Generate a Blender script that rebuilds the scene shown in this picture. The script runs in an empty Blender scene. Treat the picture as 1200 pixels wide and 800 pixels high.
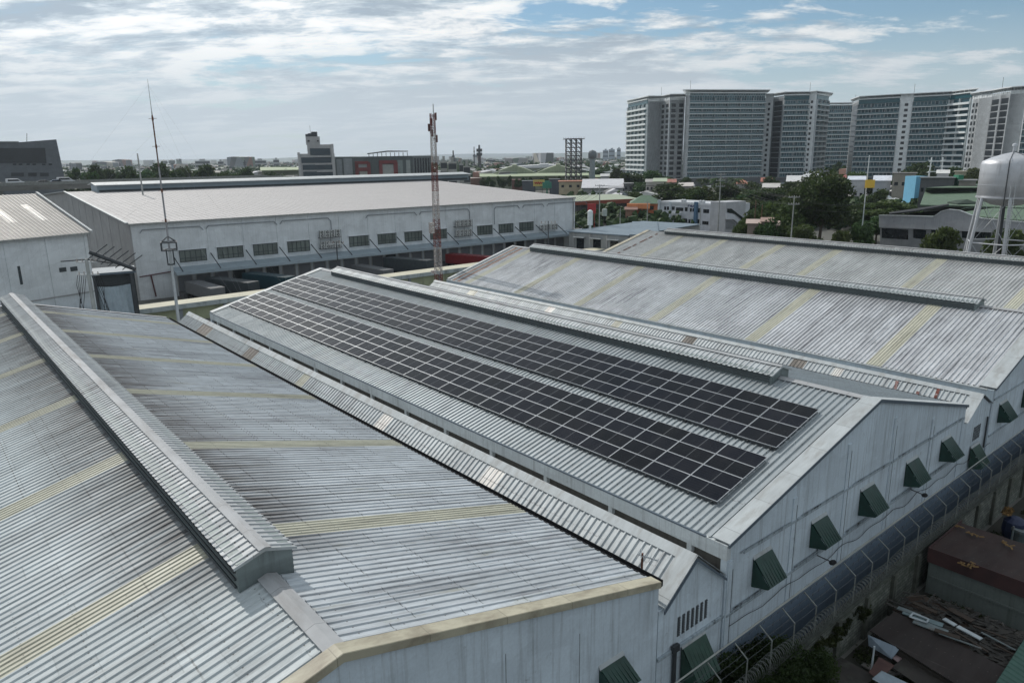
SUN_E, SKY_E, EXPO = 3.2, .085, .0
CLOUD_LOC = (5.3, 1.1, 0)
HAZE = .00008
import bpy, math, random
from mathutils import Vector, Matrix
R = math.radians
rnd = random.Random(7)
sc = bpy.context.scene
col = sc.collection
G = -11.5          # ground level; z = 0 is the ridge of the solar roof

# ------------------------------------------------------------------ camera
F_PX = 855.057
yaw, pitch, roll = R(39.741), R(14.212), R(-0.807)
CAM = Vector((-38.78, -15.937, 12.963))
fw = Vector((math.sin(yaw)*math.cos(pitch), math.cos(yaw)*math.cos(pitch), -math.sin(pitch)))
rt0 = Vector((math.cos(yaw), -math.sin(yaw), 0)); up0 = rt0.cross(fw)
rt = rt0*math.cos(roll) + up0*math.sin(roll)
up = up0*math.cos(roll) - rt0*math.sin(roll)
cd = bpy.data.cameras.new('camera'); cam = bpy.data.objects.new('camera', cd); col.objects.link(cam)
cd.sensor_width = 36; cd.lens = 36*F_PX/1200; cd.clip_end = 20000; cd.clip_start = .5
cam.matrix_world = Matrix(((rt.x, up.x, -fw.x, CAM.x), (rt.y, up.y, -fw.y, CAM.y), (rt.z, up.z, -fw.z, CAM.z), (0, 0, 0, 1)))
sc.camera = cam

def ray(x, y): return fw + rt*((x-600)/F_PX) - up*((y-400)/F_PX)
def onplane(x, y, n, p):
    n = Vector(n); r = ray(x, y); return CAM + r*((Vector(p)-CAM).dot(n)/r.dot(n))
def onZ(x, y, z): return onplane(x, y, (0, 0, 1), (0, 0, z))
def onY(x, y, v): return onplane(x, y, (0, 1, 0), (0, v, 0))
def onX(x, y, v): return onplane(x, y, (1, 0, 0), (v, 0, 0))
def atD(x, y, d):
    r = ray(x, y); return CAM + r*(d/math.hypot(r.x, r.y))

# ------------------------------------------------------------------ materials
def nt(name):
    m = bpy.data.materials.new(name); m.use_nodes = True
    n = m.node_tree; n.nodes.clear()
    o = n.nodes.new('ShaderNodeOutputMaterial'); b = n.nodes.new('ShaderNodeBsdfPrincipled')
    n.links.new(b.outputs[0], o.inputs[0])
    return m, n, b
def pos(n, scale, obj=False, rot=0):
    g = n.nodes.new('ShaderNodeTexCoord' if obj else 'ShaderNodeNewGeometry')
    mp = n.nodes.new('ShaderNodeMapping'); mp.inputs['Scale'].default_value = scale; mp.inputs['Rotation'].default_value = (0, 0, rot)
    n.links.new(g.outputs['Object' if obj else 'Position'], mp.inputs[0]); return mp.outputs[0]
def noise(n, vec, scale=1, detail=4, rough=.55, dist=0):
    t = n.nodes.new('ShaderNodeTexNoise'); t.inputs['Scale'].default_value = scale; t.inputs['Detail'].default_value = detail
    t.inputs['Roughness'].default_value = rough; t.inputs['Distortion'].default_value = dist
    n.links.new(vec, t.inputs['Vector']); return t.outputs[0]
def ramp(n, fac, stops):
    r = n.nodes.new('ShaderNodeValToRGB'); e = r.color_ramp.elements
    while len(e) < len(stops): e.new(.5)
    for k, (p, c) in enumerate(stops):
        e[k].position = p; e[k].color = tuple(c)+(1,) if hasattr(c, '__len__') else (c, c, c, 1)
    n.links.new(fac, r.inputs[0]); return r.outputs[0]
def mix(n, f, a, b, mode='MIX'):
    m = n.nodes.new('ShaderNodeMix'); m.data_type = 'RGBA'; m.blend_type = mode
    for s, v in ((m.inputs[0], f), (m.inputs[6], a), (m.inputs[7], b)):
        if hasattr(v, 'links'): n.links.new(v, s)
        elif hasattr(v, '__len__'): s.default_value = tuple(v)+(1,)
        else: s.default_value = v if s == m.inputs[0] else (v, v, v, 1)
    return m.outputs[2]
def math_(n, op, a, b=0, clamp=False):
    m = n.nodes.new('ShaderNodeMath'); m.operation = op; m.use_clamp = clamp
    for s, v in ((m.inputs[0], a), (m.inputs[1], b)):
        if hasattr(v, 'links'): n.links.new(v, s)
        else: s.default_value = v
    return m.outputs[0]
def bump(n, b, h, strength=.3, dist=.02):
    u = n.nodes.new('ShaderNodeBump'); u.inputs['Strength'].default_value = strength; u.inputs['Distance'].default_value = dist
    n.links.new(h, u.inputs['Height']); n.links.new(u.outputs[0], b.inputs['Normal'])

def M(name, base, rough=.65, metal=0., var=.18, scale=(1.5, 1.5, 1.5), dirt=None, dirt_amt=.5, dirt_scale=(.8, .8, .25), bmp=0, spec=.5, lap=None):
    """plain weathered surface: base colour, broad variation and optional dirt marks"""
    m, n, b = nt(name)
    v = noise(n, pos(n, scale), 1, 5)
    lo = tuple(c*(1-var) for c in base); hi = tuple(min(1, c*(1+var)) for c in base)
    c = ramp(n, v, [(.3, lo), (.7, hi)])
    if dirt:
        d = noise(n, pos(n, dirt_scale), 1, 7, .65, .3)
        f = ramp(n, d, [(.62-.22*dirt_amt, 0), (.82-.16*dirt_amt, min(1, .5+dirt_amt*.5))])
        c = mix(n, f, c, dirt)
    if lap:
        s = n.nodes.new('ShaderNodeSeparateXYZ'); n.links.new(pos(n, (1, 1, 1)), s.inputs[0])
        fr_ = math_(n, 'FRACT', math_(n, 'DIVIDE', math_(n, 'ADD', s.outputs[lap[0]], 200), lap[1]))
        c = mix(n, math_(n, 'MULTIPLY', math_(n, 'LESS_THAN', fr_, .03/lap[1]), .6), c, tuple(k*.3 for k in base))
        c = mix(n, ramp(n, math_(n, 'FRACT', math_(n, 'MULTIPLY', math_(n, 'FLOOR', math_(n, 'DIVIDE', math_(n, 'ADD', s.outputs[lap[0]], 200), lap[1])), .619)), [(0, 0), (1, .22)]), c, tuple(k*.6 for k in base))
    n.links.new(c, b.inputs['Base Color'])
    b.inputs['Roughness'].default_value = rough; b.inputs['Metallic'].default_value = metal
    b.inputs['Specular IOR Level'].default_value = spec
    if bmp: bump(n, b, noise(n, pos(n, (8, 8, 8)), 1, 6), bmp, .03)
    return m

def roof_mat(name, base, stain, amt=.5, ridge=None, soot=(.05, .045, .045), soot_w=3.5, soot_amt=.8, seams=True, metal=.35, rough=.5, seam_dark=.55, patch=.12, yofs=0, lichen=0):
    """weathered ribbed sheeting: stains that run down the slope (along X), staggered sheet laps, soot by the ridge"""
    m, n, b = nt(name)
    P = pos(n, (1, 1, 1))
    c = ramp(n, noise(n, pos(n, (.16, .9, .16)), 1, 6, .65), [(.32, tuple(k*(1-patch) for k in base)), (.68, tuple(k*(1+patch*.7) for k in base))])
    if seams:
        br = n.nodes.new('ShaderNodeTexBrick'); br.inputs['Scale'].default_value = 1
        br.inputs['Brick Width'].default_value = 2.6; br.inputs['Row Height'].default_value = 1.08
        br.inputs['Mortar Size'].default_value = .022; br.inputs['Mortar Smooth'].default_value = .4; br.offset = .37; br.offset_frequency = 3
        br.inputs['Color1'].default_value = (.88, .88, .88, 1); br.inputs['Color2'].default_value = (1.08, 1.08, 1.08, 1)
        br.inputs['Mortar'].default_value = (seam_dark,)*3+(1,)
        n.links.new(P, br.inputs['Vector'])
        c = mix(n, 1., c, br.outputs['Color'], 'MULTIPLY')
    st = noise(n, pos(n, (.20, 4.2, .22)), 1, 8, .68, .15)
    bl = noise(n, pos(n, (.13, .3, .1)), 1, 6, .7)
    f = math_(n, 'MULTIPLY', ramp(n, st, [(.46, 0), (.66, 1)]), ramp(n, bl, [(.42, .12), (.58, 1)]))
    ms = noise(n, pos(n, (.8, 1.1, .5)), 1, 9, .75)
    f = math_(n, 'MAXIMUM', f, math_(n, 'MULTIPLY', ramp(n, ms, [(.56, 0), (.66, .75)]), ramp(n, bl, [(.5, 0), (.62, 1)])))
    c = mix(n, math_(n, 'MULTIPLY', f, amt), c, stain)
    fine = ramp(n, noise(n, pos(n, (1.2, 6, 3)), 1, 6, .7), [(.35, .86), (.65, 1.08)])
    c = mix(n, 1., c, fine, 'MULTIPLY')
    sp = ramp(n, noise(n, pos(n, (5, 9, 5)), 1, 3, .6), [(.66, 0), (.76, 1)])
    c = mix(n, math_(n, 'MULTIPLY', sp, .30), c, stain)
    sx = n.nodes.new('ShaderNodeSeparateXYZ'); n.links.new(P, sx.inputs[0])
    def near(sock, pitch, w, off=0): return math_(n, 'LESS_THAN', math_(n, 'FRACT', math_(n, 'DIVIDE', math_(n, 'ADD', sock, 300+off), pitch)), w/pitch)
    lapn = ramp(n, noise(n, pos(n, (.4, .8, .4)), 1, 4), [(.38, .0), (.62, .5)])
    c = mix(n, math_(n, 'MULTIPLY', near(sx.outputs[0], 5.9, .05), lapn), c, (.09, .08, .075))
    c = mix(n, math_(n, 'MULTIPLY', math_(n, 'MULTIPLY', near(sx.outputs[0], 1.48, .045), near(sx.outputs[1], .36, .05, .09)), .8), c, (.08, .07, .06))
    rs_ = math_(n, 'MULTIPLY', ramp(n, noise(n, pos(n, (.5, 3.0, .5)), 1, 7, .7), [(.66, 0), (.74, .5)]), ramp(n, bl, [(.4, 0), (.6, 1)]))
    c = mix(n, rs_, c, (.20, .13, .09))
    if lichen:
        lf = ramp(n, noise(n, pos(n, (.35, 1.4, .3)), 1, 6, .7), [(.6, 0), (.72, 1)])
        c = mix(n, math_(n, 'MULTIPLY', lf, lichen), c, (.26, .25, .17))
    if ridge is not None:
        s = n.nodes.new('ShaderNodeSeparateXYZ'); n.links.new(P, s.inputs[0])
        d = math_(n, 'ABSOLUTE', math_(n, 'SUBTRACT', s.outputs[0], ridge))
        k = math_(n, 'SUBTRACT', 1, math_(n, 'DIVIDE', math_(n, 'SUBTRACT', d, .9), soot_w), True)
        k = math_(n, 'POWER', k, .9, True)
        nz = ramp(n, noise(n, pos(n, (.3, 2.2, .3)), 1, 8, .68), [(.32, .2), (.62, 1)])
        yk = math_(n, 'SUBTRACT', math_(n, 'MULTIPLY', s.outputs[1], .22), .95, True)
        k = math_(n, 'MULTIPLY', math_(n, 'MULTIPLY', math_(n, 'MULTIPLY', k, nz), yk, True), soot_amt, True)
        c = mix(n, k, c, soot)
    n.links.new(c, b.inputs['Base Color'])
    b.inputs['Metallic'].default_value = metal
    rr = ramp(n, noise(n, pos(n, (.5, 1.5, .5)), 1, 4), [(.3, rough-.08), (.7, rough+.12)])
    n.links.new(rr, b.inputs['Roughness'])
    return m

def wall_mat(name, base, grime=(.10, .10, .10), amt=.5, streak=True):
    m, n, b = nt(name)
    c = ramp(n, noise(n, pos(n, (.35, .35, .35)), 1, 6, .6), [(.3, tuple(k*.86 for k in base)), (.7, tuple(min(1, k*1.08) for k in base))])
    st = noise(n, pos(n, (4.2, 4.2, .14)), 1, 8, .7)
    c = mix(n, math_(n, 'MULTIPLY', ramp(n, st, [(.50, 0), (.70, 1)]), .55*amt), c, grime)
    rep = ramp(n, noise(n, pos(n, (.22, .22, .5)), 1, 2), [(.44, 1), (.455, .965), (.56, .965), (.57, 1.03)])
    c = mix(n, 1., c, rep, 'MULTIPLY')
    sp = noise(n, pos(n, (1.3, 1.3, .9)), 1, 9, .75)
    c = mix(n, math_(n, 'MULTIPLY', ramp(n, sp, [(.61-.13*max(0, amt-1), 0), (.70-.13*max(0, amt-1), 1)]), min(1, .8*amt)), c, grime)
    pt = ramp(n, noise(n, pos(n, (9, 9, 9)), 1, 3), [(.3, .93), (.7, 1.04)])
    c = mix(n, 1., c, pt, 'MULTIPLY')
    n.links.new(c, b.inputs['Base Color']); b.inputs['Roughness'].default_value = .8
    bump(n, b, noise(n, pos(n, (6, 6, 6)), 1, 6), .25, .02)
    return m

W_WHITE = wall_mat('white_wash', (.55, .63, .69), (.12, .125, .12), amt=.9)
W_BAND = wall_mat('grimy_band', (.36, .42, .46), (.02, .02, .018), 1.25)
W_DADO = wall_mat('blue_grey_paint', (.13, .18, .24), (.05, .06, .07), .6)
W_FASCIA = wall_mat('fascia_paint', (.56, .60, .61), (.13, .13, .12), .7)
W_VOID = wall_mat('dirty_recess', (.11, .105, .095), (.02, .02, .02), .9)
R_A1 = roof_mat('roof_left_slope', (.43, .47, .48), (.17, .175, .18), .55, ridge=-31.6, soot_w=3.6, soot_amt=1.0, seam_dark=.8, rough=.66, metal=.05, patch=.05)
R_A2 = roof_mat('roof_right_slope', (.44, .475, .50), (.14, .14, .15), .85, ridge=-31.6, soot_w=4.8, soot_amt=1.25, seam_dark=.42, patch=.14, lichen=.5, metal=.15, rough=.6)
R_C = roof_mat('roof_solar', (.33, .365, .38), (.15, .16, .16), .5, seams=False, rough=.5, metal=.3, patch=.08)
R_B = roof_mat('roof_connector', (.43, .46, .47), (.15, .15, .155), .8, seams=False, rough=.55, metal=.2)
R_E = roof_mat('roof_white', (.52, .535, .55), (.15, .15, .165), .9, ridge=30.7, soot_w=3, soot_amt=.3, seam_dark=.8, lichen=.25)
R_F = roof_mat('roof_pale', (.47, .48, .475), (.2, .2, .2), .7, ridge=56.7, soot_w=3, soot_amt=.3, seam_dark=.85, lichen=.2)
SKY_P = roof_mat('yellowed_translucent_sheet', (.46, .45, .36), (.17, .16, .12), .9, seams=False, metal=0, rough=.5)
SKY_W = roof_mat('bare_white_sheet', (.70, .68, .64), (.16, .07, .05), .9, seams=False, metal=.1, rough=.5)
SKY_B = roof_mat('brown_old_sheet', (.20, .18, .16), (.07, .06, .05), .9, seams=False, metal=.1, rough=.7)
TRIM_W = M('pale_flashing', (.40, .43, .44), .65, 0.05, .12, (.8, 3, 1), (.22, .21, .19), .6, (.5, 1.5, .5), lap=(0, 2.4))
TRIM_CREAM = M('cream_flashing', (.44, .41, .31), .6, 0, .12, (.8, 2, 1), (.16, .13, .09), .85, (.5, 1.2, .5), lap=(0, 2.9))
TRIM_D = M('dark_edge_trim', (.10, .13, .16), .6, .1, .1)
VENT_W = M('vent_grey_green', (.17, .205, .205), .6, .2, .15, (.3, .3, 3), (.08, .09, .09), .5, (3, 3, .4))
VENT_DK = M('vent_dark', (.055, .065, .07), .7, .2, .2, (.4, .4, 3), (.02, .02, .02), .4)
CAP = M('ridge_flashing', (.36, .37, .38), .75, 0, .14, (1, .7, 1), (.22, .21, .20), .7, (1.5, .3, .5), lap=(1, 2.4))
BLACK = M('black_gutter', (.012, .013, .015), .8, 0, .3)
GREEN_AW = M('green_awning_sheet', (.010, .040, .030), .5, 0, .25, (2, 2, 2), (.03, .05, .045), .5)
GREEN_AW2 = M('green_awning_old', (.022, .058, .042), .55, 0, .25, (2, 2, 2), (.05, .07, .06), .5)
GLASS_D = M('dark_window', (.012, .016, .02), .15, 0, .3)
ALU = M('aluminium', (.50, .52, .54), .4, .5, .05)
STEEL = M('galvanised_steel', (.38, .40, .41), .5, .5, .12)
RUST = M('rust', (.12, .045, .025), .85, 0, .3, (3, 3, 3), (.04, .02, .012), .6)
DKSTEEL = M('dark_steel', (.05, .055, .06), .6, .3, .15)
CONC = M('concrete', (.30, .31, .30), .85, 0, .15, (.8, .8, .8), (.11, .12, .11), .5, bmp=.3)

def panel_glass():
    m, n, b = nt('photovoltaic_glass')
    P = pos(n, (1, 1, 1), True)
    s = n.nodes.new('ShaderNodeSeparateXYZ'); n.links.new(P, s.inputs[0])
    def line(sock, pitch, w):
        f = math_(n, 'FRACT', math_(n, 'ADD', math_(n, 'DIVIDE', sock, pitch), 50.5))
        return math_(n, 'LESS_THAN', math_(n, 'ABSOLUTE', math_(n, 'SUBTRACT', f, .5)), w/pitch/2)
    lx = line(s.outputs[0], .172, .007)          # busbar / cell rows across the short side
    mid = math_(n, 'LESS_THAN', math_(n, 'ABSOLUTE', s.outputs[1]), .011)
    cy = line(s.outputs[1], .0915, .003)
    oi = n.nodes.new('ShaderNodeObjectInfo')
    base = mix(n, oi.outputs['Random'], (.0012, .003, .0055), (.004, .006, .012))
    c = mix(n, math_(n, 'MULTIPLY', lx, .55), base, (.05, .055, .065))
    c = mix(n, math_(n, 'MULTIPLY', cy, .25), c, (.05, .055, .065))
    c = mix(n, mid, c, (.16, .17, .18))
    dust = ramp(n, noise(n, pos(n, (.5, .9, .5)), 1, 5), [(.4, 0), (.75, .025)])
    c = mix(n, dust, c, (.3, .28, .26))
    n.links.new(c, b.inputs['Base Color'])
    b.inputs['Roughness'].default_value = .22; b.inputs['Specular IOR Level'].default_value = .08
    return m
PV = panel_glass()

# ------------------------------------------------------------------ mesh helpers
WLOC = {}
class MB:
    def __init__(s): s.v = []; s.f = []
    def add(s, vs, fs):
        k = len(s.v); s.v += [tuple(v) for v in vs]; s.f += [tuple(i+k for i in f) for f in fs]; return s
    def obox(s, c, a, b, d):
        c, a, b, d = Vector(c), Vector(a), Vector(b), Vector(d)
        vs = [c+a*i+b*j+d*k for k in (-1, 1) for j in (-1, 1) for i in (-1, 1)]
        return s.add(vs, [(0, 2, 3, 1), (4, 5, 7, 6), (0, 1, 5, 4), (2, 6, 7, 3), (0, 4, 6, 2), (1, 3, 7, 5)])
    def box(s, x0, x1, y0, y1, z0, z1):
        return s.obox(((x0+x1)/2, (y0+y1)/2, (z0+z1)/2), ((x1-x0)/2, 0, 0), (0, (y1-y0)/2, 0), (0, 0, (z1-z0)/2))
    def tube(s, p, q, r, n=6, r2=None, caps=True):
        p, q = Vector(p), Vector(q); d = (q-p)
        if d.length < 1e-6: return s
        d.normalize(); a = d.cross(Vector((0, 0, 1)) if abs(d.z) < .9 else Vector((1, 0, 0))).normalized(); b = d.cross(a)
        r2 = r if r2 is None else r2; vs = []
        for P, rr in ((p, r), (q, r2)):
            for i in range(n):
                t = 2*math.pi*i/n; vs.append(P+(a*math.cos(t)+b*math.sin(t))*rr)
        fs = [(i, (i+1) % n, n+(i+1) % n, n+i) for i in range(n)]
        if caps: fs += [tuple(range(n-1, -1, -1)), tuple(range(n, 2*n))]
        return s.add(vs, fs)
    def path(s, pts, r, n=6):
        for a, b in zip(pts, pts[1:]): s.tube(a, b, r, n)
        return s
    def prism(s, poly, d):
        """poly: 3-D outline, d: extrusion vector"""
        poly = [Vector(p) for p in poly]; d = Vector(d); n = len(poly)
        vs = poly+[p+d for p in poly]
        return s.add(vs, [tuple(range(n-1, -1, -1)), tuple(range(n, 2*n))]+[(i, (i+1) % n, n+(i+1) % n, n+i) for i in range(n)])
    def quad(s, a, b, c, d): return s.add([a, b, c, d], [(0, 1, 2, 3)])
    def lathe(s, c, prof, n=24):
        c = Vector(c); vs = []
        for r, z in prof:
            for i in range(n):
                t = 2*math.pi*i/n; vs.append(c+Vector((r*math.cos(t), r*math.sin(t), z)))
        fs = []
        for k in range(len(prof)-1):
            for i in range(n): fs.append((k*n+i, k*n+(i+1) % n, (k+1)*n+(i+1) % n, (k+1)*n+i))
        return s.add(vs, fs)
    def build(s, name, m, parent=None, smooth=False, recal=True):
        me = bpy.data.meshes.new(name); off = Vector((0, 0, 0))
        if parent is None and s.v:
            xs = [v[0] for v in s.v]; ys = [v[1] for v in s.v]; off = Vector(((min(xs)+max(xs))/2, (min(ys)+max(ys))/2, min(v[2] for v in s.v)))
        me.from_pydata([(v[0]-off.x, v[1]-off.y, v[2]-off.z) for v in s.v], [], s.f); me.materials.append(m)
        if recal:
            import bmesh
            bm = bmesh.new(); bm.from_mesh(me); bmesh.ops.recalc_face_normals(bm, faces=bm.faces); bm.to_mesh(me); bm.free()
        if smooth:
            for p in me.polygons: p.use_smooth = True
        o = bpy.data.objects.new(name, me); col.objects.link(o); o.location = off
        WLOC[o.name] = off.copy()
        if parent is not None:
            o.parent = parent; o.matrix_parent_inverse = Matrix.Translation(-WLOC[parent.name]); WLOC[o.name] = Vector((0, 0, 0))
        return o
def tag(o, label=None, cat=None, group=None, kind=None):
    if label: o['label'] = label
    if cat: o['category'] = cat
    if group: o['group'] = group
    if kind: o['kind'] = kind
    return o
def thing(name, label, cat, loc=(0, 0, 0), group=None):
    o = bpy.data.objects.new(name, None); col.objects.link(o); o.location = loc; o.empty_display_size = .3
    WLOC[o.name] = Vector(loc); return tag(o, label, cat, group)
def kids(o): return [c for c in o.children]
def copy_tree(o, parent=None):
    c = o.copy(); col.objects.link(c); WLOC[c.name] = WLOC.get(o.name, Vector((0, 0, 0)))
    if parent is not None: c.parent = parent
    for k in list(o.children): copy_tree(k, c)
    return c
def struct(mb, name, m, **k): return tag(mb.build(name, m, **k), kind='structure')
ORD = ['zeroth', 'first', 'second', 'third', 'fourth', 'fifth', 'sixth', 'seventh', 'eighth', 'ninth', 'tenth', 'eleventh', 'twelfth', 'thirteenth', 'fourteenth',
       'fifteenth', 'sixteenth', 'seventeenth', 'eighteenth', 'nineteenth', 'twentieth', 'twenty-first', 'twenty-second', 'twenty-third', 'twenty-fourth', 'twenty-fifth', 'twenty-sixth', 'twenty-seventh', 'twenty-eighth']

def corr(mb, y0, y1, A, B, pitch=.36, h=.07, lift=0, fr=(.60, .70, .90, 1.)):
    """ribbed sheet between Y=y0 and y1; ribs run from A=(x,z) to B=(x,z)"""
    n = max(1, round((y1-y0)/pitch)); p = (y1-y0)/n
    prof = [(y0, 0)]
    for i in range(n):
        b = y0+i*p; prof += [(b+p*fr[0], 0), (b+p*fr[1], h), (b+p*fr[2], h), (b+p*fr[3], 0)]
    vs = []
    for y, z in prof: vs += [(A[0], y, A[1]+z+lift), (B[0], y, B[1]+z+lift)]
    fs = [(2*i, 2*i+1, 2*i+3, 2*i+2) for i in range(len(prof)-1)]
    k = len(mb.v); mb.v += vs; mb.f += [tuple(j+k for j in f) for f in fs]
def slope(parent, y0, y1, A, B, m, lights=(), lw=1.2, pitch=.36, h=.07, lm=None, name='roof_slope', odd=()):
    """one roof slope with translucent strips left open and filled by their own sheets"""
    mb = MB(); y = y0; extra = [(c, lw, lm or SKY_P, 'skylight_sheet') for c in lights]+[(c, w, mm, 'replaced_sheet') for c, w, mm in odd]
    for c, w, mm, nm in sorted(extra, key=lambda e: e[0]):
        corr(mb, y, c-w/2, A, B, pitch, h)
        y = c+w/2
    corr(mb, y, y1, A, B, pitch, h)
    o = mb.build(name, m, parent, recal=False)
    for c, w, mm, nm in extra:
        k = MB(); corr(k, c-w/2, c+w/2, A, B, w/5 if nm == 'skylight_sheet' else w/4, .04, .012); k.build(nm, mm, parent, recal=False)
    return o
def lerp(A, B, t): return (A[0]+(B[0]-A[0])*t, A[1]+(B[1]-A[1])*t)
def flashing(parent, name, m, P, Q, y0, y1, lift=.09, th=.02):
    """flat strip lying over the ribs between (x,z) P and Q, from y0 to y1"""
    MB().prism([(P[0], y0, P[1]+lift), (Q[0], y0, Q[1]+lift), (Q[0], y1, Q[1]+lift), (P[0], y1, P[1]+lift)], (0, 0, th)).build(name, m, parent)

def ridge_vent(parent, xr, zr, y0, y1, hw=.92, top=.68, side=.36, m=None, sl=.2565):
    """raised ridge ventilator with louvred sides, own small ribbed roof and closed ends"""
    v = thing_part = MB()
    zb = zr-hw*sl-.02
    v.prism([(xr-hw, y0, zb), (xr+hw, y0, zb), (xr+hw, y0, zr+side), (xr, y0, zr+top-.03), (xr-hw, y0, zr+side)], (0, y1-y0, 0))
    body = v.build('ridge_ventilator', VENT_W, parent)
    lo = MB()
    for s in (-1, 1):
        for k in range(3):
            z = zb+.13+k*(zr+side-zb-.2)/3
            lo.obox((xr+s*(hw+.03), (y0+y1)/2, z+.04), (.012, 0, .035*-s), (0, (y1-y0)/2-.15, 0), (.035, 0, .012*s))
    lo.build('louvre', VENT_DK, body)
    o = .12
    for s in (-1, 1):
        r = MB(); corr(r, y0-.1, y1+.1, (xr+s*.02, zr+top), (xr+s*(hw+o), zr+side-.06), .36, .045); r.build('ventilator_roof', m or R_C, body, recal=False)
        flashing(body, 'ridge_cap', CAP, (xr+s*.20, zr+top-.035), (xr, zr+top+.02), y0-.12, y1+.12, .04)
    MB().prism([(xr-hw-o, y0-.12, zr+side-.11), (xr, y0-.12, zr+top-.06), (xr+hw+o, y0-.12, zr+side-.11), (xr+hw+o, y0-.12, zr+side-.01), (xr, y0-.12, zr+top+.05), (xr-hw-o, y0-.12, zr+side-.01)], (0, .04, 0)).build('end_trim', TRIM_W, body)
    return body

def gable_wall(parent, pts, y, m=W_WHITE, th=.3, name='gable_wall', z0=G):
    poly = [(pts[0][0], y, z0)]+[(x, y, z) for x, z in pts]+[(pts[-1][0], y, z0)]
    return MB().prism(poly, (0, th, 0)).build(name, m, parent)

AWN_N = [0]
def awning(parent, x, zt, w=1.5, drop=1.15, out=.95, m=None, win=True):
    AWN_N[0] += 1; rr_ = random.Random(AWN_N[0]); w *= rr_.uniform(.93, 1.04); drop *= rr_.uniform(.9, 1.05); out *= rr_.uniform(.9, 1.08); zt += rr_.uniform(-.05, .05)
    """hooded green sheet awning with cheeks over a window in the gable wall (y=0, faces -Y)"""
    m = m or GREEN_AW; y0 = -.02
    a = MB(); n = 7
    for i in range(n):
        xa = x-w/2+i*w/n; xb = xa+w/n
        a.prism([(xa, y0-.06, zt), (xb, y0-.06, zt), (xb, y0-out, zt-drop), (xa, y0-out, zt-drop)], (0, -.02, .018))
        a.obox((xa+.02, y0-out/2-.04, zt-drop/2+.03), (.018, 0, 0), (0, out/2-.03, drop/2-.03), (0, -.012, .012))
    for s in (-1, 1):
        a.prism([(x+s*w/2, y0, zt), (x+s*w/2, y0-out, zt-drop), (x+s*w/2, y0-out*.92, zt-drop-.10), (x+s*w/2, y0, zt-drop-.32)], (s*.02, 0, 0))
    o = a.build('window_awning', m, parent)
    MB().prism([(x-w/2-.04, 0, zt+.16), (x-w/2-.04, -.09, zt+.03), (x-w/2-.04, -.10, zt+.0), (x-w/2-.04, 0, zt+.04)], (w+.08, 0, 0)).build('flashing', TRIM_W, o)
    k = MB()
    for s in (-1, 1): k.tube((x+s*(w/2-.1), y0-out+.05, zt-drop), (x+s*(w/2-.1), 0, zt-drop-.1), .015, 5)
    k.build('stay', TRIM_W, o)
    if win: MB().box(x-w/2+.12, x+w/2-.12, -.012, .02, zt-1.25, zt-.1).build('window', GLASS_D, parent)
    return o
R_V = roof_mat('ventilator_roof', (.40, .42, .43), (.14, .14, .145), .8, seams=False, metal=.1, rough=.6)
JL = M('joint_line_grey', (.20, .22, .23), .9, 0, .4, (3, 3, 3))
SOOT = wall_mat('black_mould_line', (.30, .35, .38), (.02, .02, .018), 1.7)
# ------------------------------------------------------------------ the row of sheds
L = 67.2
SL = .2565
YS = [8.5, 19.5, 30.8, 41.7, 52.3, 62.6]
# ---- shed A (left)
xa, za = -31.6, .1; xal, zal = -46.5, .1-14.9*SL; xar, zar = -18.2, -3.37
A = thing('warehouse', 'large weathered ribbed roof warehouse in the left foreground with a sooty ridge ventilator', 'warehouse', (xa, 0, G), 'parallel gabled warehouses')
slope(A, .35, L-.2, (xa, za), (xal, zal), R_A1, YS, h=.05)
slope(A, .35, L-.2, (xa, za), (xar, zar), R_A2, YS, h=.045)
ridge_vent(A, xa, za, 5.1, 66.3, .90, 1.0, .74, R_V)
for s in (-1, 1): flashing(A, 'ridge_cap', CAP, (xa+s*.32, za-.32*SL), (xa, za+.02), .3, 5.08, .085)
for s, (xe, ze) in ((-1, (xal, zal)), (1, (xar, zar))):
    flashing(A, 'rake_trim', TRIM_CREAM, (xa, za+.03), (xe, ze+.03), -.10, .42, .07, .05)
    MB().prism([(xa, -.12, za+.14), (xe, -.12, ze+.14), (xe, -.12, ze-.12), (xa, -.12, za-.12)], (0, .06, 0)).build('barge_board', TRIM_CREAM, A)
    flashing(A, 'far_rake_trim', CAP, (xa, za), (xe, ze), L-.55, L, .075, .04)
gable_wall(A, [(xal, zal-.1), (xa, za-.05), (xar, zar-.08)], 0.0)
gable_wall(A, [(xal, zal-.1), (xa, za-.05), (xar, zar-.08)], L-.3, name='far_gable_wall')
MB().box(xar-.35, xar-.06, .31, L-.31, G, zar-.12).build('side_wall', W_FASCIA, A)
MB().box(xal+.06, xal+.35, .31, L-.31, G, zal-.12).build('side_wall', W_FASCIA, A)
g = MB(); g.box(xar+.01, xar+.03, .1, L, zar-.28, zar+.05); g.box(xar+.03, xar+.36, .1, L, zar-.30, zar-.26); g.box(xar+.36, xar+.38, .1, L, zar-.28, zar-.02)
g.build('gutter', BLACK, A)
awning(A, -20.9, -5.5, 1.35, .55, .9)
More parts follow.
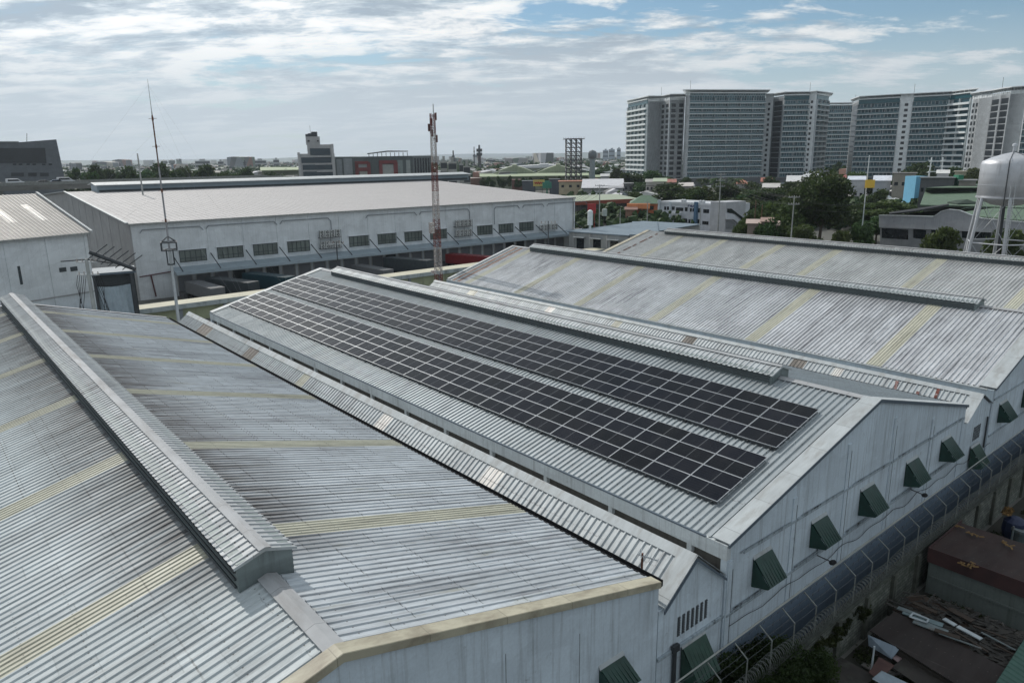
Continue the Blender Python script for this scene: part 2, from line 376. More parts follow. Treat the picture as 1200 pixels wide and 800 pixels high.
# ---- connector B
B = thing('connector_shed', 'narrow pale ribbed roof between the large left warehouse and the solar warehouse', 'shed', (-15.8, 0, G), 'narrow connector sheds')
xb, zb = -15.85, -3.08; xbl, zbl = -17.9, -4.66; xbr, zbr = -13.62, -4.92
slope(B, .3, L-.4, (xb, zb), (xbl, zbl), R_B, (), odd=[(12.6, 1.3, SKY_W), (23.9, 1.2, SKY_W), (36.2, 1.2, SKY_P), (47, 2.2, SKY_B), (59.5, 3.2, SKY_B)])
slope(B, .3, L-.4, (xb, zb), (xbr, zbr), R_B)
flashing(B, 'ridge_cap', TRIM_W, (xb-.36, zb-.36*.77), (xb, zb+.03), -.05, L-.3, .075)
flashing(B, 'ridge_cap', TRIM_W, (xb, zb+.03), (xb+.4, zb-.29), -.05, L-.3, .075)
flashing(B, 'rake_trim', TRIM_W, (xb, zb), (xbl, zbl), -.1, .75, .08)
flashing(B, 'rake_trim', TRIM_W, (xb, zb), (xbr, zbr), -.1, .5, .08)
MB().prism([(xbl, -.12, zbl-.04), (xb, -.12, zb-.04), (xbr, -.12, zbr-.04), (xbr, -.12, zbr-.16), (xb, -.12, zb-.17), (xbl, -.12, zbl-.18)], (0, .05, 0)).build('barge_board', TRIM_D, B)
gable_wall(B, [(-18.08, zbl-.05), (-17.9, zbl-.03), (xb, zb-.05), (xbr, zbr-.05)], .06)
gable_wall(B, [(xbl, zbl-.03), (xb, zb-.05), (xbr, zbr-.05)], L-.75, name='far_gable_wall')
for i in range(7):
    lv = MB(); x = -16.72+i*.31; lv.box(x-.085, x+.085, .052, .058, -6.46, -5.54)
    for j in range(8): lv.obox((x, .045, -6.40+j*.115), (.075, 0, 0), (0, .03, .02), (0, -.01, .014))
    lv.build('louvre', VENT_DK, B)
awning(B, -15.75, -7.05, 1.5, 1.25, 1.0, GREEN_AW2)
b = MB(); b.box(-18.1, -13.6, -.05, .05, -6.98, -6.84); b.build('moulding', W_BAND, B)
dp = MB(); dp.tube((-17.05, -.06, -6.9), (-17.05, -.06, G), .09, 8); dp.box(-17.25, -16.85, -.16, .0, -6.95, -6.65); dp.build('downpipe', DKSTEEL, B)
# ---- shed C (solar)
C = thing('warehouse', 'grey roofed warehouse carrying two long arrays of solar panels', 'warehouse', (0, 0, G), 'parallel gabled warehouses')
xc, zc = 0, 0; xcl, zcl = -13.565, -3.48; xcr, zcr = 13.565, -3.48
slope(C, .3, L-.2, (xc, zc), (xcl, zcl), R_C)
slope(C, .3, L-.2, (xc, zc), (xcr, zcr), R_C)
ridge_vent(C, xc, zc, 5.8, 62.4, .92, .71, .38, R_B)
for s in (-1, 1): flashing(C, 'ridge_cap', CAP, (xc+s*.32, zc-.32*SL), (xc, zc+.02), .3, 5.78, .085); flashing(C, 'ridge_cap', CAP, (xc+s*.32, zc-.32*SL), (xc, zc+.02), 62.45, L, .085)
for s in (-1, 1):
    flashing(C, 'rake_trim', TRIM_W, (0, .03), (s*13.565, -3.45), -.12, .8 if s < 0 else .55, .075, .04)
    flashing(C, 'far_rake_trim', TRIM_W, (0, .03), (s*13.565, -3.45), L-.9, L, .075, .04)
    MB().prism([(0, -.14, .12), (s*13.62, -.14, -3.37), (s*13.62, -.14, -3.53), (0, -.14, -.05)], (0, .06, 0)).build('barge_board', TRIM_D, C)
gable_wall(C, [(xcl, zcl-.05), (0, -.05), (xcr, zcr-.05)], 0)
gable_wall(C, [(xcl, zcl-.05), (0, -.05), (xcr, zcr-.05)], L-.3, name='far_gable_wall')
MB().box(xcl-.05, xcl+.25, -.02, L-.05, -4.18, -3.46).build('fascia_beam', W_FASCIA, C)
eg = MB(); eg.box(xcl-.075, xcl+.02, 1.1, L-.1, -3.50, -3.42); eg.build('eave_edge', TRIM_D, C)
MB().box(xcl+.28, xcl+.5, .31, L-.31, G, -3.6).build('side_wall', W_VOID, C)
cb = MB()
for k in range(14):
    y = 2.0+k*4.85
    cb.box(xcl+.02, xcl+.26, y-.13, y+.13, -4.62, -4.18)
cb.build('stub_column', W_FASCIA, C)
MB().box(xcr-.4, xcr-.1, .31, L-.31, G, -3.6).build('side_wall', W_FASCIA, C)
g = MB(); g.box(xcr+.0, xcr+.34, .05, L-.1, zcr-.26, zcr-.2); g.box(xcr, xcr+.02, .05, L-.1, zcr-.24, zcr+.03); g.box(xcr+.34, xcr+.36, .05, L-.1, zcr-.24, zcr-.02); g.build('gutter', BLACK, C)
for x in (-10.72, -5.55, -.32, 5.45, 10.6): awning(C, x, -4.95, 1.5, 1.1, .95, GREEN_AW)
bd = MB()
for z, t in ((-4.22, .05), (-6.98, .06)):
    xs = -12.3 if z > -5 else -13.4
    bd.box(xs, 13.4, -.07, .01, z-.08, z+.05)
bd.build('moulding', W_BAND, C)
for x in (-13.3, -8.1, -2.9, 2.45, 8.05, 13.3): MB().box(x-.17, x+.17, -.045, .01, G, min(-4.3, -3.4) if abs(x) > 13 else -.9+(-abs(x)*SL)).build('pilaster', W_WHITE, C)
for x in (-10.7, -5.5, -.2, 5.3, 10.7):
    MB().box(x-2.2, x+2.2, -.075, -.055, -6.88, -6.78).build('soot_line', SOOT, C); MB().box(x-1.9, x+2.3, -.075, -.055, -4.18, -4.11).build('soot_line', SOOT, C)
MB().box(-13.56, 13.56, -.055, .01, G, -8.62).build('dado', W_DADO, C)
for x in (-13.1, -7.9, -2.7, 2.65, 8.25): MB().box(x, x+.03, -.05, -.0, -8.6, -1.4-abs(x)*SL).build('joint_line', JL, C)
for x in (-30, -26, -22.6): MB().box(x, x+.03, -.006, .01, G, -1.2-abs(x+31.6)*SL).build('joint_line', JL, A)
# ---- connector D
D = thing('connector_shed', 'narrow white ribbed roof with rust marks right of the solar warehouse', 'shed', (16.5, 0, G), 'narrow connector sheds')
xd, zd = 16.5, -3.38; xdl, zdl = 14.0, -4.85; xdr, zdr = 18.62, -4.5
slope(D, .3, L-.4, (xd, zd), (xdl, zdl), R_B, (), odd=[(9.9, .7, SKY_W), (13.2, 1.2, SKY_B), (24.0, 1.3, SKY_B), (33, 1., SKY_P), (43, 1.1, SKY_W), (57.5, 1.6, SKY_P)])
slope(D, .3, L-.4, (xd, zd), (xdr, zdr), R_B)
flashing(D, 'ridge_cap', TRIM_W, (xd-.3, zd-.17), (xd, zd+.03), -.05, L-.3, .075)
flashing(D, 'ridge_cap', TRIM_W, (xd, zd+.03), (xd+.35, zd-.16), -.05, L-.3, .075)
flashing(D, 'rake_trim', TRIM_W, (xd, zd), (xdl, zdl), -.1, .7, .08)
flashing(D, 'rake_trim', TRIM_W, (xd, zd), (xdr, zdr), -.1, .5, .08)
RRS = M('red_rust_stain', (.13, .04, .03), .9, 0, .4, (6, 6, 6), (.6, .6, .6), .5, (4, 4, 4))
for y, t0, t1 in ((2.6, .1, .8), (3.7, .35, .95), (5.4, .15, .55), (5.1, .5, .9)):
    p = lerp((xd, zd), (xdl, zdl), t0); q = lerp((xd, zd), (xdl, zdl), t1)
    MB().prism([(p[0], y, p[1]+.075), (q[0], y-.25, q[1]+.075), (q[0], y-.08, q[1]+.075), (p[0], y+.22, p[1]+.075)], (0, 0, .006)).build('rusty_patch', RRS, D)
gable_wall(D, [(13.62, zdl+.1), (xdl, zdl-.03), (xd, zd-.05), (xdr, zdr-.05)], .06)
gable_wall(D, [(13.62, zdl+.1), (xdl, zdl-.03), (xd, zd-.05), (xdr, zdr-.05)], L-.75, name='far_gable_wall')
for i in range(5):
    lv = MB(); lv.box(15.87+i*.27, 16.03+i*.27, .052, .058, -6.6, -5.58)
    for j in range(9): lv.obox((15.95+i*.27, .045, -6.55+j*.115), (.075, 0, 0), (0, .03, .02), (0, -.01, .014))
    lv.build('louvre', VENT_DK, D)
awning(D, 16.3, -7.05, 1.5, 1.15, .95, GREEN_AW2)
dp = MB(); dp.tube((18.05, -.05, -5.3), (18.05, -.05, -7.6), .06, 8); dp.build('downpipe', DKSTEEL, D)
MB().box(13.6, 18.6, -.03, .05, G, -8.62).build('dado', W_DADO, D)
# ---- shed E
xe_, ze_ = 30.7, .08; xel, zel = 18.75, -3.5-.02+.45*0; zel = ze_-(xe_-xel)*.298; xer, zer = 43.4, .08-12.7*.28
E_ = thing('warehouse', 'pale streaked roof warehouse with yellowed skylight strips behind the solar warehouse', 'warehouse', (xe_, 0, G), 'parallel gabled warehouses')
slope(E_, .3, L-2.9, (xe_, ze_), (xel, zel), R_E, YS)
o = MB(); corr(o, L-1.1, L-.2, (xe_, ze_), (xel, zel)); corr(o, L-2.3, L-1.75, (xe_, ze_), (xel, zel)); o.build('end_roof_sheet', TRIM_W, E_, recal=False)
o = MB(); corr(o, L-1.75, L-1.1, (xe_, ze_), (xel, zel), .3, .03, .01); corr(o, L-2.9, L-2.3, (xe_, ze_), (xel, zel), .3, .03, .01); o.build('rusty_roof_strip', M('brown_rust_strip', (.19, .10, .07), .8, 0, .3, (1, 4, 1), (.5, .45, .38), .5, (1, 6, 1)), E_, recal=False)
slope(E_, .3, L-.2, (xe_, ze_), (xer, zer), R_E, YS)
ridge_vent(E_, xe_, ze_, 5.3, 62.3, .92, .72, .42, R_B, .298)
for s in (-1, 1): flashing(E_, 'ridge_cap', CAP, (xe_+s*.32, ze_-.32*.29), (xe_, ze_+.02), .3, 5.28, .085); flashing(E_, 'ridge_cap', CAP, (xe_+s*.32, ze_-.32*.29), (xe_, ze_+.02), 62.4, L, .085)
for xe, ze in ((xel, zel), (xer, zer)):
    flashing(E_, 'rake_trim', TRIM_W, (xe_, ze_+.03), (xe, ze+.03), -.12, .95, .075, .04)
    flashing(E_, 'far_rake_trim', TRIM_W, (xe_, ze_+.03), (xe, ze+.03), L-.5, L, .075, .04)
    MB().prism([(xe_, -.14, ze_+.12), (xe, -.14, ze+.12), (xe, -.14, ze-.05), (xe_, -.14, ze_-.05)], (0, .06, 0)).build('barge_board', TRIM_D, E_)
gable_wall(E_, [(xel, zel-.05), (xe_, ze_-.05), (xer, zer-.05)], 0)
gable_wall(E_, [(xel, zel-.05), (xe_, ze_-.05), (xer, zer-.05)], L-.3, name='far_gable_wall')
MB().box(xel-.14, xel+.2, -.02, L-.05, zel-.85, zel-.02).build('fascia_beam', wall_mat('blue_fascia', (.40, .47, .52), (.13, .14, .15), .6), E_)
MB().box(xel-.22, xel-.02, .4, L-.1, zel-.08, zel+.0).build('eave_edge', TRIM_W, E_)
MB().box(xel+.22, xel+.42, .31, L-.31, G, zel-.2).build('side_wall', W_FASCIA, E_)
for x in (21.1, 26.4, 31.7, 37, 41.6): awning(E_, x, -5.0, 1.5, 1.1, .95, GREEN_AW)
bd = MB()
for z in (-4.22, -6.98): bd.box(18.9, 43.2, -.07, .01, z-.08, z+.05)
bd.build('moulding', W_BAND, E_)
MB().box(18.8, 43.3, -.055, .01, G, -8.62).build('dado', W_DADO, E_)
# ---- shed F
xf, zf = 56.7, .69; xfl, zfl = 43.9, .69-12.8*.245; xfr, zfr = 69.5, .69-12.8*.245
F = thing('warehouse', 'farthest pale gabled warehouse roof of the row with a long ridge ventilator', 'warehouse', (xf, 0, G), 'parallel gabled warehouses')
slope(F, -6, 63.3, (xf, zf), (xfl, zfl), R_F, [-3, 6.9, 17.6, 30.2, 38.3, 47.6, 55.5])
slope(F, -6, 63.3, (xf, zf), (xfr, zfr), R_F)
for k in range(9):
    t = .08+k*.1; p = lerp((xf, zf), (xfl, zfl), t); q = lerp((xf, zf), (xfl, zfl), t+.04+.03*(k % 3))
    MB().prism([(p[0], 60.2, p[1]+.08), (q[0], 60.2, q[1]+.08), (q[0], 60.45, q[1]+.08), (p[0], 60.45, p[1]+.08)], (0, 0, .005)).build('rusty_patch', RUST, F)
ridge_vent(F, xf, zf, -4, 59.0, .95, .66, .34, R_F, .245)
for xe, ze in ((xfl, zfl), (xfr, zfr)): flashing(F, 'far_rake_trim', TRIM_CREAM, (xf, zf+.03), (xe, ze+.03), 63.3-.5, 63.5, .075, .05)
gable_wall(F, [(xfl, zfl-.05), (xf, zf-.05), (xfr, zfr-.05)], -6)
gable_wall(F, [(xfl, zfl-.05), (xf, zf-.05), (xfr, zfr-.05)], 63.1, name='far_gable_wall')
MB().box(xfl-.1, xfl+.2, -6, 63.1, G, zfl-.05).build('side_wall', W_FASCIA, F)

# ------------------------------------------------------------------ solar panels
th = math.atan(3.48/13.565)
PW, PH, S0, GAP = 2.30, 1.065, 2.516, .922
proto = thing('solar_panel', 'x', 'solar panel', (0, 0, 0), 'solar panels on the grey roof')
hx, hy = (PH-.016)/2, (PW-.018)/2; fwid = .019
gl = MB(); gl.box(-hx+fwid, hx-fwid, -hy+fwid, hy-fwid, .012, .034); gl.build('panel_glass', PV, proto)
fr = MB()
fr.box(-hx, hx, -hy, -hy+fwid, 0, .042); fr.box(-hx, hx, hy-fwid, hy, 0, .042)
fr.box(-hx, -hx+fwid, -hy+fwid, hy-fwid, 0, .042); fr.box(hx-fwid, hx, -hy+fwid, hy-fwid, 0, .042)
fr.build('panel_frame', ALU, proto)
def slope_pt(s, y, lift): return Vector((-s*math.cos(th)-lift*math.sin(th), y, -s*math.sin(th)+lift*math.cos(th)))
rows = ['top', 'second', 'third', 'bottom']
first = True
for blk, (s0, y0) in enumerate(((S0, 1.99), (S0+4*PH+GAP, 1.91))):
    for r_ in range(4):
        for c_ in range(28):
            o = proto if first else copy_tree(proto); first = False
            o.location = slope_pt(s0+(r_+.5)*PH, y0+(c_+.5)*PW, .20+rnd.uniform(-.004, .004))
            o.rotation_euler = (rnd.uniform(-.008, .008), -th+rnd.uniform(-.008, .008), 0)
            o['label'] = 'dark solar panel, %s from the near end, %s row of the %s array' % (ORD[c_+1], rows[r_], ('upper', 'lower')[blk])
    rk = thing('mounting_rack', 'aluminium rails and clamps under the %s solar array' % ('upper', 'lower')[blk], 'mounting rack', slope_pt(s0+2*PH, y0, .1), 'solar mounting racks')
    for r_ in range(4):
        for q in (.22, .8):
            s = s0+(r_+q)*PH; m = MB(); a = slope_pt(s, y0-.06, .165); bb = slope_pt(s, y0+28*PW+.06, .165)
            m.obox((a+bb)/2, (.02, 0, 0), (bb-a)/2, (0, 0, .028)); m.build('rail', ALU, rk)
    hk = None
    for k in range(49):
        for s in (s0-.05, s0+4*PH+.05):
            p = slope_pt(s, y0+.3+k*1.32, .13)
            if hk is None: hk = MB().obox((0, 0, 0), (.06, 0, .015), (0, .03, 0), (0, 0, .06)).build('roof_hook', DKSTEEL, rk); o = hk
            else: o = hk.copy(); col.objects.link(o)
            o.location = p
    sk = MB(); a = slope_pt(s0+4*PH+.015, y0, .15); bb = slope_pt(s0+4*PH+.015, y0+28*PW, .15)
    sk.obox((a+bb)/2, (.012, 0, 0), (bb-a)/2, (0, 0, .05)); sk.build('edge_skirt', DKSTEEL, rk)

# ------------------------------------------------------------------ things on / at the gable walls
t = thing('tv_antenna', 'small rusty television antenna on a mast at the roof valley', 'antenna', (-17.7, 1.2, -4.5))
p0 = Vector((-17.75, 1.25, -4.5)); p1 = p0+Vector((0, 0, 1.75))
MB().tube(p0, p1, .05, 6).build('mast', RUST, t)
e = MB(); d = Vector((.35, -.65, -.12)); e.tube(p1-d*.25-Vector((0, 0, .1)), p1+d*.9-Vector((0, 0, .1)), .035, 5)
for k in range(6):
    c_ = p1-Vector((0, 0, .1))+d*(-.2+k*.21); w_ = Vector((.85, .45, 0))*(.32-.03*k); e.tube(c_-w_, c_+w_, .018, 4)
e.tube(p1-Vector((.22, .1, .05)), p1+Vector((.1, .1, .18)), .016, 4)
e.build('boom', STEEL, t)
lamp_spots = [(957, 650, 970, 661, 'left of the middle awnings'), (1067, 573, 1078, 585, 'below the two right awnings')]
for (ax, ay, bx, by, w) in lamp_spots:
    p = onY(ax, ay, -.05); t = thing('wall_lamp', 'black bracket lamp on the white gable wall, %s' % w, 'lamp', p, 'bracket lamps on the gable wall')
    q = Vector((p.x+.35, -.75, p.z-.25)); m = MB(); m.tube(p+Vector((0, 0, .7)), p, .03, 6); m.tube(p, q, .03, 6); m.build('bracket', DKSTEEL, t)
    m = MB(); m.lathe((0, 0, 0), [(0, .08), (.13, .07), (.17, 0), (.14, -.06), (0, -.08)], 12)
    m.v = [(q.x+v[0]*1.5, q.y+v[1], q.z+v[2]) for v in m.v]; m.build('lamp_head', BLACK, t)
# cable along the gable wall
cb = MB(); prev = None
for k in range(60):
    x = -13.2+k*.55; z = -7.55+.16*math.sin(k*.9)*math.sin(k*.23)-.1*abs(math.sin(k*.52)); p = Vector((x, -.10, z))
    if prev: cb.tube(prev, p, .018, 4, caps=False)
    prev = p
tag(cb.build('wall_cable', BLACK), 'thin black cable sagging along the white gable wall', 'cable')
# ------------------------------------------------------------------ ground
gm, gn, gb = nt('city_ground')
gc = ramp(gn, noise(gn, pos(gn, (.012, .012, .012)), 1, 8, .7), [(.35, (.055, .06, .045)), (.5, (.12, .12, .11)), (.68, (.17, .165, .15))])
gn.links.new(gc, gb.inputs['Base Color']); gb.inputs['Roughness'].default_value = .95; gb.inputs['Specular IOR Level'].default_value = .1
struct(MB().add([(-9000, -9000, G), (9000, -9000, G), (9000, 9000, G), (-9000, 9000, G)], [(0, 1, 2, 3)]), 'ground', gm, recal=False)
YARD = M('yard_concrete', (.16, .16, .155), .9, 0, .2, (.2, .2, .2), (.07, .07, .065), .6, (.15, .3, .2))
struct(MB().box(-70, 75, 68, 124, G-.5, G+.004), 'yard', YARD)
ROADM = M('asphalt', (.06, .06, .062), .9, 0, .2, (.3, .3, .3))
fwh = Vector((math.sin(yaw), math.cos(yaw), 0))
def atF(x, depth, z=G, y=112):
    r = ray(x, y); k = depth/(r.x*fwh.x+r.y*fwh.y); return Vector((CAM.x+r.x*k, CAM.y+r.y*k, z))
def zof(x, y, P):
    """height of the photo point (x, y) when it stands over ground point P"""
    r = ray(x, y); d = math.hypot(P[0]-CAM.x, P[1]-CAM.y); return CAM.z+r.z*d/math.hypot(r.x, r.y)
def hit(P, d, x, y=250):
    """point on the line P + t d (plan view) seen at photo column x"""
    r = ray(x, y); a, b, c, e = d[0], -r.x, d[1], -r.y; k = CAM.x-P[0]; l = CAM.y-P[1]
    det = a*e-b*c; t = (k*e-b*l)/det; return Vector((P[0]+d[0]*t, P[1]+d[1]*t, G))

# ------------------------------------------------------------------ big white distribution warehouse
ZE = 2.4
WL, WR = onZ(150, 262, ZE), onZ(672, 231, ZE)
u = Vector((WR.x-WL.x, WR.y-WL.y, 0)); LW = u.length; u.normalize(); v = Vector((-u.y, u.x, 0))
def W(a, b, z): return Vector((WL.x, WL.y, 0))+u*a+v*b+Vector((0, 0, z))
def Wf(x, y, b=0):
    p = onplane(x, y, v, W(0, b, 0)); return (p-W(0, 0, 0)).dot(u), p.z
def wbox(mb, a0, a1, b0, b1, z0, z1):
    return mb.obox((W(a0, b0, z0)+W(a1, b1, z1))/2, u*(a1-a0)/2, v*(b1-b0)/2, (0, 0, (z1-z0)/2))
W2 = wall_mat('pale_plaster', (.62, .65, .67), (.16, .17, .17), .35)
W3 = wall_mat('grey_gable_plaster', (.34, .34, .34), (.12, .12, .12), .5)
RW = roof_mat('pinkish_pale_roof', (.41, .395, .39), (.26, .24, .23), .4, seams=False, metal=0, rough=.75, patch=.05)
ap = onplane(77, 225, u, W(0, 0, 0)); BR = (ap-W(0, 0, 0)).dot(v); ZR = ap.z
WH = thing('distribution_warehouse', 'huge white loading warehouse with a pale roof and long monitor behind the sheds', 'warehouse', W(LW/2, 0, G))
m = MB(); m.prism([W(-.4, -.5, ZE-.02), W(-.4, BR, ZR), W(-.4, 2*BR, ZE-.02), W(-.4, 2*BR, ZE-.14), W(-.4, BR, ZR-.14), W(-.4, -.5, ZE-.14)], u*(LW+.8)); m.build('roof', RW, WH)
rb = MB()
for k in range(int(LW/1.15)):
    a = k*1.15
    rb.prism([W(a, -.5, ZE-.02), W(a, BR, ZR), W(a, BR, ZR+.025), W(a, -.5, ZE+.005)], u*.05)
rb.build('standing_seams', M('seam_grey', (.33, .31, .305), .8, 0, .05), WH)
m = MB(); m.prism([W(0, 0, G), W(0, 0, ZE-.15), W(0, BR, ZR-.15), W(0, 2*BR, ZE-.15), W(0, 2*BR, G)], u*.3); m.build('gable_wall', W3, WH)
m = MB(); m.prism([W(LW-.3, 0, G), W(LW-.3, 0, ZE-.15), W(LW-.3, BR, ZR-.15), W(LW-.3, 2*BR, ZE-.15), W(LW-.3, 2*BR, G)], u*.3); m.build('gable_wall', W3, WH)
m = MB(); wbox(m, .31, LW-.31, .0, .3, G, ZE-.16); m.build('front_wall', W2, WH)
m = MB(); wbox(m, .31, LW-.31, 2*BR-.3, 2*BR, G, ZE-.16); m.build('rear_wall', W3, WH)
for k in range(1, 12):
    m = MB(); wbox(m, -.04, 0, k*BR/8-.06, k*BR/8+.06, G, ZE-.3+k*(ZR-ZE)/8 if k < 8 else ZR-.3-(k-8)*(ZR-ZE)/8); m.build('gable_joint', M('joint_grey', (.24, .24, .245)) if k == 1 else bpy.data.materials['joint_grey'], WH)
for s in (0, 1):
    m = MB(); q = (BR, 2*BR)[s]; m.prism([W(-.55, -.5 if s == 0 else 2*BR+.5, ZE), W(-.55, BR, ZR+.02), W(-.55, BR, ZR+.22), W(-.55, -.5 if s == 0 else 2*BR+.5, ZE+.2)], u*.5); m.build('verge_trim', TRIM_W, WH)
m = MB(); wbox(m, -.3, LW+.3, -.66, -.5, ZE-.3, ZE-.02); m.build('gutter', M('gutter_grey', (.30, .31, .30), .6, .2, .2, (3, 3, 3), (.1, .1, .1), .7, (6, 6, 6)), WH)
nb = 16; bay = LW/nb*1.0
for k in range(1, 17):
    m = MB(); wbox(m, k*6.66-.18, k*6.66+.18, -.1, 0, -5.9, ZE-.35); m.build('pilaster', W2, WH)
PIPE = M('pipe_grey', (.22, .24, .26), .6, .2, .1)
for a0, a1 in ((1.6, 12.5), (13, 26.6), (27.2, 38), (46, 58.6), (59.3, 73.0), (80.2, 88), (89, 96), (97, 111)):
    m = MB(); m.path([W(a0, -.22, .55), W(a0+.5, -.22, 1.15), W(a1-.6, -.22, 1.15), W(a1, -.22, .45)], .075, 6)
    if a0 in (27.2, 59.3, 80.2): m.path([W(a1 if a0 != 80.2 else a0, -.22, .45), W(a1 if a0 != 80.2 else a0, -.22, -3)], .075, 6)
    m.build('rain_pipe', PIPE, WH)
WINC = M('curtained_window', (.10, .12, .11), .3, 0, .35, (.9, .9, .3)); WFR = M('dark_window_frame', (.03, .04, .045), .5)
for x0, x1 in ((209.5, 241), (254.5, 284.5), (297, 325), (337.5, 363), (410, 433), (443.5, 465), (475, 495), (505, 524), (560, 577), (585, 601.5), (609, 625)):
    a0 = Wf(x0, 292)[0]; a1 = Wf(x1, 292)[0]
    m = MB(); wbox(m, a0, a1, -.06, 0, -5.25, -3.1); o = m.build('window', WINC, WH)
    f = MB(); nn = 5
    for i in range(nn+1):
        a = a0+(a1-a0)*i/nn; wbox(f, a-.05, a+.05, -.11, -.03, -5.25, -3.1)
    for z in (-5.25, -4.55, -3.1): wbox(f, a0-.05, a1+.05, -.115, -.03, z-.05, z+.05)
    f.build('window_frame', WFR, o)
    s = MB(); wbox(s, a0-.3, a1+.3, -.35, 0, -3.02, -2.92); wbox(s, a0-.2, a1+.2, -.2, 0, -5.42, -5.32); s.build('window_sill', W2, o)
CAN = M('canopy_sheet', (.30, .36, .40), .5, .2, .08, (.2, 2, 1), (.18, .2, .2), .3)
a_c = Wf(200, 318)[0]
m = MB(); m.prism([W(a_c, 0, -6.05), W(a_c, -4.2, -6.5), W(a_c, -4.2, -7.05), W(a_c, 0, -6.35)], u*(LW+3.5-a_c)); cano = m.build('loading_canopy', CAN, WH)
m = MB()
for k in range(17):
    a = Wf(203, 300)[0]+k*6.66
    m = MB(); m.tube(W(a, -.1, -4.0), W(a+.4, -4.1, -6.42), .10, 6); m.build('canopy_stay', DKSTEEL, cano)
DOOR = M('roller_shutter', (.20, .21, .225), .6, .1, .06); DOORT = M('dock_door_teal', (.02, .03, .035), .5)
w_a = Wf(209, 330)[0]; kk = 0
fr_w = M('dock_wall', (.42, .42, .40), .8, 0, .08)
x = w_a
while x < LW-4:
    ac = (27.8 < x < 28)
    kk += 1
    md = DOORT if kk in (4, 6, 14, 24, 25) else DOOR
    m = MB(); wbox(m, x, x+2.45, -.05, 0, G+.9, -7.75); o = m.build('dock_door', md, WH)
    f = MB(); wbox(f, x-.16, x-.02, -.12, 0, G+.9, -7.62); wbox(f, x+2.47, x+2.61, -.12, 0, G+.9, -7.62); wbox(f, x-.16, x+2.61, -.12, 0, -7.74, -7.6); f.build('door_frame', fr_w, o)
    m = MB(); wbox(m, x+.6, x+1.8, -.06, 0, -7.4, -7.22); m.build('sign_plate', M('sign_plate_grey', (.12, .12, .13)) if kk == 1 else bpy.data.materials['sign_plate_grey'], o)
    x += 3.33
m = MB(); wbox(m, a_c+1, LW-2, -3.2, 0, G, G+.9); m.build('loading_dock', M('dock_concrete', (.12, .12, .125), .9), WH)
# maroon pipe on the blank bay
m = MB(); m.path([W(.6, -.3, -7.15), W(8.6, -.3, -6.55)], .11); m.path([W(2.5, -.3, -7.0), W(2.9, -.3, -11)], .13); m.build('fire_pipe', M('maroon_paint', (.09, .03, .035)), WH)
# roof monitor
b0, b1 = BR-4.5, BR+4.5
a0 = Wf(113, 216, BR-4.5)[0]; a1 = Wf(549, 208, BR-4.5)[0]
m = MB(); m.prism([W(a0, b0, ZR-.5), W(a0, b1, ZR-.5), W(a0, b1, ZR+1.7), W(a0, b0, ZR+1.7)], u*(a1-a0)); mo = m.build('roof_monitor', M('monitor_side_blue_grey', (.24, .30, .34), .6, .1, .05), WH)
m = MB(); m.prism([W(a0-.6, b0-1.1, ZR+1.55), W(a0-.6, BR, ZR+2.15), W(a0-.6, b1+1.1, ZR+1.55), W(a0-.6, b1+1.1, ZR+1.42), W(a0-.6, BR, ZR+2.0), W(a0-.6, b0-1.1, ZR+1.42)], u*(a1-a0+1.2)); m.build('monitor_roof', TRIM_W, mo)
m = MB(); wbox(m, a0+.4, a1-.4, b0-.03, b0, ZR-.42, ZR+.3); m.build('painted_shadow_gap', VENT_DK, mo)  # dark strip paints in the shadow gap along the monitor's foot
# outdoor air conditioners
ACM = M('ac_casing', (.44, .45, .44), .6, 0, .08); acp = thing('air_conditioner', 'x', 'air conditioner', (0, 0, 0), 'outdoor air conditioners on the white warehouse')
m = MB(); m.box(-.48, .48, -.36, 0, 0, 1.45); m.build('casing', ACM, acp)
for z in (.38, 1.06):
    m = MB()
    for i in range(16):
        t0 = 2*math.pi*i/16; t1 = 2*math.pi*(i+1)/16
        m.prism([(0, -.37, z), (.30*math.cos(t0), -.37, z+.30*math.sin(t0)), (.30*math.cos(t1), -.37, z+.30*math.sin(t1))], (0, -.02, 0))
    o = m.build('fan_grille', BLACK, acp)
    m = MB()
    for i in range(3):
        t0 = 2.1*i; m.obox((.14*math.cos(t0), -.40, z+.14*math.sin(t0)), (.13*math.cos(t0), 0, .13*math.sin(t0)), (0, .006, 0), (-.05*math.sin(t0), 0, .05*math.cos(t0)))
    m.build('fan_blade', ACM, o)
first = True; wrot = math.atan2(u.y, u.x)
for (bx, nm) in ((373, 'left'), (532, 'right')):
    aa = Wf(bx, 285)[0]
    for rI, z in enumerate((-2.75, -5.0)):
        for k in range(4):
            o = acp if first else copy_tree(acp); first = False
            o.location = W(aa+.6+k*1.18, -.55, z); o.rotation_euler = (0, 0, wrot)
            o['label'] = '%s air conditioner from the left, %s row of the %s bank' % (ORD[k+1], ('upper', 'lower')[rI], nm)
aa = Wf(631, 270)[0]
for k in range(5):
    o = copy_tree(acp); o.location = W(aa+.5+k*1.2, -.5, -5.5); o.rotation_euler = (0, 0, wrot)
    o['label'] = '%s air conditioner from the left in the short row near the corner' % ORD[k+1]
for bx, nm in ((373, 'left'), (532, 'right')):
    aa = Wf(bx, 285)[0]; m = MB()
    for z in (-2.78, -5.03): wbox(m, aa, aa+4.8, -1.0, 0, z-.08, z)
    for k in range(3): wbox(m, aa+k*2.35, aa+k*2.35+.06, -1.0, -.94, -5.1, -1.3)
    tag(m.build('support_frame', DKSTEEL), 'dark steel frame holding the %s bank of air conditioners' % nm, 'frame', 'air conditioner frames')

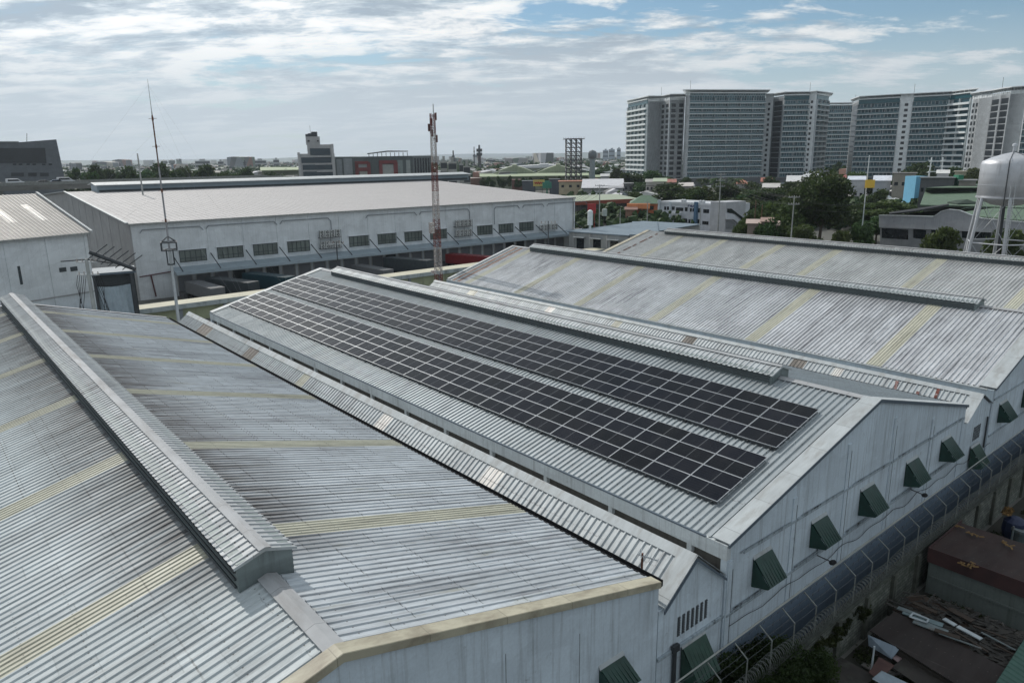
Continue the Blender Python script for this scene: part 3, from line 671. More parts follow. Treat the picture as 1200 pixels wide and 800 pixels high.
# ------------------------------------------------------------------ left warehouse with pinkish roof
LA_, LB_ = onZ(103, 272, 2.6), onZ(0, 281.5, 2.6)
ul = Vector((LA_.x-LB_.x, LA_.y-LB_.y, 0)).normalized(); vl = Vector((-ul.y, ul.x, 0))
def Q(a, b, z): return Vector((LA_.x, LA_.y, 0))-ul*a+vl*b+Vector((0, 0, z))
apl = onplane(41, 227, ul, Q(0, 0, 0)); BL_ = (apl-Q(0, 0, 0)).dot(vl); ZL_ = apl.z
LBD = thing('warehouse', 'white warehouse at the left edge with a beige ribbed roof and two white skylights', 'warehouse', Q(8, 0, G))
def qbox(mb, a0, a1, b0, b1, z0, z1): return mb.obox((Q(a0, b0, z0)+Q(a1, b1, z1))/2, ul*(a1-a0)/2, vl*(b1-b0)/2, (0, 0, (z1-z0)/2))
BEIGE = roof_mat('beige_roof', (.40, .37, .34), (.22, .2, .18), .4, seams=False, metal=0, rough=.7, patch=.05)
m = MB(); m.prism([Q(-.2, -.5, 2.6), Q(-.2, BL_, ZL_), Q(-.2, BL_*2, 2.6), Q(-.2, BL_*2, 2.45), Q(-.2, BL_, ZL_-.15), Q(-.2, -.5, 2.45)], -ul*45); m.build('roof', BEIGE, LBD)
m = MB()
for k in range(70): m.prism([Q(k*.6, -.5, 2.6), Q(k*.6, BL_, ZL_), Q(k*.6, BL_, ZL_+.06), Q(k*.6, -.5, 2.66)], ul*.14)
m.build('roof_ribs', M('beige_rib', (.30, .285, .27), .5, .2, .05), LBD)
for xx in (52, 10):
    p = onplane(xx+14, 270 if xx == 52 else 274, v, Q(0, 1.5, 0)); a = -(p-Q(0, 0, 0)).dot(ul); t0, t1 = (.10, .72)
    m = MB(); m.prism([Q(a, BL_*t0, 2.6+(ZL_-2.6)*t0+.1), Q(a, BL_*t1, 2.6+(ZL_-2.6)*t1+.1), Q(a+1.1, BL_*t1, 2.6+(ZL_-2.6)*t1+.1), Q(a+1.1, BL_*t0, 2.6+(ZL_-2.6)*t0+.1)], (0, 0, .03)); m.build('skylight_sheet', SKY_W, LBD)
m = MB(); m.prism([Q(-.45, -.6, 2.6), Q(-.45, BL_, ZL_+.02), Q(-.45, BL_, ZL_+.3), Q(-.45, -.6, 2.85)], -ul*.35); m.build('verge_trim', TRIM_W, LBD)
m = MB(); m.prism([Q(0, 0, G), Q(0, 0, 2.45), Q(0, BL_, ZL_-.16), Q(0, 2*BL_, 2.45), Q(0, 2*BL_, G)], -ul*.3); m.build('gable_wall', W3, LBD)
m = MB(); qbox(m, .31, 44, 0, .3, G, 2.44); m.build('front_wall', W2, LBD)
m = MB(); qbox(m, 0, 44, -.64, -.5, 2.3, 2.6); m.build('gutter', bpy.data.materials['gutter_grey'], LBD)
m = MB(); qbox(m, .31, 44, -.12, 0, -6.6, -6.4); m.build('string_course', W3, LBD)
m = MB(); qbox(m, 0, 14, -4.2, -.1, -9.3, -9.1); m.build('lower_roof', CAN, LBD)
for a in (0.0, 5.6, 11.2, 16.8): m = MB(); qbox(m, a+.31, a+.8, -.1, 0, G, 2.3); m.build('pilaster', W2, LBD)
for x0, x1, y0, y1 in ((69, 78, 314, 318), (82, 91, 313, 317), (20, 27, 312, 333)):
    p = onplane(x0, y0, vl, Q(0, 0, 0)); q = onplane(x1, y1, vl, Q(0, 0, 0)); a0_ = -(p-Q(0, 0, 0)).dot(ul); a1_ = -(q-Q(0, 0, 0)).dot(ul)
    m = MB(); qbox(m, a1_, a0_, -.05, 0, q.z, p.z); m.build('window', WFR, LBD)

# loading bay with tarpaulin between the two
p0, p1 = atD(112, 330, 117), atD(159, 330, 117)
ux = Vector((p1.x-p0.x, p1.y-p0.y, 0)); wid = ux.length; ux.normalize(); uy = Vector((-ux.y, ux.x, 0))
zt = zof(135, 321, p0); 
LBY = thing('loading_bay', 'dark loading bay with a raised shutter and a hanging pale tarpaulin', 'loading bay', (p0.x, p0.y, G))
def B_(a, b, z): return Vector((p0.x, p0.y, 0))+ux*a+uy*b+Vector((0, 0, z))
def bbox(mb, a0, a1, b0, b1, z0, z1): return mb.obox((B_(a0, b0, z0)+B_(a1, b1, z1))/2, ux*(a1-a0)/2, uy*(b1-b0)/2, (0, 0, (z1-z0)/2))
m = MB(); bbox(m, -.3, wid+.2, -.2, 6, zt, zt+.3); m.build('roof', TRIM_D, LBY)
m = MB(); bbox(m, -.1, wid, 1.0, 1.2, G, zt); m.build('shutter', VENT_DK, LBY)
m = MB()
for k in range(6): bbox(m, 0, wid-.2, .9, 1.0, zt-2.0+k*.33, zt-1.85+k*.33)
m.build('shutter_slats', DKSTEEL, LBY)
m = MB(); n_ = 28; zt2 = zof(135, 334, p0)
vs = []
for i in range(n_+1):
    a = .1+(wid-.8)*i/n_
    for j in range(9):
        z = G+.6+(zt2-G-.6)*j/8; vs.append(B_(a, .35+.10*math.sin(i*1.25+j*.3)+.22*math.sin(j*.5+i*.21), z-.25*math.sin(math.pi*i/n_)*(j/8)))
m.add(vs, [(i*9+j, (i+1)*9+j, (i+1)*9+j+1, i*9+j+1) for i in range(n_) for j in range(8)]); m.build('tarpaulin', M('pale_tarp', (.30, .36, .40), .5, 0, .1), LBY, smooth=True)
m = MB(); bbox(m, wid-.6, wid-.2, 0, .4, G, zt); bbox(m, -.3, .05, 0, .4, G, zt); m.build('door_post', DKSTEEL, LBY)
m = MB(); m.tube(B_(-.2, 1, zt+3.2), B_(wid+.2, -.5, zt+.5), .3, 6); m.build('roof_beam', DKSTEEL, LBY)
m = MB()
for k in range(6):
    a = wid*(.1+.17*k); m.tube(B_(a-1.2, 0, zt+.8+2.0*(1-k/6)-.6), B_(a+1.6, 1.2, zt+2.3+2.2*(1-k/6)-.4), .07, 5)
m.build('tie_rods', DKSTEEL, LBY)

# ------------------------------------------------------------------ covered walkway strip
zr = -8.6
K0, K1 = onZ(128, 363.5, zr), onZ(702, 290.5, zr)
uk = Vector((K1.x-K0.x, K1.y-K0.y, 0)); LK = uk.length; uk.normalize(); vk = Vector((-uk.y, uk.x, 0))
def K(a, b, z): return Vector((K0.x, K0.y, 0))+uk*a+vk*b+Vector((0, 0, z))
def kbox(mb, a0, a1, b0, b1, z0, z1): return mb.obox((K(a0, b0, z0)+K(a1, b1, z1))/2, uk*(a1-a0)/2, vk*(b1-b0)/2, (0, 0, (z1-z0)/2))
WK = thing('covered_walkway', 'long low cream roofed walkway with yellow green walls behind the sheds', 'walkway', K(LK/2, 0, G))
m = MB(); kbox(m, -14, LK, -2.9, 1.3, zr-.14, zr); m.build('roof', M('cream_concrete', (.50, .475, .37), .8, 0, .1, (.3, 1, 1), (.26, .24, .18), .5, (.4, 2, 1)), WK)
m = MB(); kbox(m, -14, LK, -2.96, -2.9, zr-.7, zr+.05); m.build('fascia', M('grey_blue_fascia', (.34, .38, .38), .7, 0, .15, (1, 1, 1), (.12, .13, .12), .6), WK)
m = MB(); kbox(m, -14, LK, -2.3, -2.05, G, zr-.15); m.build('wall', M('yellow_green_wall', (.30, .32, .20), .8, 0, .12, (.4, .4, .4), (.14, .15, .11), .4), WK)
for a in (2, 9.2, 16, 23.4, 44, 51, 58):
    m = MB(); kbox(m, a, a+.5, -2.5, -2.3, G, zr-.15); m.build('pillar', PIPE, WK)
m = MB(); c0 = K(46.5, -2.31, G+1.1); m.prism([K(45.6, -2.31, G), K(47.6, -2.31, G), K(47.6, -2.31, G+1.9), K(47.3, -2.31, G+2.3), K(46.6, -2.31, G+2.5), K(45.9, -2.31, G+2.3), K(45.6, -2.31, G+1.9)], vk*-.03); m.build('arched_niche', TRIM_D, WK)

# ------------------------------------------------------------------ trailers and trucks in the loading yard
def truck(name, label, cat, P, ang, ln, h, body, cab=None, z=G):
    t = thing(name, label, cat, P, 'trucks parked at the loading docks'); c, s = math.cos(ang), math.sin(ang); ax = Vector((c, s, 0)); ay = Vector((-s, c, 0)); P = Vector(P)
    def bx(x0, x1, w, z0, z1, nm, mt, par=t):
        m = MB(); m.obox(P+ax*(x0+x1)/2+Vector((0, 0, (z0+z1)/2)), ax*(x1-x0)/2, ay*w, (0, 0, (z1-z0)/2)); return m.build(nm, mt, par)
    bx(0, ln, 1.25, 1.15, h, 'cargo_box', body); bx(.2, ln-.2, .5, .8, 1.12, 'chassis', BLACK)
    m = MB()
    for k in range(int(ln/1.0)): m.obox(P+ax*(k+.5)+Vector((0, 0, h+.02)), ax*.05, ay*1.24, (0, 0, .02))
    m.build('roof_bow', DKSTEEL, t)
    wx = [1.0, 2.3] + ([ln+1.9] if cab else [ln-1])
    for xw in wx:
        for sgn in (-1, 1):
            m = MB(); q = P+ax*xw+ay*sgn*1.0+Vector((0, 0, .5)); m.tube(q-ay*.15, q+ay*.15, .5, 14); m.build('wheel', BLACK, t)
    if cab:
        cb_ = bx(ln+.4, ln+2.5, 1.15, .6, 2.9, 'cab', cab); bx(ln+2.49, ln+2.53, 1.0, 1.7, 2.6, 'windscreen', GLASS_D, cb_)
    return t
TEAL = M('teal_trailer', (.012, .045, .06), .5); GRYT = M('grey_trailer', (.13, .135, .14), .6, 0, .1); REDT = M('red_trailer', (.17, .012, .015), .5); CHAR = M('charcoal_trailer', (.04, .05, .055), .6); SILV = M('silver_trailer', (.24, .25, .25), .5, .3)
vang = math.atan2(-v.y, -v.x)
a_ = [(Wf(x, 335)[0], lab, bm, hh, cb) for x, lab, bm, hh, cb in (
    (211, 'grey flat roofed trailer backed to the leftmost dock door', GRYT, 3.3, None), (234, 'dark grey trailer at the dock beside the leftmost one', CHAR, 3.5, None),
    (277, 'dark teal trailer at the dock left of the solar roof', TEAL, 3.7, None), (404, 'low grey trailer parked behind the solar roof ridge', GRYT, 3.0, None),
    (440, 'charcoal container trailer right of the solar ridge', CHAR, 3.9, None), (512, 'bright red trailer beside the red and white tower', REDT, 3.2, None))]
for a, lab, bm_, hh, cb in a_:
    p = W(a+1.2, -3.6, G); truck('trailer', lab, 'trailer', p, vang+(.35 if bm_ in (TEAL, CHAR, REDT) else .1), 12, hh, bm_, REDT if bm_ is REDT else None)

# ------------------------------------------------------------------ masts
def mast_path(x0, y0, x1, y1, d, zb=G):
    P = atD(x0, y0, d); P.z = zb; zt_ = zof(x1, y1, P); return P, zt_
P, zt_ = mast_path(206, 350, 165, 93, 95)
t = thing('antenna_mast', 'very thin guyed antenna mast with a small cage, left of the sheds', 'mast', P)
m = MB(); m.tube(P, P+Vector((0, 0, zof(195, 293, P)-G)), .22, 8, .16); m.build('lower_pole', STEEL, t)
z1 = zof(195, 293, P); top = Vector((P.x, P.y, zt_))
m = MB(); m.tube((P.x, P.y, z1), (P.x, P.y, z1+(zt_-z1)*.5), .11, 6, .09); m.tube((P.x, P.y, z1+(zt_-z1)*.5), (P.x, P.y, z1+(zt_-z1)*.82), .075, 6, .055); m.tube((P.x, P.y, z1+(zt_-z1)*.82), top, .04, 5, .02); m.build('upper_pole', M('mast_grey', (.28, .28, .29), .6, .2), t)
m = MB()
for q in (.18, .36, .62, .78): zq = z1+(zt_-z1)*q; m.tube((P.x, P.y, zq-.2), (P.x, P.y, zq+.2), .11, 6); m.obox((P.x, P.y, zq), rt0*.45, fwh*.02, (0, 0, .02))
m.tube((P.x, P.y, z1+1), (P.x, P.y, z1+(zt_-z1)*.8), .08, 5); m.build('joint_collar', RUST, t)
m = MB(); zc_ = z1
for dz, r_ in ((0, 1.15), (.9, 1.15), (-1.7, .5)):
    pts = [P+Vector((r_*math.cos(k*math.pi/2+.5), r_*math.sin(k*math.pi/2+.5), zc_+dz-G)) for k in range(5)]; m.path(pts, .07)
for k in range(4):
    cc = Vector((math.cos(k*math.pi/2+.5), math.sin(k*math.pi/2+.5), 0)); b_ = P+Vector((0, 0, zc_-G))
    m.tube(b_+cc*1.15, b_+cc*1.15+Vector((0, 0, .9)), .08, 5); m.tube(b_+cc*1.15+Vector((0, 0, .9)), b_+Vector((0, 0, 1.6)), .05, 5); m.tube(b_+cc*.5-Vector((0, 0, 1.7)), b_+cc*.5+Vector((0, 0, .1)), .07, 5); m.tube(b_+cc*.5, b_+cc*1.15, .05, 5)
m.build('cage_platform', DKSTEEL, t)
m = MB()
for ang in (.6, 2.7, 4.8):
    for q in (.35, .7, .97): m.tube((P.x, P.y, z1+(zt_-z1)*q), P+Vector((math.cos(ang)*22, math.sin(ang)*22, 7)), .005, 3, caps=False)
m.build('guy_wire', STEEL, t)

def lattice(parent, P, z0, z1, w0, w1, nseg, r, m1, m2=None, band=6, name='lattice_section', n=4):
    segs = {}
    for k in range(nseg):
        q0, q1 = k/nseg, (k+1)/nseg; za_, zb_ = z0+(z1-z0)*q0, z0+(z1-z0)*q1; wa, wb = w0+(w1-w0)*q0, w0+(w1-w0)*q1
        c0 = [Vector((P[0]+wa*math.cos(2*math.pi*i/n+.5), P[1]+wa*math.sin(2*math.pi*i/n+.5), za_)) for i in range(n)]
        c1 = [Vector((P[0]+wb*math.cos(2*math.pi*i/n+.5), P[1]+wb*math.sin(2*math.pi*i/n+.5), zb_)) for i in range(n)]
        mb = segs.setdefault(k//band, MB())
        for i in range(n):
            j = (i+1) % n; mb.tube(c0[i], c1[i], r, 4, caps=False); mb.tube(c0[i], c0[j], r*.6, 4, caps=False)
            mb.tube(c0[i], c1[j], r*.55, 4, caps=False); mb.tube(c0[j], c1[i], r*.55, 4, caps=False)
    for k, mb in segs.items(): mb.build(name, m1 if (k % 2 == 0 or m2 is None) else m2, parent)
WPAINT = M('chipped_white_paint', (.42, .41, .39), .7, 0, .15, (3, 3, 3), (.16, .07, .05), .9, (5, 5, 5)); RPAINT = M('faded_red_paint', (.14, .035, .028), .75, 0, .25, (3, 3, 3), (.06, .03, .03), .5, (5, 5, 5))
P, zt_ = mast_path(514, 325, 508, 133, 107)
t = thing('lattice_tower', 'slim red and white lattice telecom tower behind the solar warehouse', 'tower', P)
lattice(t, P, G, zt_, .72, .40, 46, .048, WPAINT, RPAINT, 6)
m = MB()
for k in range(5):
    ang = k*1.3; z_ = zt_-.4-k*.75; c_ = Vector((P.x+.55*math.cos(ang), P.y+.55*math.sin(ang), z_)); m.box(c_.x-.12, c_.x+.12, c_.y-.08, c_.y+.08, c_.z-.5, c_.z+.5); m.tube(c_, (P.x, P.y, c_.z), .04, 4)
m.build('antenna_panel', M('panel_dark_red', (.10, .05, .045), .6), t)
m = MB(); m.tube((P.x+.2, P.y, zt_-.5), (P.x+.2, P.y, zof(508, 122, P)), .07, 6); m.build('whip', STEEL, t)
m = MB(); m.box(P.x-1.3, P.x-.7, P.y-.5, P.y+.1, zt_-16.5, zt_-15); m.tube((P.x-.8, P.y, zt_-22), (P.x, P.y, zt_-22), .05, 5); m.lathe((P.x-1.0, P.y-.2, zt_-22.4), [(0, 0), (.35, .1), (.38, .5), (0, .55)], 10); m.build('equipment_box', WPAINT, t)

def util_pole(x, ytop, d, label, arms=2, trans=0, mt=None, h=None, thick=.17):
    P = atD(x, ytop, d); zt = P.z; P.z = G
    t = thing('utility_pole', label, 'utility pole', P, 'utility poles')
    m = MB(); m.tube(P, (P.x, P.y, zt), thick, 8, thick*.65); m.build('pole', mt or CONC, t)
    for k in range(arms):
        m = MB(); z = zt-.4-k*1.5; m.obox((P.x, P.y, z), rt0*1.25, fwh*.06, (0, 0, .07)); o = m.build('crossarm', STEEL, t)
        m = MB()
        for q in (-1.1, -.5, .5, 1.1): m.tube(Vector((P.x, P.y, z))+rt0*q, Vector((P.x, P.y, z+.38))+rt0*q, .07, 6)
        m.build('insulator', WPAINT, o)
    for k in range(trans):
        m = MB(); c_ = Vector((P.x, P.y, zt-8.2))+rt0*(-1 if k % 2 else 1)*1.35; m.lathe(c_, [(0, 0), (.6, 0), (.66, .15), (.66, 1.7), (.58, 1.85), (0, 1.9)], 16); m.tube(c_+Vector((0, 0, .9)), (P.x, P.y, c_.z+.9), .1, 5); m.build('transformer', M('transformer_grey', (.36, .40, .36), .5, .1) if 'transformer_grey' not in bpy.data.materials else bpy.data.materials['transformer_grey'], t)
    return P, zt
P, zt_ = util_pole(101, 303, 98, 'concrete utility pole with two big transformers beside the tarpaulin bay', 2, 2, thick=.28)
m = MB()
for s_ in (-1, 1):
    for k in range(5):
        a_1 = Vector((P.x, P.y, zt_-1.9))+rt0*s_*(.3+.25*k); a_2 = Vector((P.x, P.y, zt_-7.0))+rt0*s_*1.5; m.path([a_1, a_1+Vector((0, 0, -1.2))+rt0*s_*.3, a_2+rt0*s_*.5*math.sin(k), a_2+Vector((0, 0, -1.6))+rt0*s_*.5], .03, 4)
m.path([Vector((P.x, P.y, zt_-.3))+rt0*-3.0, Vector((P.x, P.y, zt_-.1)), Vector((P.x, P.y, zt_-.6))+rt0*3.0], .06, 4)
m.tube(Vector((P.x, P.y, zt_-1.9))-rt0*1.3, Vector((P.x, P.y, zt_-1.9))+rt0*1.3, .03, 4); tag(m.build('jumper_cables', BLACK), 'tangle of black jumper cables hanging around the transformer pole', 'cable')
util_pole(394, 283, 118, 'thin dark pole with a small lamp head rising behind the solar ridge', 1, 0, DKSTEEL, thick=.14)
util_pole(642.5, 259, 118, 'thin dark pole in front of the white warehouse right end', 1, 0, DKSTEEL, thick=.12)
util_pole(161, 180, 205, 'bare post rising above the long roof monitor', 0, 0, CONC, thick=.25)
# ------------------------------------------------------------------ foliage
def leaf_mat(name, a, b_, c_):
    m, n, b = nt(name)
    oi = n.nodes.new('ShaderNodeObjectInfo')
    f = noise(n, pos(n, (.45, .45, .45)), 1, 5, .65)
    c = ramp(n, f, [(.32, a), (.5, b_), (.68, c_)])
    hv = n.nodes.new('ShaderNodeHueSaturation'); n.links.new(math_(n, 'ADD', math_(n, 'MULTIPLY', oi.outputs['Random'], .06), .47), hv.inputs['Hue'])
    n.links.new(math_(n, 'ADD', math_(n, 'MULTIPLY', oi.outputs['Random'], .5), .75), hv.inputs['Value']); n.links.new(c, hv.inputs['Color'])
    n.links.new(hv.outputs[0], b.inputs['Base Color']); b.inputs['Roughness'].default_value = .6; b.inputs['Specular IOR Level'].default_value = .2
    tr = n.nodes.new('ShaderNodeBsdfTranslucent'); n.links.new(hv.outputs[0], tr.inputs[0]); ms = n.nodes.new('ShaderNodeMixShader'); ms.inputs[0].default_value = .3
    n.links.new(b.outputs[0], ms.inputs[1]); n.links.new(tr.outputs[0], ms.inputs[2])
    o = [k for k in n.nodes if k.type == 'OUTPUT_MATERIAL'][0]; n.links.new(ms.outputs[0], o.inputs[0]); return m
LEAF = leaf_mat('tree_foliage', (.020, .036, .013), (.042, .074, .024), (.085, .125, .038))
LEAF2 = leaf_mat('light_foliage', (.035, .055, .018), (.065, .10, .03), (.10, .14, .045))
BARK = M('bark', (.10, .08, .06), .9, 0, .3)
def crown_mb(rn, lobes, nleaf, size, flat=.0):
    mb = MB(); tot = sum(l[3]*l[3] for l in lobes)
    for (x, y, z, r, sq) in lobes:
        k = int(nleaf*r*r/tot)
        for _ in range(k):
            t = rn.uniform(0, 2*math.pi); w_ = rn.uniform(-1, 1); rr = r*(rn.random()**.38)*rn.uniform(.85, 1.12)
            s_ = math.sqrt(1-w_*w_); p = Vector((x+rr*s_*math.cos(t), y+rr*s_*math.sin(t), z+rr*w_*sq))
            a = Vector((rn.gauss(0, 1), rn.gauss(0, 1), rn.gauss(0, 1))).normalized(); b = a.cross(Vector((rn.gauss(0, 1), rn.gauss(0, 1), rn.gauss(0, .6)))).normalized()
            q = size*rn.uniform(.5, 1.3); mb.add([p-a*q-b*q*.45, p+a*q*.2-b*q*.6, p+a*q, p-a*q*.1+b*q*.6], [(0, 1, 2, 3)])
    return mb
def tree_proto(seed, H=12, cr=5, kind='round', nleaf=3200, size=.42, leaf=None, name='broadleaf_tree'):
    rn = random.Random(seed); t = thing(name, 'x', 'tree', (0, 0, 0))
    m = MB(); th_ = H*(.42 if kind != 'flat' else .6); lean = rn.uniform(-.4, .4)
    m.tube((0, 0, 0), (lean*.5, 0, th_*.5), H*.026, 8, H*.020, caps=False); m.tube((lean*.5, 0, th_*.5), (lean, 0, th_), H*.020, 8, H*.014, caps=False)
    lobes = []
    if kind == 'round':
        n_ = 13
        for k in range(n_):
            t_ = rn.uniform(0, 6.28); rr = cr*rn.uniform(.15, .72); z = H*rn.uniform(.42, .88); r = cr*rn.uniform(.26, .46)*(1.15-.35*abs(z/H-.6))
            lobes.append((rr*math.cos(t_), rr*math.sin(t_), z, r, .75))
        lobes.append((0, 0, H*.62, cr*.6, .8))
    elif kind == 'flat':
        for k in range(15):
            t_ = rn.uniform(0, 6.28); rr = cr*rn.uniform(.1, .85); z = H*(.62+.30*rn.random()*(1-rr/cr)+.04); lobes.append((rr*math.cos(t_), rr*math.sin(t_), z, cr*rn.uniform(.22, .36), .38))
    elif kind == 'bush':
        for k in range(12):
            t_ = rn.uniform(0, 6.28); rr = cr*rn.uniform(.1, .7); lobes.append((rr*math.cos(t_), rr*math.sin(t_), H*rn.uniform(.25, .78), cr*rn.uniform(.3, .42), .8))
    for l in lobes[:9]:
        m.tube((lean*.8, 0, th_*.8), (l[0]*.85, l[1]*.85, l[2]), H*.011, 5, H*.004, caps=False)
    m.build('trunk', BARK, t)
    crown_mb(rn, lobes, nleaf, size).build('crown', leaf or LEAF, t, recal=False)
    return t
def palm_proto(seed):
    rn = random.Random(seed); t = thing('palm_tree', 'x', 'tree', (0, 0, 0)); m = MB(); m.tube((0, 0, 0), (.3, 0, 5), .2, 7, .16, caps=False); m.tube((.3, 0, 5), (.5, 0, 10), .16, 7, .13, caps=False); m.build('trunk', BARK, t)
    f = MB()
    for k in range(22):
        ang = k*2.4+rn.uniform(-.2, .2); el = rn.uniform(-.2, 1.0); d = Vector((math.cos(ang), math.sin(ang), 0)); prev = Vector((.5, 0, 10)); n_ = 9; ln = rn.uniform(2.6, 3.6)
        for i in range(n_):
            q = i/n_; st_ = d*math.cos(el-q*1.8)+Vector((0, 0, math.sin(el-q*1.8))); nx = prev+st_*ln/n_; sd = Vector((-d.y, d.x, 0))
            for s_ in (-1, 1):
                w_ = .75*math.sin(math.pi*min(1, q+.12))**.6; f.add([prev, nx, nx+sd*s_*w_-Vector((0, 0, .35))+st_*.3, prev+sd*s_*w_*.9-Vector((0, 0, .4))+st_*.3], [(0, 1, 2, 3)])
            prev = nx
    f.build('crown', LEAF, t, recal=False); return t
PR = {'round': tree_proto(3), 'round2': tree_proto(11, 12, 5.4), 'flat': tree_proto(5, 12, 6.5, 'flat', leaf=LEAF2), 'bush': tree_proto(8, 6, 4, 'bush', leaf=LEAF2, nleaf=4200, size=.28), 'light': tree_proto(21, 12, 5, 'round', leaf=LEAF2),
      'big': tree_proto(31, 19, 10.0, 'round', 14000, .42), 'palm': palm_proto(2)}
used = set()
def tree(kind, xc, ytop, wpx, d, label, ang=None):
    """tree whose crown top shows at (xc, ytop) and whose width is wpx photo pixels at distance d"""
    o = PR[kind] if kind not in used else copy_tree(PR[kind]); used.add(kind)
    P = atD(xc, ytop, d); H = P.z-G; ref = {'round': (12, 5), 'round2': (12, 5.4), 'flat': (12, 6.5), 'bush': (6, 4), 'light': (12, 5), 'big': (19, 10.0), 'palm': (12.2, 3.5)}[kind]
    wr = wpx/2*math.hypot(*[ (atD(xc+1, ytop, d)-P).x, (atD(xc+1, ytop, d)-P).y])
    sz = H/(ref[0]*.98); sx = wr/ref[1]
    o.location = (P.x, P.y, G); o.scale = (sx, sx, sz); o.rotation_euler = (0, 0, rnd.uniform(0, 6.28) if ang is None else ang)
    tag(o, label, 'tree', 'trees in the town beyond the sheds'); return o

# ------------------------------------------------------------------ condominium towers
CW = wall_mat('condo_white', (.76, .79, .80), (.2, .2, .2), .2); CG = wall_mat('condo_grey', (.42, .45, .47), (.15, .15, .15), .3)
CSL = M('balcony_slab_white', (.68, .72, .72), .7, 0, .06); CRAIL = M('balcony_glass_rail', (.11, .17, .19), .25, 0, .2, (.2, .2, .4)); 
def cwin():
    m, n, b = nt('condo_window_glass')
    br = n.nodes.new('ShaderNodeTexBrick'); br.inputs['Scale'].default_value = 1; br.inputs['Brick Width'].default_value = 1.7; br.inputs['Row Height'].default_value = 3.3; br.inputs['Mortar Size'].default_value = .16; br.offset = .5
    br.inputs['Color1'].default_value = (.015, .045, .06, 1); br.inputs['Color2'].default_value = (.07, .15, .18, 1); br.inputs['Mortar'].default_value = (.32, .36, .37, 1)
    g = n.nodes.new('ShaderNodeNewGeometry'); s = n.nodes.new('ShaderNodeSeparateXYZ'); n.links.new(g.outputs['Position'], s.inputs[0]); cx_ = n.nodes.new('ShaderNodeCombineXYZ')
    n.links.new(math_(n, 'SUBTRACT', math_(n, 'MULTIPLY', s.outputs[0], .75), math_(n, 'MULTIPLY', s.outputs[1], .66)), cx_.inputs[0]); n.links.new(s.outputs[2], cx_.inputs[1]); n.links.new(cx_.outputs[0], br.inputs['Vector'])
    n.links.new(br.outputs[0], b.inputs['Base Color']); b.inputs['Roughness'].default_value = .3; b.inputs['Specular IOR Level'].default_value = .35; return m
CWIN = cwin(); CDK = M('condo_dark_window', (.02, .025, .03), .3); TEALG = M('teal_glass', (.02, .09, .11), .2)
FLH = 3.35
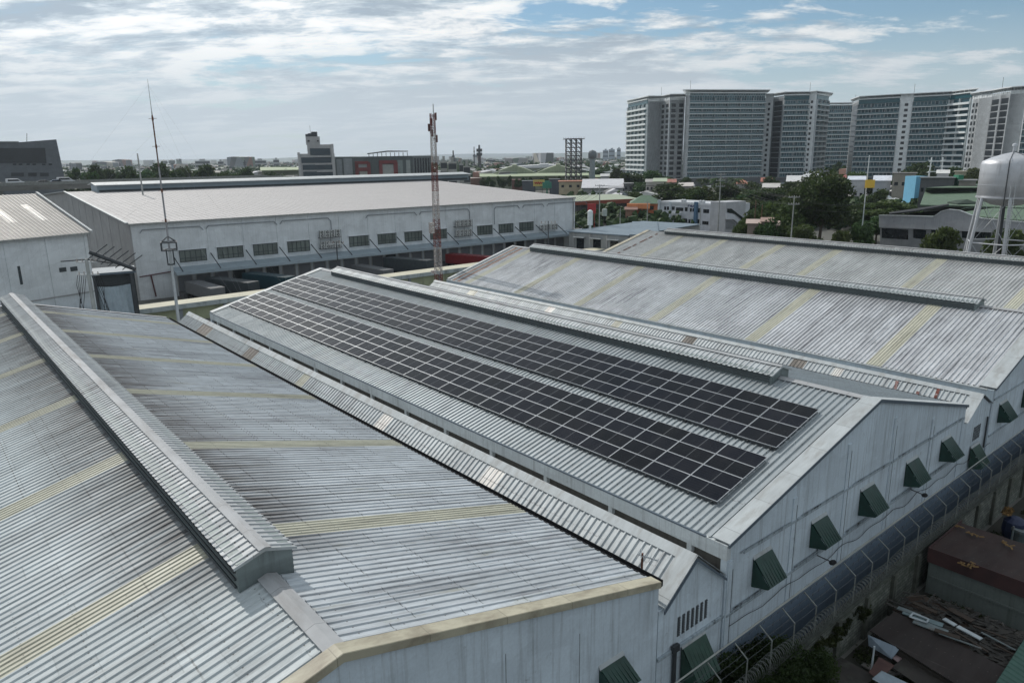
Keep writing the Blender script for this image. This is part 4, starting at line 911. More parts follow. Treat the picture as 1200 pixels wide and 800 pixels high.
def condo(label, pts, kinds, ztop, back=22, zb=G, grp='white and glass condominium towers', extra=None):
    """pts: plan points left to right along the visible front; kinds: facade type between them"""
    c = sum((Vector(p) for p in pts), Vector())/len(pts); t = thing('condominium_tower', label, 'tower block', (c.x, c.y, G), grp)
    away = Vector((c.x-CAM.x, c.y-CAM.y, 0)).normalized()*back
    poly = [Vector((p[0], p[1], zb)) for p in pts]; poly2 = poly+[p+away for p in reversed(poly)]
    MB().prism(poly2, (0, 0, ztop-zb-3.2)).build('tower_core', CG, t)
    nf = int((ztop-zb-9)/FLH)
    for (P, Q, kd) in zip(pts, pts[1:], kinds):
        P = Vector((P[0], P[1], 0)); Q = Vector((Q[0], Q[1], 0)); d = (Q-P); ln = d.length; d.normalize(); nrm = Vector((d.y, -d.x, 0))
        if nrm.dot(P-CAM) > 0: nrm = -nrm
        def bx(a0, a1, b0, b1, z0, z1, nm, mt, par=t):
            m = MB(); m.obox(P+d*(a0+a1)/2+nrm*(b0+b1)/2+Vector((0, 0, (z0+z1)/2)), d*(a1-a0)/2, nrm*(b1-b0)/2, (0, 0, (z1-z0)/2)); return m.build(nm, mt, par)
        for k in range(nf+1):
            z = ztop-4.6-(k+1)*FLH
            if z < zb+1: break
            if kd in ('balcony', 'lit'):
                bx(.2, ln-.2, 0.0, .08, z+.15, z+FLH-.2, 'window_row', TEALG if k < 2 and kd == 'balcony2' else CWIN)
                s_ = bx(0, ln, .0, 1.5 if kd == 'balcony' else 1.9, z-.22, z+.16, 'balcony_slab', CSL)
                bx(.1, ln-.1, 1.38 if kd == 'balcony' else 1.75, 1.5 if kd == 'balcony' else 1.88, z+.16, z+(1.15 if kd == 'balcony' else 1.0), 'balcony_rail', CRAIL if kd == 'balcony' else CSL, s_)
            elif kd == 'core2':
                w_ = ln/2
                for q in range(2): bx(w_*q+w_*.26, w_*q+w_*.82, .0, .06, z+.45, z+FLH-.85, 'window', CDK)
            elif kd == 'grid':
                bx(ln*.12, ln*.88, 0, .05, z+.3, z+FLH-.3, 'window', CDK)
            elif kd == 'holes':
                bx(ln*.36, ln*.64, .0, .62, z+.9, z+FLH-.8, 'window', CDK)
        if kd in ('core2', 'holes', 'plain', 'plainlit'): bx(0, ln, -.3, -.0 if kd != 'holes' else .55, zb, ztop-1.5 if kd != 'holes' else ztop, 'facade_panel', CW)
        if kd == 'grid': bx(0, ln, -.3, 0, zb, ztop-2, 'facade_panel', CG)
        if kd in ('balcony', 'lit'):
            nfin = max(2, int(ln/8))
            for q in range(nfin+1): bx(ln*q/nfin-.12, ln*q/nfin+.12, .05, 1.2, zb+4, ztop-4.6, 'party_fin', CG if kd == 'balcony' else CSL)
            bx(.3, ln-.3, .05, .5, ztop-4.6, ztop-1.8, 'penthouse_glazing', TEALG if kd == 'lit' or len(pts) > 5 else CWIN)
            bx(-.1, ln+.1, -.4, 1.2, ztop-1.9, ztop-1.3, 'roof_beam', CSL)
    # flat overhanging roof with posts
    m = MB(); top = [Vector((p[0], p[1], ztop)) for p in pts]; sd = (top[-1]-top[0]).normalized()
    out = [p-away.normalized()*2.6 for p in top]; out[0] -= sd*2.0; out[-1] += sd*3.0
    m.prism(out+[p+away*1.02 for p in reversed(out)], (0, 0, .45)); o = m.build('roof_canopy', CW, t)
    m = MB()
    for i in range(len(top)-1):
        for q in range(5):
            p = top[i].lerp(top[i+1], q/5); m.tube(p-Vector((0, 0, 3)), p+Vector((0, 0, .1))-away.normalized()*1.2*(q % 2), .16, 4)
    m.build('roof_truss', CSL, o)
    m = MB(); p = top[len(top)//2]+away*.5; m.tube(p, p+Vector((0, 0, 7)), .10, 4); m.build('rooftop_aerial', DKSTEEL, o)
    return t
LIT = (.44, .90)
def top_at(x, y, P): return zof(x, y, P)
b = atF(760, 512); a = hit(b, (.5, .87), 737, 112); c = atF(803, 503); d_ = atF(897, 505)
condo('leftmost tower slab, with bright curved balconies, window grid and broad balcony front', [a, b, hit(b, (.9, -.45), 775, 112), atF(785, 500), c], ['lit', 'plain', 'core2', 'core2'], top_at(770, 113, b), 24)
condo('wide glassy balcony tower with flat overhanging roof, second from the left', [atF(803.5, 497), atF(808, 495), d_], ['plain', 'balcony'], top_at(850, 108, d_), 24)
condo('narrow tower with winged roof and white lift shaft, right of the widest slab', [atF(898, 520), atF(907, 517), atF(919, 505), atF(949, 505), atF(957, 500), atF(971, 520)], ['holes', 'grid', 'balcony', 'holes', 'balcony'], top_at(930, 109, atF(930, 508)), 22)
condo('lower balcony tower standing back between two taller towers', [atF(966, 620), atF(1003, 620)], ['balcony'], top_at(985, 121, atF(985, 620)), 20)
p4 = [atF(1000, 530), atF(1007, 503), atF(1056, 487), atF(1071, 484), atF(1114.5, 472)]
p4.append(hit(p4[-1], (-.58, -.81), 1140, 112))
condo('long tower with two dark balcony fronts split by a white window shaft', p4, ['grid', 'balcony', 'holes', 'balcony', 'lit'], top_at(1060, 111, atF(1060, 487)), 24)
q0 = atF(1141, 430); q1 = hit(q0, (-.6, -.9), 1148)
p5 = [atF(1140.5, 440), atF(1148, 432)]; p5.append(hit(p5[-1], (-.62, -.78), 1163, 108)); p5 += [atF(1173, 410), atF(1184, 402), atF(1203, 396), atF(1240, 392)]
condo('rightmost tower with big blank white walls above the water tank', p5, ['core2', 'plainlit', 'grid', 'grid', 'plain', 'balcony'], top_at(1170, 105, atF(1170, 412)), 26)
m = MB(); m.prism([atF(725, 500, G+3), atF(1010, 488, G+3), atF(1200, 400, G+3), atF(1200, 380, G+3), atF(1005, 470, G+3), atF(725, 484, G+3)], (0, 0, 6)); tag(m.build('podium', M('podium_grey', (.10, .105, .11), .8, 0, .2, (.05, .05, .3), (.03, .03, .03), .5, (.1, .1, .3))), 'long grey parking podium at the foot of the condominium towers', 'podium')

# ------------------------------------------------------------------ generic small buildings
WM = {}
def wm(c):
    k = 'house_wall_%02x%02x%02x' % tuple(int(q*255) for q in c)
    if k not in WM: WM[k] = wall_mat('house_wall', c, tuple(q*.35 for q in c), .6)
    return WM[k]
def rm(c):
    k = 'r%02x%02x%02x' % tuple(int(q*255) for q in c)
    if k not in WM: WM[k] = roof_mat('house_roof', c, tuple(q*.4 for q in c), .6, seams=False, metal=.1, rough=.6, patch=.1)
    return WM[k]
HG = 'small houses in the town beyond the sheds'
def house(x0, x1, ytop, d, dep, wall, roof, label, kind='shed', nwin=3, floors=2, turn=0, eave=.4, rise=1.6, grp=None, cat='house', name='house', d2=None):
    """building whose front wall spans photo columns x0..x1 at distances d..d2, with wall top at ytop"""
    A_, B2 = atD(x0, ytop, d), atD(x1, ytop, d2 or d); zt = A_.z
    A_.z = G; B2.z = G; ux = (B2-A_); wd = ux.length; ux.normalize(); uy = Vector((-ux.y, ux.x, 0))
    if uy.dot(A_-CAM) < 0: uy = -uy
    t = thing(name, label, cat, A_+ux*wd/2, grp)
    def L_(a, b, z): return A_+ux*a+uy*b+Vector((0, 0, z-G))
    def bx(a0, a1, b0, b1, z0, z1, nm, mt, par=t):
        m = MB(); m.obox((L_(a0, b0, z0)+L_(a1, b1, z1))/2, ux*(a1-a0)/2, uy*(b1-b0)/2, (0, 0, (z1-z0)/2)); return m.build(nm, mt, par)
    bx(0, wd, 0, dep, G, zt, 'wall', wm(wall)); e = eave
    if kind == 'flat':
        bx(-e, wd+e, -e, dep+e, zt+.01, zt+.25, 'roof', rm(roof)); 
    elif kind == 'shed':
        m = MB(); m.prism([L_(-e, -e, zt), L_(-e, dep+e, zt+rise), L_(-e, dep+e, zt+rise+.12), L_(-e, -e, zt+.12)], ux*(wd+2*e)); m.build('roof', rm(roof), t)
        bx(.0, wd, dep-.2, dep-.02, zt+.02, zt+rise*.9, 'rear_wall', wm(wall))
    elif kind == 'gable':   # ridge along the front
        m = MB(); m.prism([L_(-e, -e, zt), L_(-e, dep/2, zt+rise), L_(-e, dep+e, zt), L_(-e, dep+e, zt-.12), L_(-e, dep/2, zt+rise-.12), L_(-e, -e, zt-.12)], ux*(wd+2*e)); m.build('roof', rm(roof), t)
        m = MB(); m.prism([L_(.02, 0.05, zt-.1), L_(.02, dep/2, zt+rise-.15), L_(.02, dep-.05, zt-.1)], ux*.15); m.build('gable', wm(wall), t)
    elif kind == 'hip':
        q = min(wd, dep)*.35; vs = [L_(-e, -e, zt), L_(wd+e, -e, zt), L_(wd+e, dep+e, zt), L_(-e, dep+e, zt), L_(q, dep/2, zt+rise), L_(wd-q, dep/2, zt+rise)]
        m = MB(); m.add(vs, [(0, 1, 5, 4), (1, 2, 5), (2, 3, 4, 5), (3, 0, 4), (3, 2, 1, 0)]); m.build('roof', rm(roof), t)
    fh = (zt-G)/floors
    if nwin:
        for f in range(floors):
            for k in range(nwin):
                a = wd*(k+.5)/nwin; w_ = min(1.5, wd/nwin*.5); z = G+fh*f+fh*.38
                o = bx(a-w_/2, a+w_/2, -.05, 0, z, z+min(1.4, fh*.42), 'window', GLASS_D)
    return t, L_, wd, zt, bx

# blue grey workshop with ribbed roof beside the white warehouse
t, L_, wd, zt, bx = house(667, 737, 272, 182, 34, (.33, .34, .34), (.16, .21, .25), 'low grey workshop with a slate blue roof and three awninged windows', 'flat', 0, 1, cat='workshop', name='workshop', eave=.3, d2=172)
for k, x in enumerate((676, 696, 716)):
    a = wd*(x+5-667)/70; o = bx(a-1.1, a+1.1, -.1, 0, G+1.4, zt-1.3, 'window', GLASS_D); bx(a-1.6, a+1.6, -1.1, -.1, zt-1.1, zt-.95, 'window_hood', TRIM_W, o); bx(a-2.3, a-1.9, -.15, 0, G, zt, 'pilaster', wm((.4, .4, .4)))
house(738, 772, 276, 171, 34, (.36, .38, .40), (.16, .21, .25), 'grey side block of the slate blue roofed workshop', 'flat', 0, 1, cat='workshop', name='workshop', eave=.1)
# white two storey building with stair
t, L_, wd, zt, bx = house(771, 851, 236.5, 262, 12, (.56, .58, .62), (.5, .52, .54), 'white two storey office with a blue vertical fin and outside stair', 'flat', 0, 2, cat='office building', name='office_building', eave=.0, d2=243)
sc_ = wd/80
for x0, x1, y0, y1 in ((779.5, 782, 242, 246), (783, 785.5, 242, 246), (789, 792.5, 242, 246), (794, 803, 243, 247), (805, 808, 243, 247.5), (811, 813, 244, 248), (814, 816, 244, 248), (820, 823, 244, 249), (826.5, 833, 245, 249.5), (779, 785, 254.5, 259), (788, 791, 255, 259), (793, 802, 256, 261), (804, 808, 256, 261), (810, 812, 257, 262), (813.5, 816, 257, 262), (819.5, 823, 257, 262.5), (826, 833, 259, 263)):
    P_ = L_((x0-771)*sc_, 0, G); z1 = zof(x0, y0, P_); z0 = zof(x0, y1, P_); bx((x0-771)*sc_, (x1-771)*sc_, -.08, 0, z0, z1, 'window', GLASS_D)
bx(46.5*sc_, 49.5*sc_, -.9, -.02, G, zt+.7, 'blue_fin', M('blue_fin_paint', (.06, .13, .22), .6, 0, .1)); bx(0, wd*.99, -.2, 0, zt-.4, zt+.35, 'parapet', wm((.6, .62, .65)))
bx(20*sc_, 30*sc_, -1.2, 0, zof(795, 250, L_(0, 0, G)), zof(795, 247.2, L_(0, 0, G)), 'balcony', wm((.6, .62, .65)))
bx(1*sc_, 3.5*sc_, -.4, 0, G, zt+.8, 'pilaster', wm((.5, .55, .6))); bx(15.5*sc_, 17.5*sc_, -.4, 0, G, zt+.2, 'pilaster', wm((.5, .55, .6)))
def text_obj(s, loc, size, right, upv, m, parent=None, name='lettering', ext=.03):
    cu = bpy.data.curves.new(name, 'FONT'); cu.body = s; cu.size = size; cu.extrude = ext; cu.align_x = 'CENTER'; cu.align_y = 'CENTER'; cu.offset = size*.02
    ob = bpy.data.objects.new(name, cu); col.objects.link(ob); r = Vector(right).normalized(); w_ = Vector(upv).normalized(); nn = r.cross(w_)
    mw = Matrix(((r.x, w_.x, nn.x, loc[0]), (r.y, w_.y, nn.y, loc[1]), (r.z, w_.z, nn.z, loc[2]), (0, 0, 0, 1)))
    dg = bpy.context.evaluated_depsgraph_get(); me = bpy.data.meshes.new_from_object(ob.evaluated_get(dg)); bpy.data.objects.remove(ob)
    me.transform(mw); me.materials.clear(); me.materials.append(m); o = bpy.data.objects.new(name, me); col.objects.link(o); WLOC[o.name] = Vector((0, 0, 0))
    if parent: o.parent = parent; o.matrix_parent_inverse = Matrix.Translation(-WLOC[parent.name])
    return o
ux_ = (L_(1, 0, G)-L_(0, 0, G)); P_ = L_((814.2-771)*sc_, -.1, 0); P_.z = zof(814, 240.3, P_)
text_obj('ADC', P_, 2.0, ux_, (0, 0, 1), M('navy_lettering', (.02, .03, .12), .5), t)
m = MB()
for x_ in (799, 801.5, 820, 823.5): q = L_((x_-771)*sc_, 1.2, zt); m.lathe(q, [(0, 0), (.6, 0), (.6, 1.0), (0, 1.3)], 10)
m.build('rooftop_tank', ALU, t)
# stair wing
S0_, S1_ = atD(851, 237, 242), atD(874, 240, 250); zt1 = S0_.z; S0_.z = S1_.z = G; st_ = thing('stair_wing', 'white stair wing with a dark diagonal stair opening, right of the office', 'stair wing', (S0_+S1_)/2)
dd = (S1_-S0_); wl_ = dd.length; dd.normalize(); nn = Vector((dd.y, -dd.x, 0)); nn = -nn if nn.dot(S0_-CAM) > 0 else nn
m = MB(); m.prism([S0_, S1_, S1_+Vector((0, 0, zof(874, 235.5, S1_)-G)), S0_+Vector((0, 0, zt1-G))], -nn*6); m.build('wall', wm((.42, .43, .45)), st_)
def SW(x, y): 
    a = hit(S0_, (dd.x, dd.y), x, y); a.z = zof(x, y, a); return a+nn*.05
MB().prism([SW(852, 244.5), SW(857, 244.5), SW(873, 257), SW(873, 261), SW(861, 251), SW(852, 249)], nn*.05).build('stair_opening', GLASS_D, st_)
MB().prism([SW(850, 250), SW(856, 250), SW(872, 264), SW(872, 268.5), SW(858, 257), SW(850, 257)], nn*.6).build('stair_parapet', wm((.56, .58, .62)), st_)
MB().prism([SW(850.5, 258.5), SW(857, 258.5), SW(868, 268), SW(850.5, 268)], nn*.1).build('undercroft', wm((.2, .21, .22)), st_)
# orange buildings and long red banded restaurant roof
t, L_, wd, zt, bx = house(672.5, 745, 236, 300, 16, (.10, .10, .10), (.34, .38, .28), 'long low restaurant with a pale green roof above a brick red band', 'shed', 0, 1, eave=1.0, rise=1.2, cat='restaurant', name='restaurant', d2=315)
bx(-.2, wd+.2, -1.3, -.9, zt-1.5, zt+.1, 'red_fascia', M('brick_red_band', (.24, .06, .035), .7, 0, .15)); bx(8, wd*.8, -6, -1, G, G+1.5, 'low_red_wall', bpy.data.materials['brick_red_band'])
m = MB()
for k in range(14): m.tube(L_(wd*(k+.5)/14, -1, G), L_(wd*(k+.5)/14, -1, zt-1.5), .15, 5)
m.build('porch_posts', DKSTEEL, t)
ORG = (.52, .17, .08)
t, L_, wd, zt, bx = house(742, 771, 238.5, 272, 14, ORG, (.07, .13, .075), 'orange building with a dark green hipped roof beside the white office', 'hip', 2, 2, eave=1.4, rise=2.6, cat='shop', name='shop')
bx(-2.2, 6, -2.6, -1, zt-1.7, zt+.1, 'orange_canopy', wm((.70, .27, .12)))
house(733, 746, 246, 262, 7, (.30, .17, .12), (.2, .1, .07), 'small brownish kiosk in front of the orange building', 'shed', 2, 1, cat='kiosk', name='kiosk', rise=.5)
# buildings beyond the white warehouse
t, L_, wd, zt, bx = house(655, 682, 213, 420, 14, (.42, .36, .25), (.42, .17, .10), 'cream shop house with a flat salmon roof beneath the billboard frame', 'flat', 3, 2, cat='shop house', name='shop_house', eave=.6)
t, L_, wd, zt, bx = house(683, 730, 220.5, 400, 20, (.32, .33, .32), (.58, .58, .60), 'grey workshop with a bright white shed roof left of the trees', 'shed', 5, 1, cat='workshop', name='workshop', rise=4.0, eave=.8)
house(600, 612, 211, 520, 10, (.20, .09, .07), (.2, .1, .08), 'small dark red building behind the warehouse roof edge', 'flat', 0, 1, grp=HG)
house(612, 627, 212.5, 500, 12, (.08, .09, .105), (.10, .11, .12), 'dark grey block behind the warehouse roof edge', 'flat', 0, 1, grp=HG)
house(644, 656, 210.5, 490, 10, (.07, .08, .10), (.1, .11, .12), 'dark narrow building left of the salmon roofed shop house', 'flat', 0, 1, grp=HG)
P_ = atD(631.5, 214.5, 470); t = thing('billboard', 'small yellow billboard with scrawled red letters beyond the warehouse roof', 'billboard', (P_.x, P_.y, G))
m = MB(); m.obox(P_, rt0*3.6, fwh*.15, (0, 0, 2.0)); pb = m.build('sign_panel', M('yellow_sign', (.55, .42, .12), .6, 0, .1), t)
m = MB(); 
for s_ in (-2.4, 2.4): m.tube(Vector((P_.x, P_.y, G))+rt0*s_+fwh*.3, Vector((P_.x, P_.y, P_.z+1.5))+rt0*s_+fwh*.3, .15, 5)
m.build('post', DKSTEEL, t); q = P_-fwh*.22
zg = MB(); zg.path([q+rt0*(-2.7+.6*k)+Vector((0, 0, (-.6 if k % 2 else .65)+.12*math.sin(k*2.1))) for k in range(10)], .30, 5); zg.build('red_scrawl', M('red_lettering', (.35, .02, .01), .5), pb)
m = MB(); P_ = atD(641, 217, 465); m.obox(P_, rt0*2.8, fwh*1, (0, 0, 1.8)); m.obox(P_+Vector((0, 0, 2.2)), rt0*1.5, fwh*.8, (0, 0, .5)); m.box(P_.x-.3, P_.x+.3, P_.y-.3, P_.y+.3, G, P_.z); tag(m.build('hoarding', M('teal_green_paint', (.03, .20, .14), .6)), 'small teal green hoarding beside the yellow billboard', 'hoarding')

# market sheds with pale green domed roofs
MG = roof_mat('market_green_roof', (.27, .30, .21), (.16, .18, .13), .5, seams=False, metal=0, rough=.8, patch=.12); MW_ = M('white_membrane', (.6, .6, .6), .7)
def vault(x0, x1, ybase, ytop, d, dep, mat, label, n_=18):
    A_, B2 = atD(x0, ybase, d), atD(x1, ybase, d); zb_ = A_.z; zt_ = atD((x0+x1)/2, ytop, d).z; A_.z = B2.z = G; ux = (B2-A_); wd = ux.length; ux.normalize(); uy = Vector((-ux.y, ux.x, 0)); uy = uy if uy.dot(A_-CAM) > 0 else -uy
    t = thing('market_shed', label, 'market hall', A_+ux*wd/2, 'green roofed market halls')
    arc = [A_+ux*wd*i/n_+Vector((0, 0, zb_-G+(zt_-zb_)*(1-abs(2*i/n_-1)**1.35))) for i in range(n_+1)]
    MB().prism(arc+[A_+ux*wd+Vector((0, 0, zb_-G-.3)), A_+Vector((0, 0, zb_-G-.3))], uy*dep).build('roof', mat, t)
    m = MB(); m.obox(A_+ux*wd/2+uy*dep/2+Vector((0, 0, (zb_-G)/2-.2)), ux*wd*.49, uy*dep*.48, (0, 0, (zb_-G)/2-.2)); m.build('wall', wm((.25, .27, .2)), t)
    m = MB(); c_ = (zt_+.3); m.obox(A_+ux*wd/2+uy*dep/2+Vector((0, 0, c_-G)), ux*wd*.05, uy*dep*.45, (0, 0, .6)); m.build('ridge_lantern', mat, t)
vault(578, 628, 203.5, 194.5, 640, 60, MG, 'left green domed market hall roof with a small lantern'); vault(628, 680, 203, 194, 650, 60, MG, 'right green domed market hall roof below the billboard frame')
vault(585, 690, 197, 193, 780, 50, MW_, 'long white membrane roof behind the green market halls')
def lowroof(x0, x1, y0, y1, d, mat, label, cat='market hall', thick=.6):
    P_ = [atD(x0, y0, d), atD(x1, y0, d)]; z = P_[0].z; P2 = [onZ(x1, y1, z), onZ(x0, y1, z)]
    if P2[0].z != P2[0].z: return
    t = thing('market_shed', label, cat, ((P_[0]+P_[1])/2).xy.to_3d()+Vector((0, 0, G)), 'green roofed market halls'); q = [P_[0], P_[1], P2[0], P2[1]]
    for p in q: p.z = z
    MB().prism(q, (0, 0, thick)).build('roof', mat, t); c_ = sum(q, Vector())/4; w_ = [c_+(p-c_)*.93 for p in q]
    for p in w_: p.z = G
    MB().prism(w_, (0, 0, z-G-.05)).build('wall', wm((.25, .27, .2)), t)
MG2 = roof_mat('light_green_roof', (.30, .35, .22), (.2, .23, .15), .4, seams=False, metal=0, rough=.8, patch=.1)
lowroof(562, 690, 208, 203.5, 560, MG2, 'wide pale green flat roof in front of the domed halls'); lowroof(682, 735, 208.5, 202, 575, MG2, 'pale green flat roof between the billboard frame and the towers'); lowroof(684, 728, 200, 198, 760, MG, 'grey green far roof right of the billboard frame')
lowroof(305, 352, 200.5, 196.5, 660, MG2, 'pale yellow green roof left of the stepped office tower')
# trees lining the market: dark little row
for i, x in enumerate((565, 571, 577, 585, 590, 597, 606, 611, 617, 623, 634, 641, 649, 657, 662)):
    tree('round' if i % 2 else 'round2', x, 206+(i*7 % 5)*.5, 8, 520, 'small dark tree, %s from the left in the row before the green market roofs' % ORD[i+1])

# billboard lattice frame and slim water tower
P_ = atD(672, 205, 450); zt_ = zof(672, 163, P_); P_.z = G
t = thing('lattice_structure', 'tall dark steel lattice billboard structure without a sign', 'steel tower', P_); ax = rt0; ay = fwh; w_ = 8*450/F_PX*1.08
lv = 14
for fr_, sg in enumerate((-1, -.33, .33, 1)):
    m = MB()
    for q in (-1, 1): m.tube(P_+ax*w_*sg+ay*q*3, P_+ax*w_*sg+ay*q*3+Vector((0, 0, zt_-G)), .34, 4, caps=False)
    for k in range(lv+1): z = (zt_-G)*k/lv; m.tube(P_+ax*w_*sg-ay*3+Vector((0, 0, z)), P_+ax*w_*sg+ay*3+Vector((0, 0, z)), .22, 4, caps=False)
    for k in range(lv): z = (zt_-G)*k/lv; z2 = (zt_-G)*(k+1)/lv; m.tube(P_+ax*w_*sg-ay*3+Vector((0, 0, z)), P_+ax*w_*sg+ay*3+Vector((0, 0, z2)), .2, 4, caps=False)
    m.build('truss_leg', DKSTEEL, t)
for k in range(1, lv+1):
    m = MB(); z = (zt_-G)*k/lv
    for q in (-3, 3): m.tube(P_-ax*w_+ay*q+Vector((0, 0, z)), P_+ax*w_+ay*q+Vector((0, 0, z)), .28, 4, caps=False)
    for i in range(6): m.tube(P_+ax*w_*(-1+i/3)+ay*(-3 if i % 2 else 3)+Vector((0, 0, z)), P_+ax*w_*(-1+(i+1)/3)-ay*3+Vector((0, 0, z-(zt_-G)/lv)), .2, 4, caps=False)
    m.build('cross_frame', DKSTEEL, t)
m = MB(); m.obox(P_+Vector((0, 0, zt_-G)), ax*(w_+1.6), ay*4, (0, 0, .15))
for k in range(14): m.tube(P_+ax*(w_+1.6)*(-1+k/6.5)+ay*-4+Vector((0, 0, zt_-G)), P_+ax*(w_+1.6)*(-1+k/6.5)+ay*-4+Vector((0, 0, zt_-G+1.1)), .08, 4)
m.build('top_walkway', DKSTEEL, t)
P_ = atD(694, 205, 440); zt_ = zof(694, 176, P_); P_.z = G
t = thing('water_tower', 'slim concrete column water tower with a rounded head', 'water tower', P_)
m = MB(); m.lathe(P_, [(1.9, 0), (1.5, zt_-G-4.5), (1.6, zt_-G-4.5)], 16); m.build('shaft', M('tower_grey', (.22, .26, .27), .8), t); m = MB(); m.lathe(P_+Vector((0, 0, zt_-G-4.6)), [(1.2, -.6), (2.4, .3), (2.5, 2.8), (1.9, 4.0), (0, 4.7)], 16); m.build('tank', M('tank_grey', (.14, .16, .17), .8), t, smooth=True)

# tall landmark tower left: stepped office with glass bands
t, L_, wd, zt, bx = house(348.5, 392, 181, 430, 16, (.40, .40, .40), (.4, .4, .4), 'stepped grey office tower with dark glass bands and a rooftop block', 'flat', 0, 1, cat='office tower', name='office_tower', eave=0)
k_ = wd/43.5
Pz = L_(0, 0, G)
def zz_(y): return zof(370, y, L_(wd/2, 0, G))
bx(12*k_, 43*k_, 0, 14, zt, zz_(169.5), 'upper_block', wm((.40, .40, .40))); bx(11*k_, 27.5*k_, 1, 13, zz_(169.5), zz_(160), 'lift_block', wm((.42, .42, .42)))
for (x0, x1, y0, y1) in ((15, 38.5, 174, 182), (4, 39, 184.5, 191), (5, 40, 193, 199), (5, 40, 201, 212)):
    bx(x0*k_, x1*k_, -.25, 0, zz_(y1), zz_(y0), 'glass_band', M('office_glass', (.03, .05, .065), .25) if 'office_glass' not in bpy.data.materials else bpy.data.materials['office_glass'])
for (x0, x1, y0) in ((20, 40, 183), (20, 40, 192), (21, 40, 200.5)): bx(x0*k_, x1*k_, -1.0, -.25, zz_(y0+1.2), zz_(y0), 'ledge', wm((.45, .45, .45)))
bx(0, 3*k_, -.6, 0, G, zt+1, 'side_fin', wm((.45, .45, .45))); bx(40*k_, 43*k_, -.6, 0, G, zz_(169), 'side_fin', wm((.45, .45, .45)))
bx(13*k_, 15.5*k_, -.1, 1, zz_(166), zz_(164.5), 'window', GLASS_D); bx(24*k_, 26*k_, -.1, 1, zz_(166), zz_(164.5), 'window', GLASS_D)
m = MB(); 
for x_, h_ in ((13, 1.4), (16, 1.8), (20, 2.6), (23, 2.6)): q = L_(x_*k_, 5, zz_(160)); m.obox(q+Vector((0, 0, h_/2)), rt0*.8, fwh*.8, (0, 0, h_/2))
q = L_(17*k_, 5, zz_(160)); m.tube(q, q+Vector((0, 0, 6)), .08, 4); m.build('rooftop_equipment', DKSTEEL, t)
bx(-.0, wd*.02, 0, 0.1, G, G+.1, 'kerb', CONC) if False else None
# red framed building under a steel canopy
t, L_, wd, zt, bx = house(392, 505, 184.5, 520, 20, (.10, .12, .12), (.14, .16, .16), 'long dark building with brick red frames and glass under a thin steel roof', 'flat', 0, 1, cat='commercial building', name='commercial_building', eave=0)
k_ = wd/113.0
def zz_(y): return zof(450, y, L_(wd/2, 0, G))
REDF = M('dark_red_cladding', (.17, .035, .035), .7, 0, .15, (.2, .2, .2))
for x0, x1, y0, y1 in ((23, 39, 188.5, 192), (23, 39, 196, 200), (23, 27, 190, 208), (37, 41, 190, 208), (51, 72, 188, 192), (51, 55, 190, 208), (68, 73, 190, 208)): bx(x0*k_, x1*k_, -1.2, 0, zz_(y1), zz_(y0), 'red_frame', REDF)
for x0, x1, y0, y1, c_ in ((2, 8, 186, 208, (.2, .22, .23)), (10, 20, 185, 206, (.24, .26, .27)), (27, 37, 192, 196, (.3, .32, .32)), (28, 37, 200.5, 208, (.4, .4, .36)), (55, 68, 193, 208, (.36, .37, .35)), (73, 79, 188, 208, (.22, .26, .25)), (83, 88, 188, 207, (.3, .33, .32)), (91, 112, 184, 207, (.15, .17, .17))): bx(x0*k_, x1*k_, -.5, 0, zz_(y1), zz_(y0), 'facade_bay', wm(c_))
for k in range(6): bx((93+k*3.2)*k_, (95+k*3.2)*k_, -.6, -.5, zz_(205), zz_(186), 'window', GLASS_D)
m = MB(); m.prism([L_(38*k_, -3, zz_(180.5)), L_(62*k_, -3, zz_(178)), L_(86*k_, -3, zz_(178)), L_(86*k_, -3, zz_(177.3)), L_(62*k_, -3, zz_(176.7)), L_(38*k_, -3, zz_(179.6))], (L_(0, 20, G)-L_(0, 0, G))); o = m.build('steel_roof', DKSTEEL, t)
for k in range(10): m = MB(); x_ = 40+k*5; m.tube(L_(x_*k_, -2, zt), L_(x_*k_, -2, zz_(179)), .2, 5); m.build('post', DKSTEEL, t)

# brutalist tilted building at the left edge
A_ = atD(-60, 200, 430); B2 = atD(74, 200, 430); A_.z = B2.z = G; ux = (B2-A_).normalized(); uy = Vector((-ux.y, ux.x, 0)); wd = (B2-A_).length
def BT(x, y, b=0):
    a = hit(A_, (ux.x, ux.y), x, y); a.z = zof(x, y, a); return a+uy*b
t = thing('museum_building', 'angular dark grey concrete building with a leaning end and a wide recessed window', 'building', (A_+B2)/2)
CD = wall_mat('dark_concrete', (.135, .15, .165), (.06, .065, .07), .5)
MB().prism([BT(-60, 240), BT(-60, 167), BT(22, 166.8), BT(66, 163.5), BT(75.5, 208), BT(75, 240)], uy*45).build('wall', CD, t)
MB().prism([BT(-60, 191, -.3), BT(-60, 174, -.3), BT(52.5, 173.5, -.3), BT(54.5, 191, -.3)], uy*.25).build('recessed_window', M('deep_window', (.03, .035, .04), .4, 0, .3, (.1, .1, .1)), t)
for x0, x1 in ((13, 28), (33, 43), (47, 57)): MB().prism([BT(x0, 206.5, -.3), BT(x0, 202.5, -.3), BT(x1, 202.5, -.3), BT(x1, 206.5, -.3)], uy*.25).build('window', bpy.data.materials['deep_window'], t)
for x0 in (15, 22, 31, 38, 49, 57): MB().prism([BT(x0, 193.3, -.3), BT(x0, 192, -.3), BT(x0+4, 192, -.3), BT(x0+4, 193.3, -.3)], uy*.25).build('vent_slot', GLASS_D, t)
MB().prism([BT(-60, 166.8, -.5), BT(-60, 165.6, -.5), BT(22, 165.6, -.5), BT(22, 166.8, -.5)], uy*46).build('parapet_cap', TRIM_W, t)
